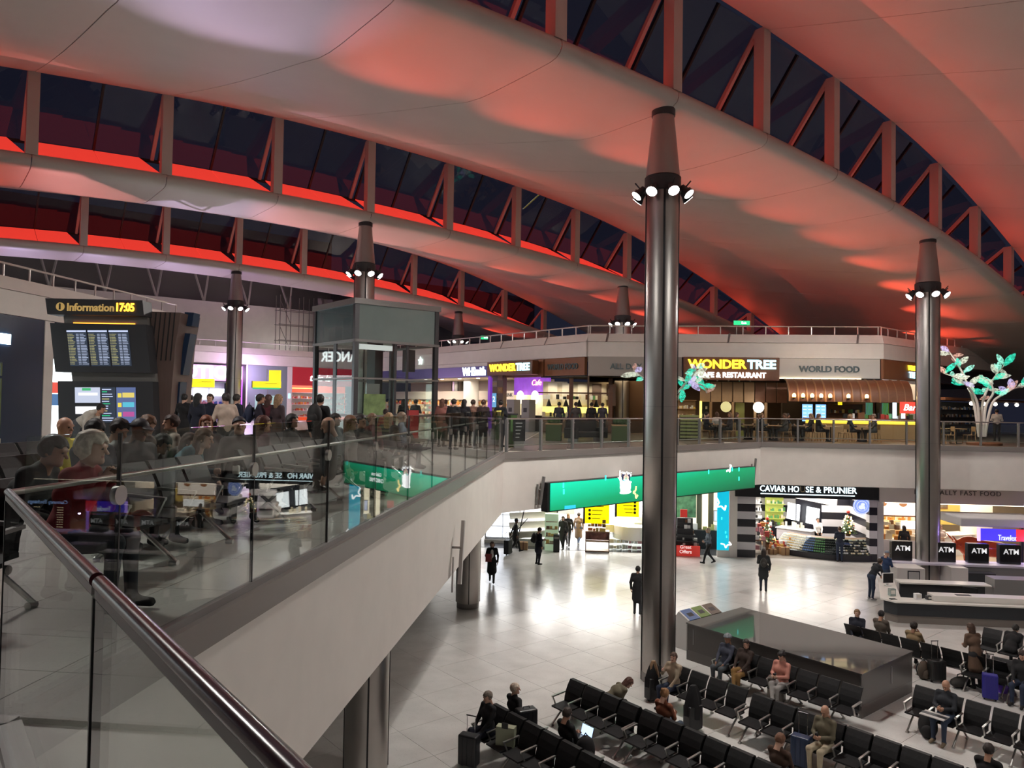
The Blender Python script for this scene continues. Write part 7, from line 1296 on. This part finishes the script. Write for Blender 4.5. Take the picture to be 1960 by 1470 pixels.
ust('man in black with a backpack standing against the lift corner', 612, 785, 17, dirang(.1, 1), top=(.008, .008, .009), legs=BLK, skin=1, hair=((.01, .01, .01), 'short'), bulk=1.15)
for k, (px, dep, c, hc_, lb) in enumerate(((846, 27, (.30, .12, .10), (.12, .05, .03), 'person in a pink top at the left of the bookshop queue'), (852, 31, (.02, .02, .02), (.04, .02, .015), 'person in black behind the pink top at the bookshop'), (868, 25.5, (.012, .012, .015), (.02, .015, .012), 'stout person in black before the bookshop pillar'), (888, 27, (.015, .015, .02), (.01, .01, .01), 'person in a dark jacket right of the bookshop pillar'), (905, 28, (.28, .15, .11), (.05, .03, .02), 'person in a peach top below the food and drink sign'), (925, 27, (.05, .03, .03), (.10, .045, .03), 'person in brown at the right end of the bookshop'), (772, 33, (.02, .02, .022), (.02, .015, .01), 'person in black seen through the lift glass'), (795, 34, (.03, .03, .03), (.02, .015, .01), 'person in charcoal seen through the lift glass'), (958, 27.5, (.012, .014, .02), (.01, .01, .01), 'man in a dark jacket leaning by the brown totem'))):
    ust(lb, px, 800, dep, dirang(.3, 1), top=c, legs=BLK, hair=(hc_, 'short' if k % 3 else 'long'), coat=.2, bulk=1.1, arms=('down', 'phone'))
# ---- restaurant guests
GD = 'guests on the restaurant terrace'; DC = [(.02, .025, .04), (.04, .03, .035), (.02, .02, .02), (.10, .05, .06), (.03, .04, .05), (.05, .045, .04)]
nm = ['one', 'two', 'three', 'four', 'five', 'six', 'seven', 'eight']
for k, (x, y) in enumerate(TT[:6]):
    for j, dx in enumerate((-.58, .58)):
        if (k, j) in ((4, 1),): continue
        person('guest in %s on the %s of terrace table %s' % (['navy', 'plum', 'black', 'dusky pink', 'slate', 'taupe'][(2 * k + j) % 6], ['left', 'right'][j], nm[k]), (x + dx, y, Z2), 0 if dx < 0 else PI, 'sit', top=DC[(2 * k + j) % 6], legs=BLK, skin=[0, 1, 0, 2][(k + j) % 4], hair=([(.02, .013, .01), (.08, .04, .02), (.2, .12, .06)][(k + 2 * j) % 3], ['short', 'long', 'bob'][(k + j) % 3]), arms=('lap', 'phone'), nod=.2, h=.026, group=GD)
for px, dep, c, lb in ((1132, 37.5, (.012, .012, .014), 'person in black standing at the kitchen counter'), (1153, 38.5, (.05, .045, .06), 'person in grey at the kitchen counter'), (1070, 37, (.04, .04, .05), 'person in slate near the payment kiosks'), (1102, 36, (.06, .05, .05), 'person in taupe by the kitchen post')):
    ust(lb, px, 800, dep, dirang(.2, 1), top=c, legs=BLK, hair=((.015, .012, .01), 'short'), h=.028, group=GD)
ust('waiter in a white shirt at the far right of the terrace', 1908, 800, 39.5, dirang(.3, 1), top=(.55, .52, .47), legs=BLK, skin=1, hair=((.015, .012, .01), 'short'), arms=('carry', 'carry'), group=GD)
ust('guest with a white fluffy coat left of terrace table one', 1372, 810, 38.0, dirang(-.3, 1), pose='sit', top=(.55, .52, .48), legs=BLK, hair=((.1, .05, .03), 'bob'), group=GD, h=.026)
# ================================================================== THINGS CARRIED OR HELD
def phone(px, py, z, rz, label): p = onz(px, py, z); r = thing('phone', p, rz, label, 'phone', 'phones'); b6('case', -.037, .037, -.005, .005, -.075, .075, BLACK, r, .004); b6('screen', -.034, .034, -.0055, -.005, -.07, .07, glow('phone_glow', (.3, .4, .6), .5), r)
def held(o_label, name, off, rz, size, mat, label, cat):
    o = next(o for o in COL.objects if o.get('label') == o_label); m = Matrix.Translation(o.location) @ Matrix.Rotation(o.rotation_euler.z, 4, 'Z'); p = m @ Vector(off); r = thing(name, p, o.rotation_euler.z + rz, label, cat)
    b6('body', -size[0] / 2, size[0] / 2, -size[1] / 2, size[1] / 2, -size[2] / 2, size[2] / 2, mat, r, min(size) * .2); b6('edge', -size[0] / 2 - .002, size[0] / 2 + .002, -size[1] * .2, size[1] * .2, size[2] / 2 - .004, size[2] / 2 + .003, DARKG, r); return r
held('bald bearded man in an olive shirt and cream trousers reading his phone', 'phone', (0, .36, .80), 0, (.075, .012, .15), BLACK, 'black phone in the hands of the bald bearded man', 'phone'); held('woman in a pink jumper and grey trousers texting with raised elbow', 'phone', (0, .36, .80), 0, (.075, .012, .15), BLACK, 'black phone in the hands of the woman in pink', 'phone')
held('woman in a beige jumper with a ponytail holding up a phone', 'phone', (.10, .42, 1.02), 0, (.075, .012, .15), BLACK, 'phone held up by the woman in the beige jumper', 'phone'); held('woman in a long black coat and white top carrying a red folder', 'folder', (.14, .27, 1.12), 0, (.26, .04, .34), M('folder_red', (.30, .04, .05), .5), 'red folder held by the woman in the long black coat', 'folder')
wo = next(o for o in COL.objects if o.get('label') == 'woman in a long black coat and white top carrying a red folder'); m = MB(); m.ell((0, .105, 1.24), (.075, .045, .20), 12, 8); m.build('white_top', cloth((.7, .68, .66)), wo)
held('bald man in a dark jacket reading a newspaper on his knees', 'newspaper', (.06, .50, .66), 0, (.52, .36, .02), M('newsprint', (.52, .50, .48), .8), 'open newspaper on the knees of the bald reader', 'newspaper'); held('woman holding up a paper cup behind the glass', 'paper_cup', (-.10, .78, .72), 0, (.08, .08, .11), M('cup_white', (.7, .66, .6), .6), 'white paper cup held up behind the glass', 'cup'); held('white haired person in a dark red jacket holding a cup to the mouth', 'paper_cup', (0, .36, 1.02), 0, (.07, .07, .10), GOODS[9], 'brown cup held by the white haired person in red', 'cup')
o = next(o for o in COL.objects if o.get('label') == 'young man in black using a laptop'); p = Matrix.Translation(o.location) @ Matrix.Rotation(o.rotation_euler.z, 4, 'Z') @ Vector((.05, .40, .66)); r = thing('laptop', p, o.rotation_euler.z, 'open laptop with a bright screen on the lap of the man in black', 'laptop'); b6('keyboard', -.17, .17, -.12, .12, -.01, .01, STEELD, r)
m = MB(); m.add([(-.17, .12, .01), (.17, .12, .01), (.17, .19, .23), (-.17, .19, .23), (-.17, .13, .005), (.17, .13, .005), (.17, .20, .225), (-.17, .20, .225)], [(0, 1, 2, 3), (7, 6, 5, 4), (0, 4, 5, 1), (1, 5, 6, 2), (2, 6, 7, 3), (3, 7, 4, 0)]); m.build('lid', STEELD, r); m = MB(); m.add([(-.16, .121, .02), (.16, .121, .02), (.16, .185, .22), (-.16, .185, .22)], [(0, 1, 2, 3)]); m.build('screen', glow('laptop_glow', (.45, .65, .95), 1.6), r)
def worn_bag(o_label, label, col, s=1.0, sitz=1.05):
    o = next(o for o in COL.objects if o.get('label') == o_label); p = Matrix.Translation(o.location) @ Matrix.Rotation(o.rotation_euler.z, 4, 'Z') @ Vector((0, -.25, sitz)); backpack(p.x, p.y, p.z, o.rotation_euler.z, col, label, s)
worn_bag('man in a dark coat with a backpack looking down at his phone', 'black backpack worn by the man looking at his phone', BLK, .95); worn_bag('man with a navy backpack looking at a paper near the lift', 'navy backpack worn near the lift', (.02, .03, .07), .9); worn_bag('man in black with a backpack standing against the lift corner', 'black backpack worn against the lift corner', (.02, .02, .02), 1.0)
worn_bag('woman in a dark puffer coat standing with her back turned before the caviar bar', 'small dark rucksack worn by the woman before the caviar bar', (.03, .028, .025), .75)
a = gp(972, 1062); suitcase(a[0], a[1], 1.2, BLK, 'black wheeled suitcase pulled past the duty free shop', .7, .45, .28, 0, .35); a = gp(1001, 1054); r = thing('cardboard_carton', (a[0], a[1] + .3, 0), 0, 'small brown carton near the man pulling a suitcase', 'carton'); b6('box', -.22, .22, -.18, .18, 0, .4, WOODL, r); b6('tape', -.03, .03, -.183, .183, 0, .402, WOODR, r)
# ---- orange bull statue behind the cash machines
def bull(P):
    d = seg(P, (-.75, 0, 1.15), (.55, 0, 1.2), .36, .42)
    for x, y in ((-.75, .2), (-.75, -.2), (.55, .22), (.55, -.22)): d = smin(d, seg(P, (x, y, 1.0), (x + (.04 if x > 0 else -.1), y, .5), .19, .10), .08); d = smin(d, seg(P, (x + (.04 if x > 0 else -.1), y, .5), (x + (.02 if x > 0 else .0), y, .06), .09, .075), .03)
    d = smin(d, seg(P, (.75, 0, 1.35), (1.15, 0, 1.25), .30, .20), .12); d = smin(d, seg(P, (1.15, 0, 1.25), (1.38, 0, 1.0), .17, .12), .06); d = smin(d, elp(P, (.5, 0, 1.52), (.35, .22, .2)), .1)
    for sy in (-1, 1): d = smin(d, seg(P, (1.12, sy * .12, 1.38), (1.2, sy * .36, 1.55), .06, .03), .03); d = smin(d, seg(P, (1.05, sy * .16, 1.32), (1.0, sy * .34, 1.28), .05, .03), .02)
    return smin(d, seg(P, (-1.1, 0, 1.3), (-1.2, 0, .6), .05, .035), .04)
V, Q = nets(bull, (-1.4, -.6, -.05), (1.7, .6, 1.9), .045); bp = onpl(1888, 1040, (0, 36.4, 0), (0, 1, 0)); r = thing('bull_statue', (bp[0] + .2, 37.2, 0), math.radians(172), 'glossy orange life-size bull statue behind the cash machines', 'statue')
me = bpy.data.meshes.new('body'); me.from_pydata(V.tolist(), [], Q.tolist()); me.materials.append(M('gloss_orange', (.75, .085, .012), .15, bump=.15, nscale=3)); me.shade_smooth(); o = bpy.data.objects.new('body', me); COL.objects.link(o); o.parent = r
for sy in (-1, 1): m = MB(); m.tube([(1.2, sy * .34, 1.53), (1.3, sy * .42, 1.66), (1.38, sy * .40, 1.76)], [.04, .03, .01], 8); m.build('horn', M('gloss_orange', (.75, .085, .012), .15), r)
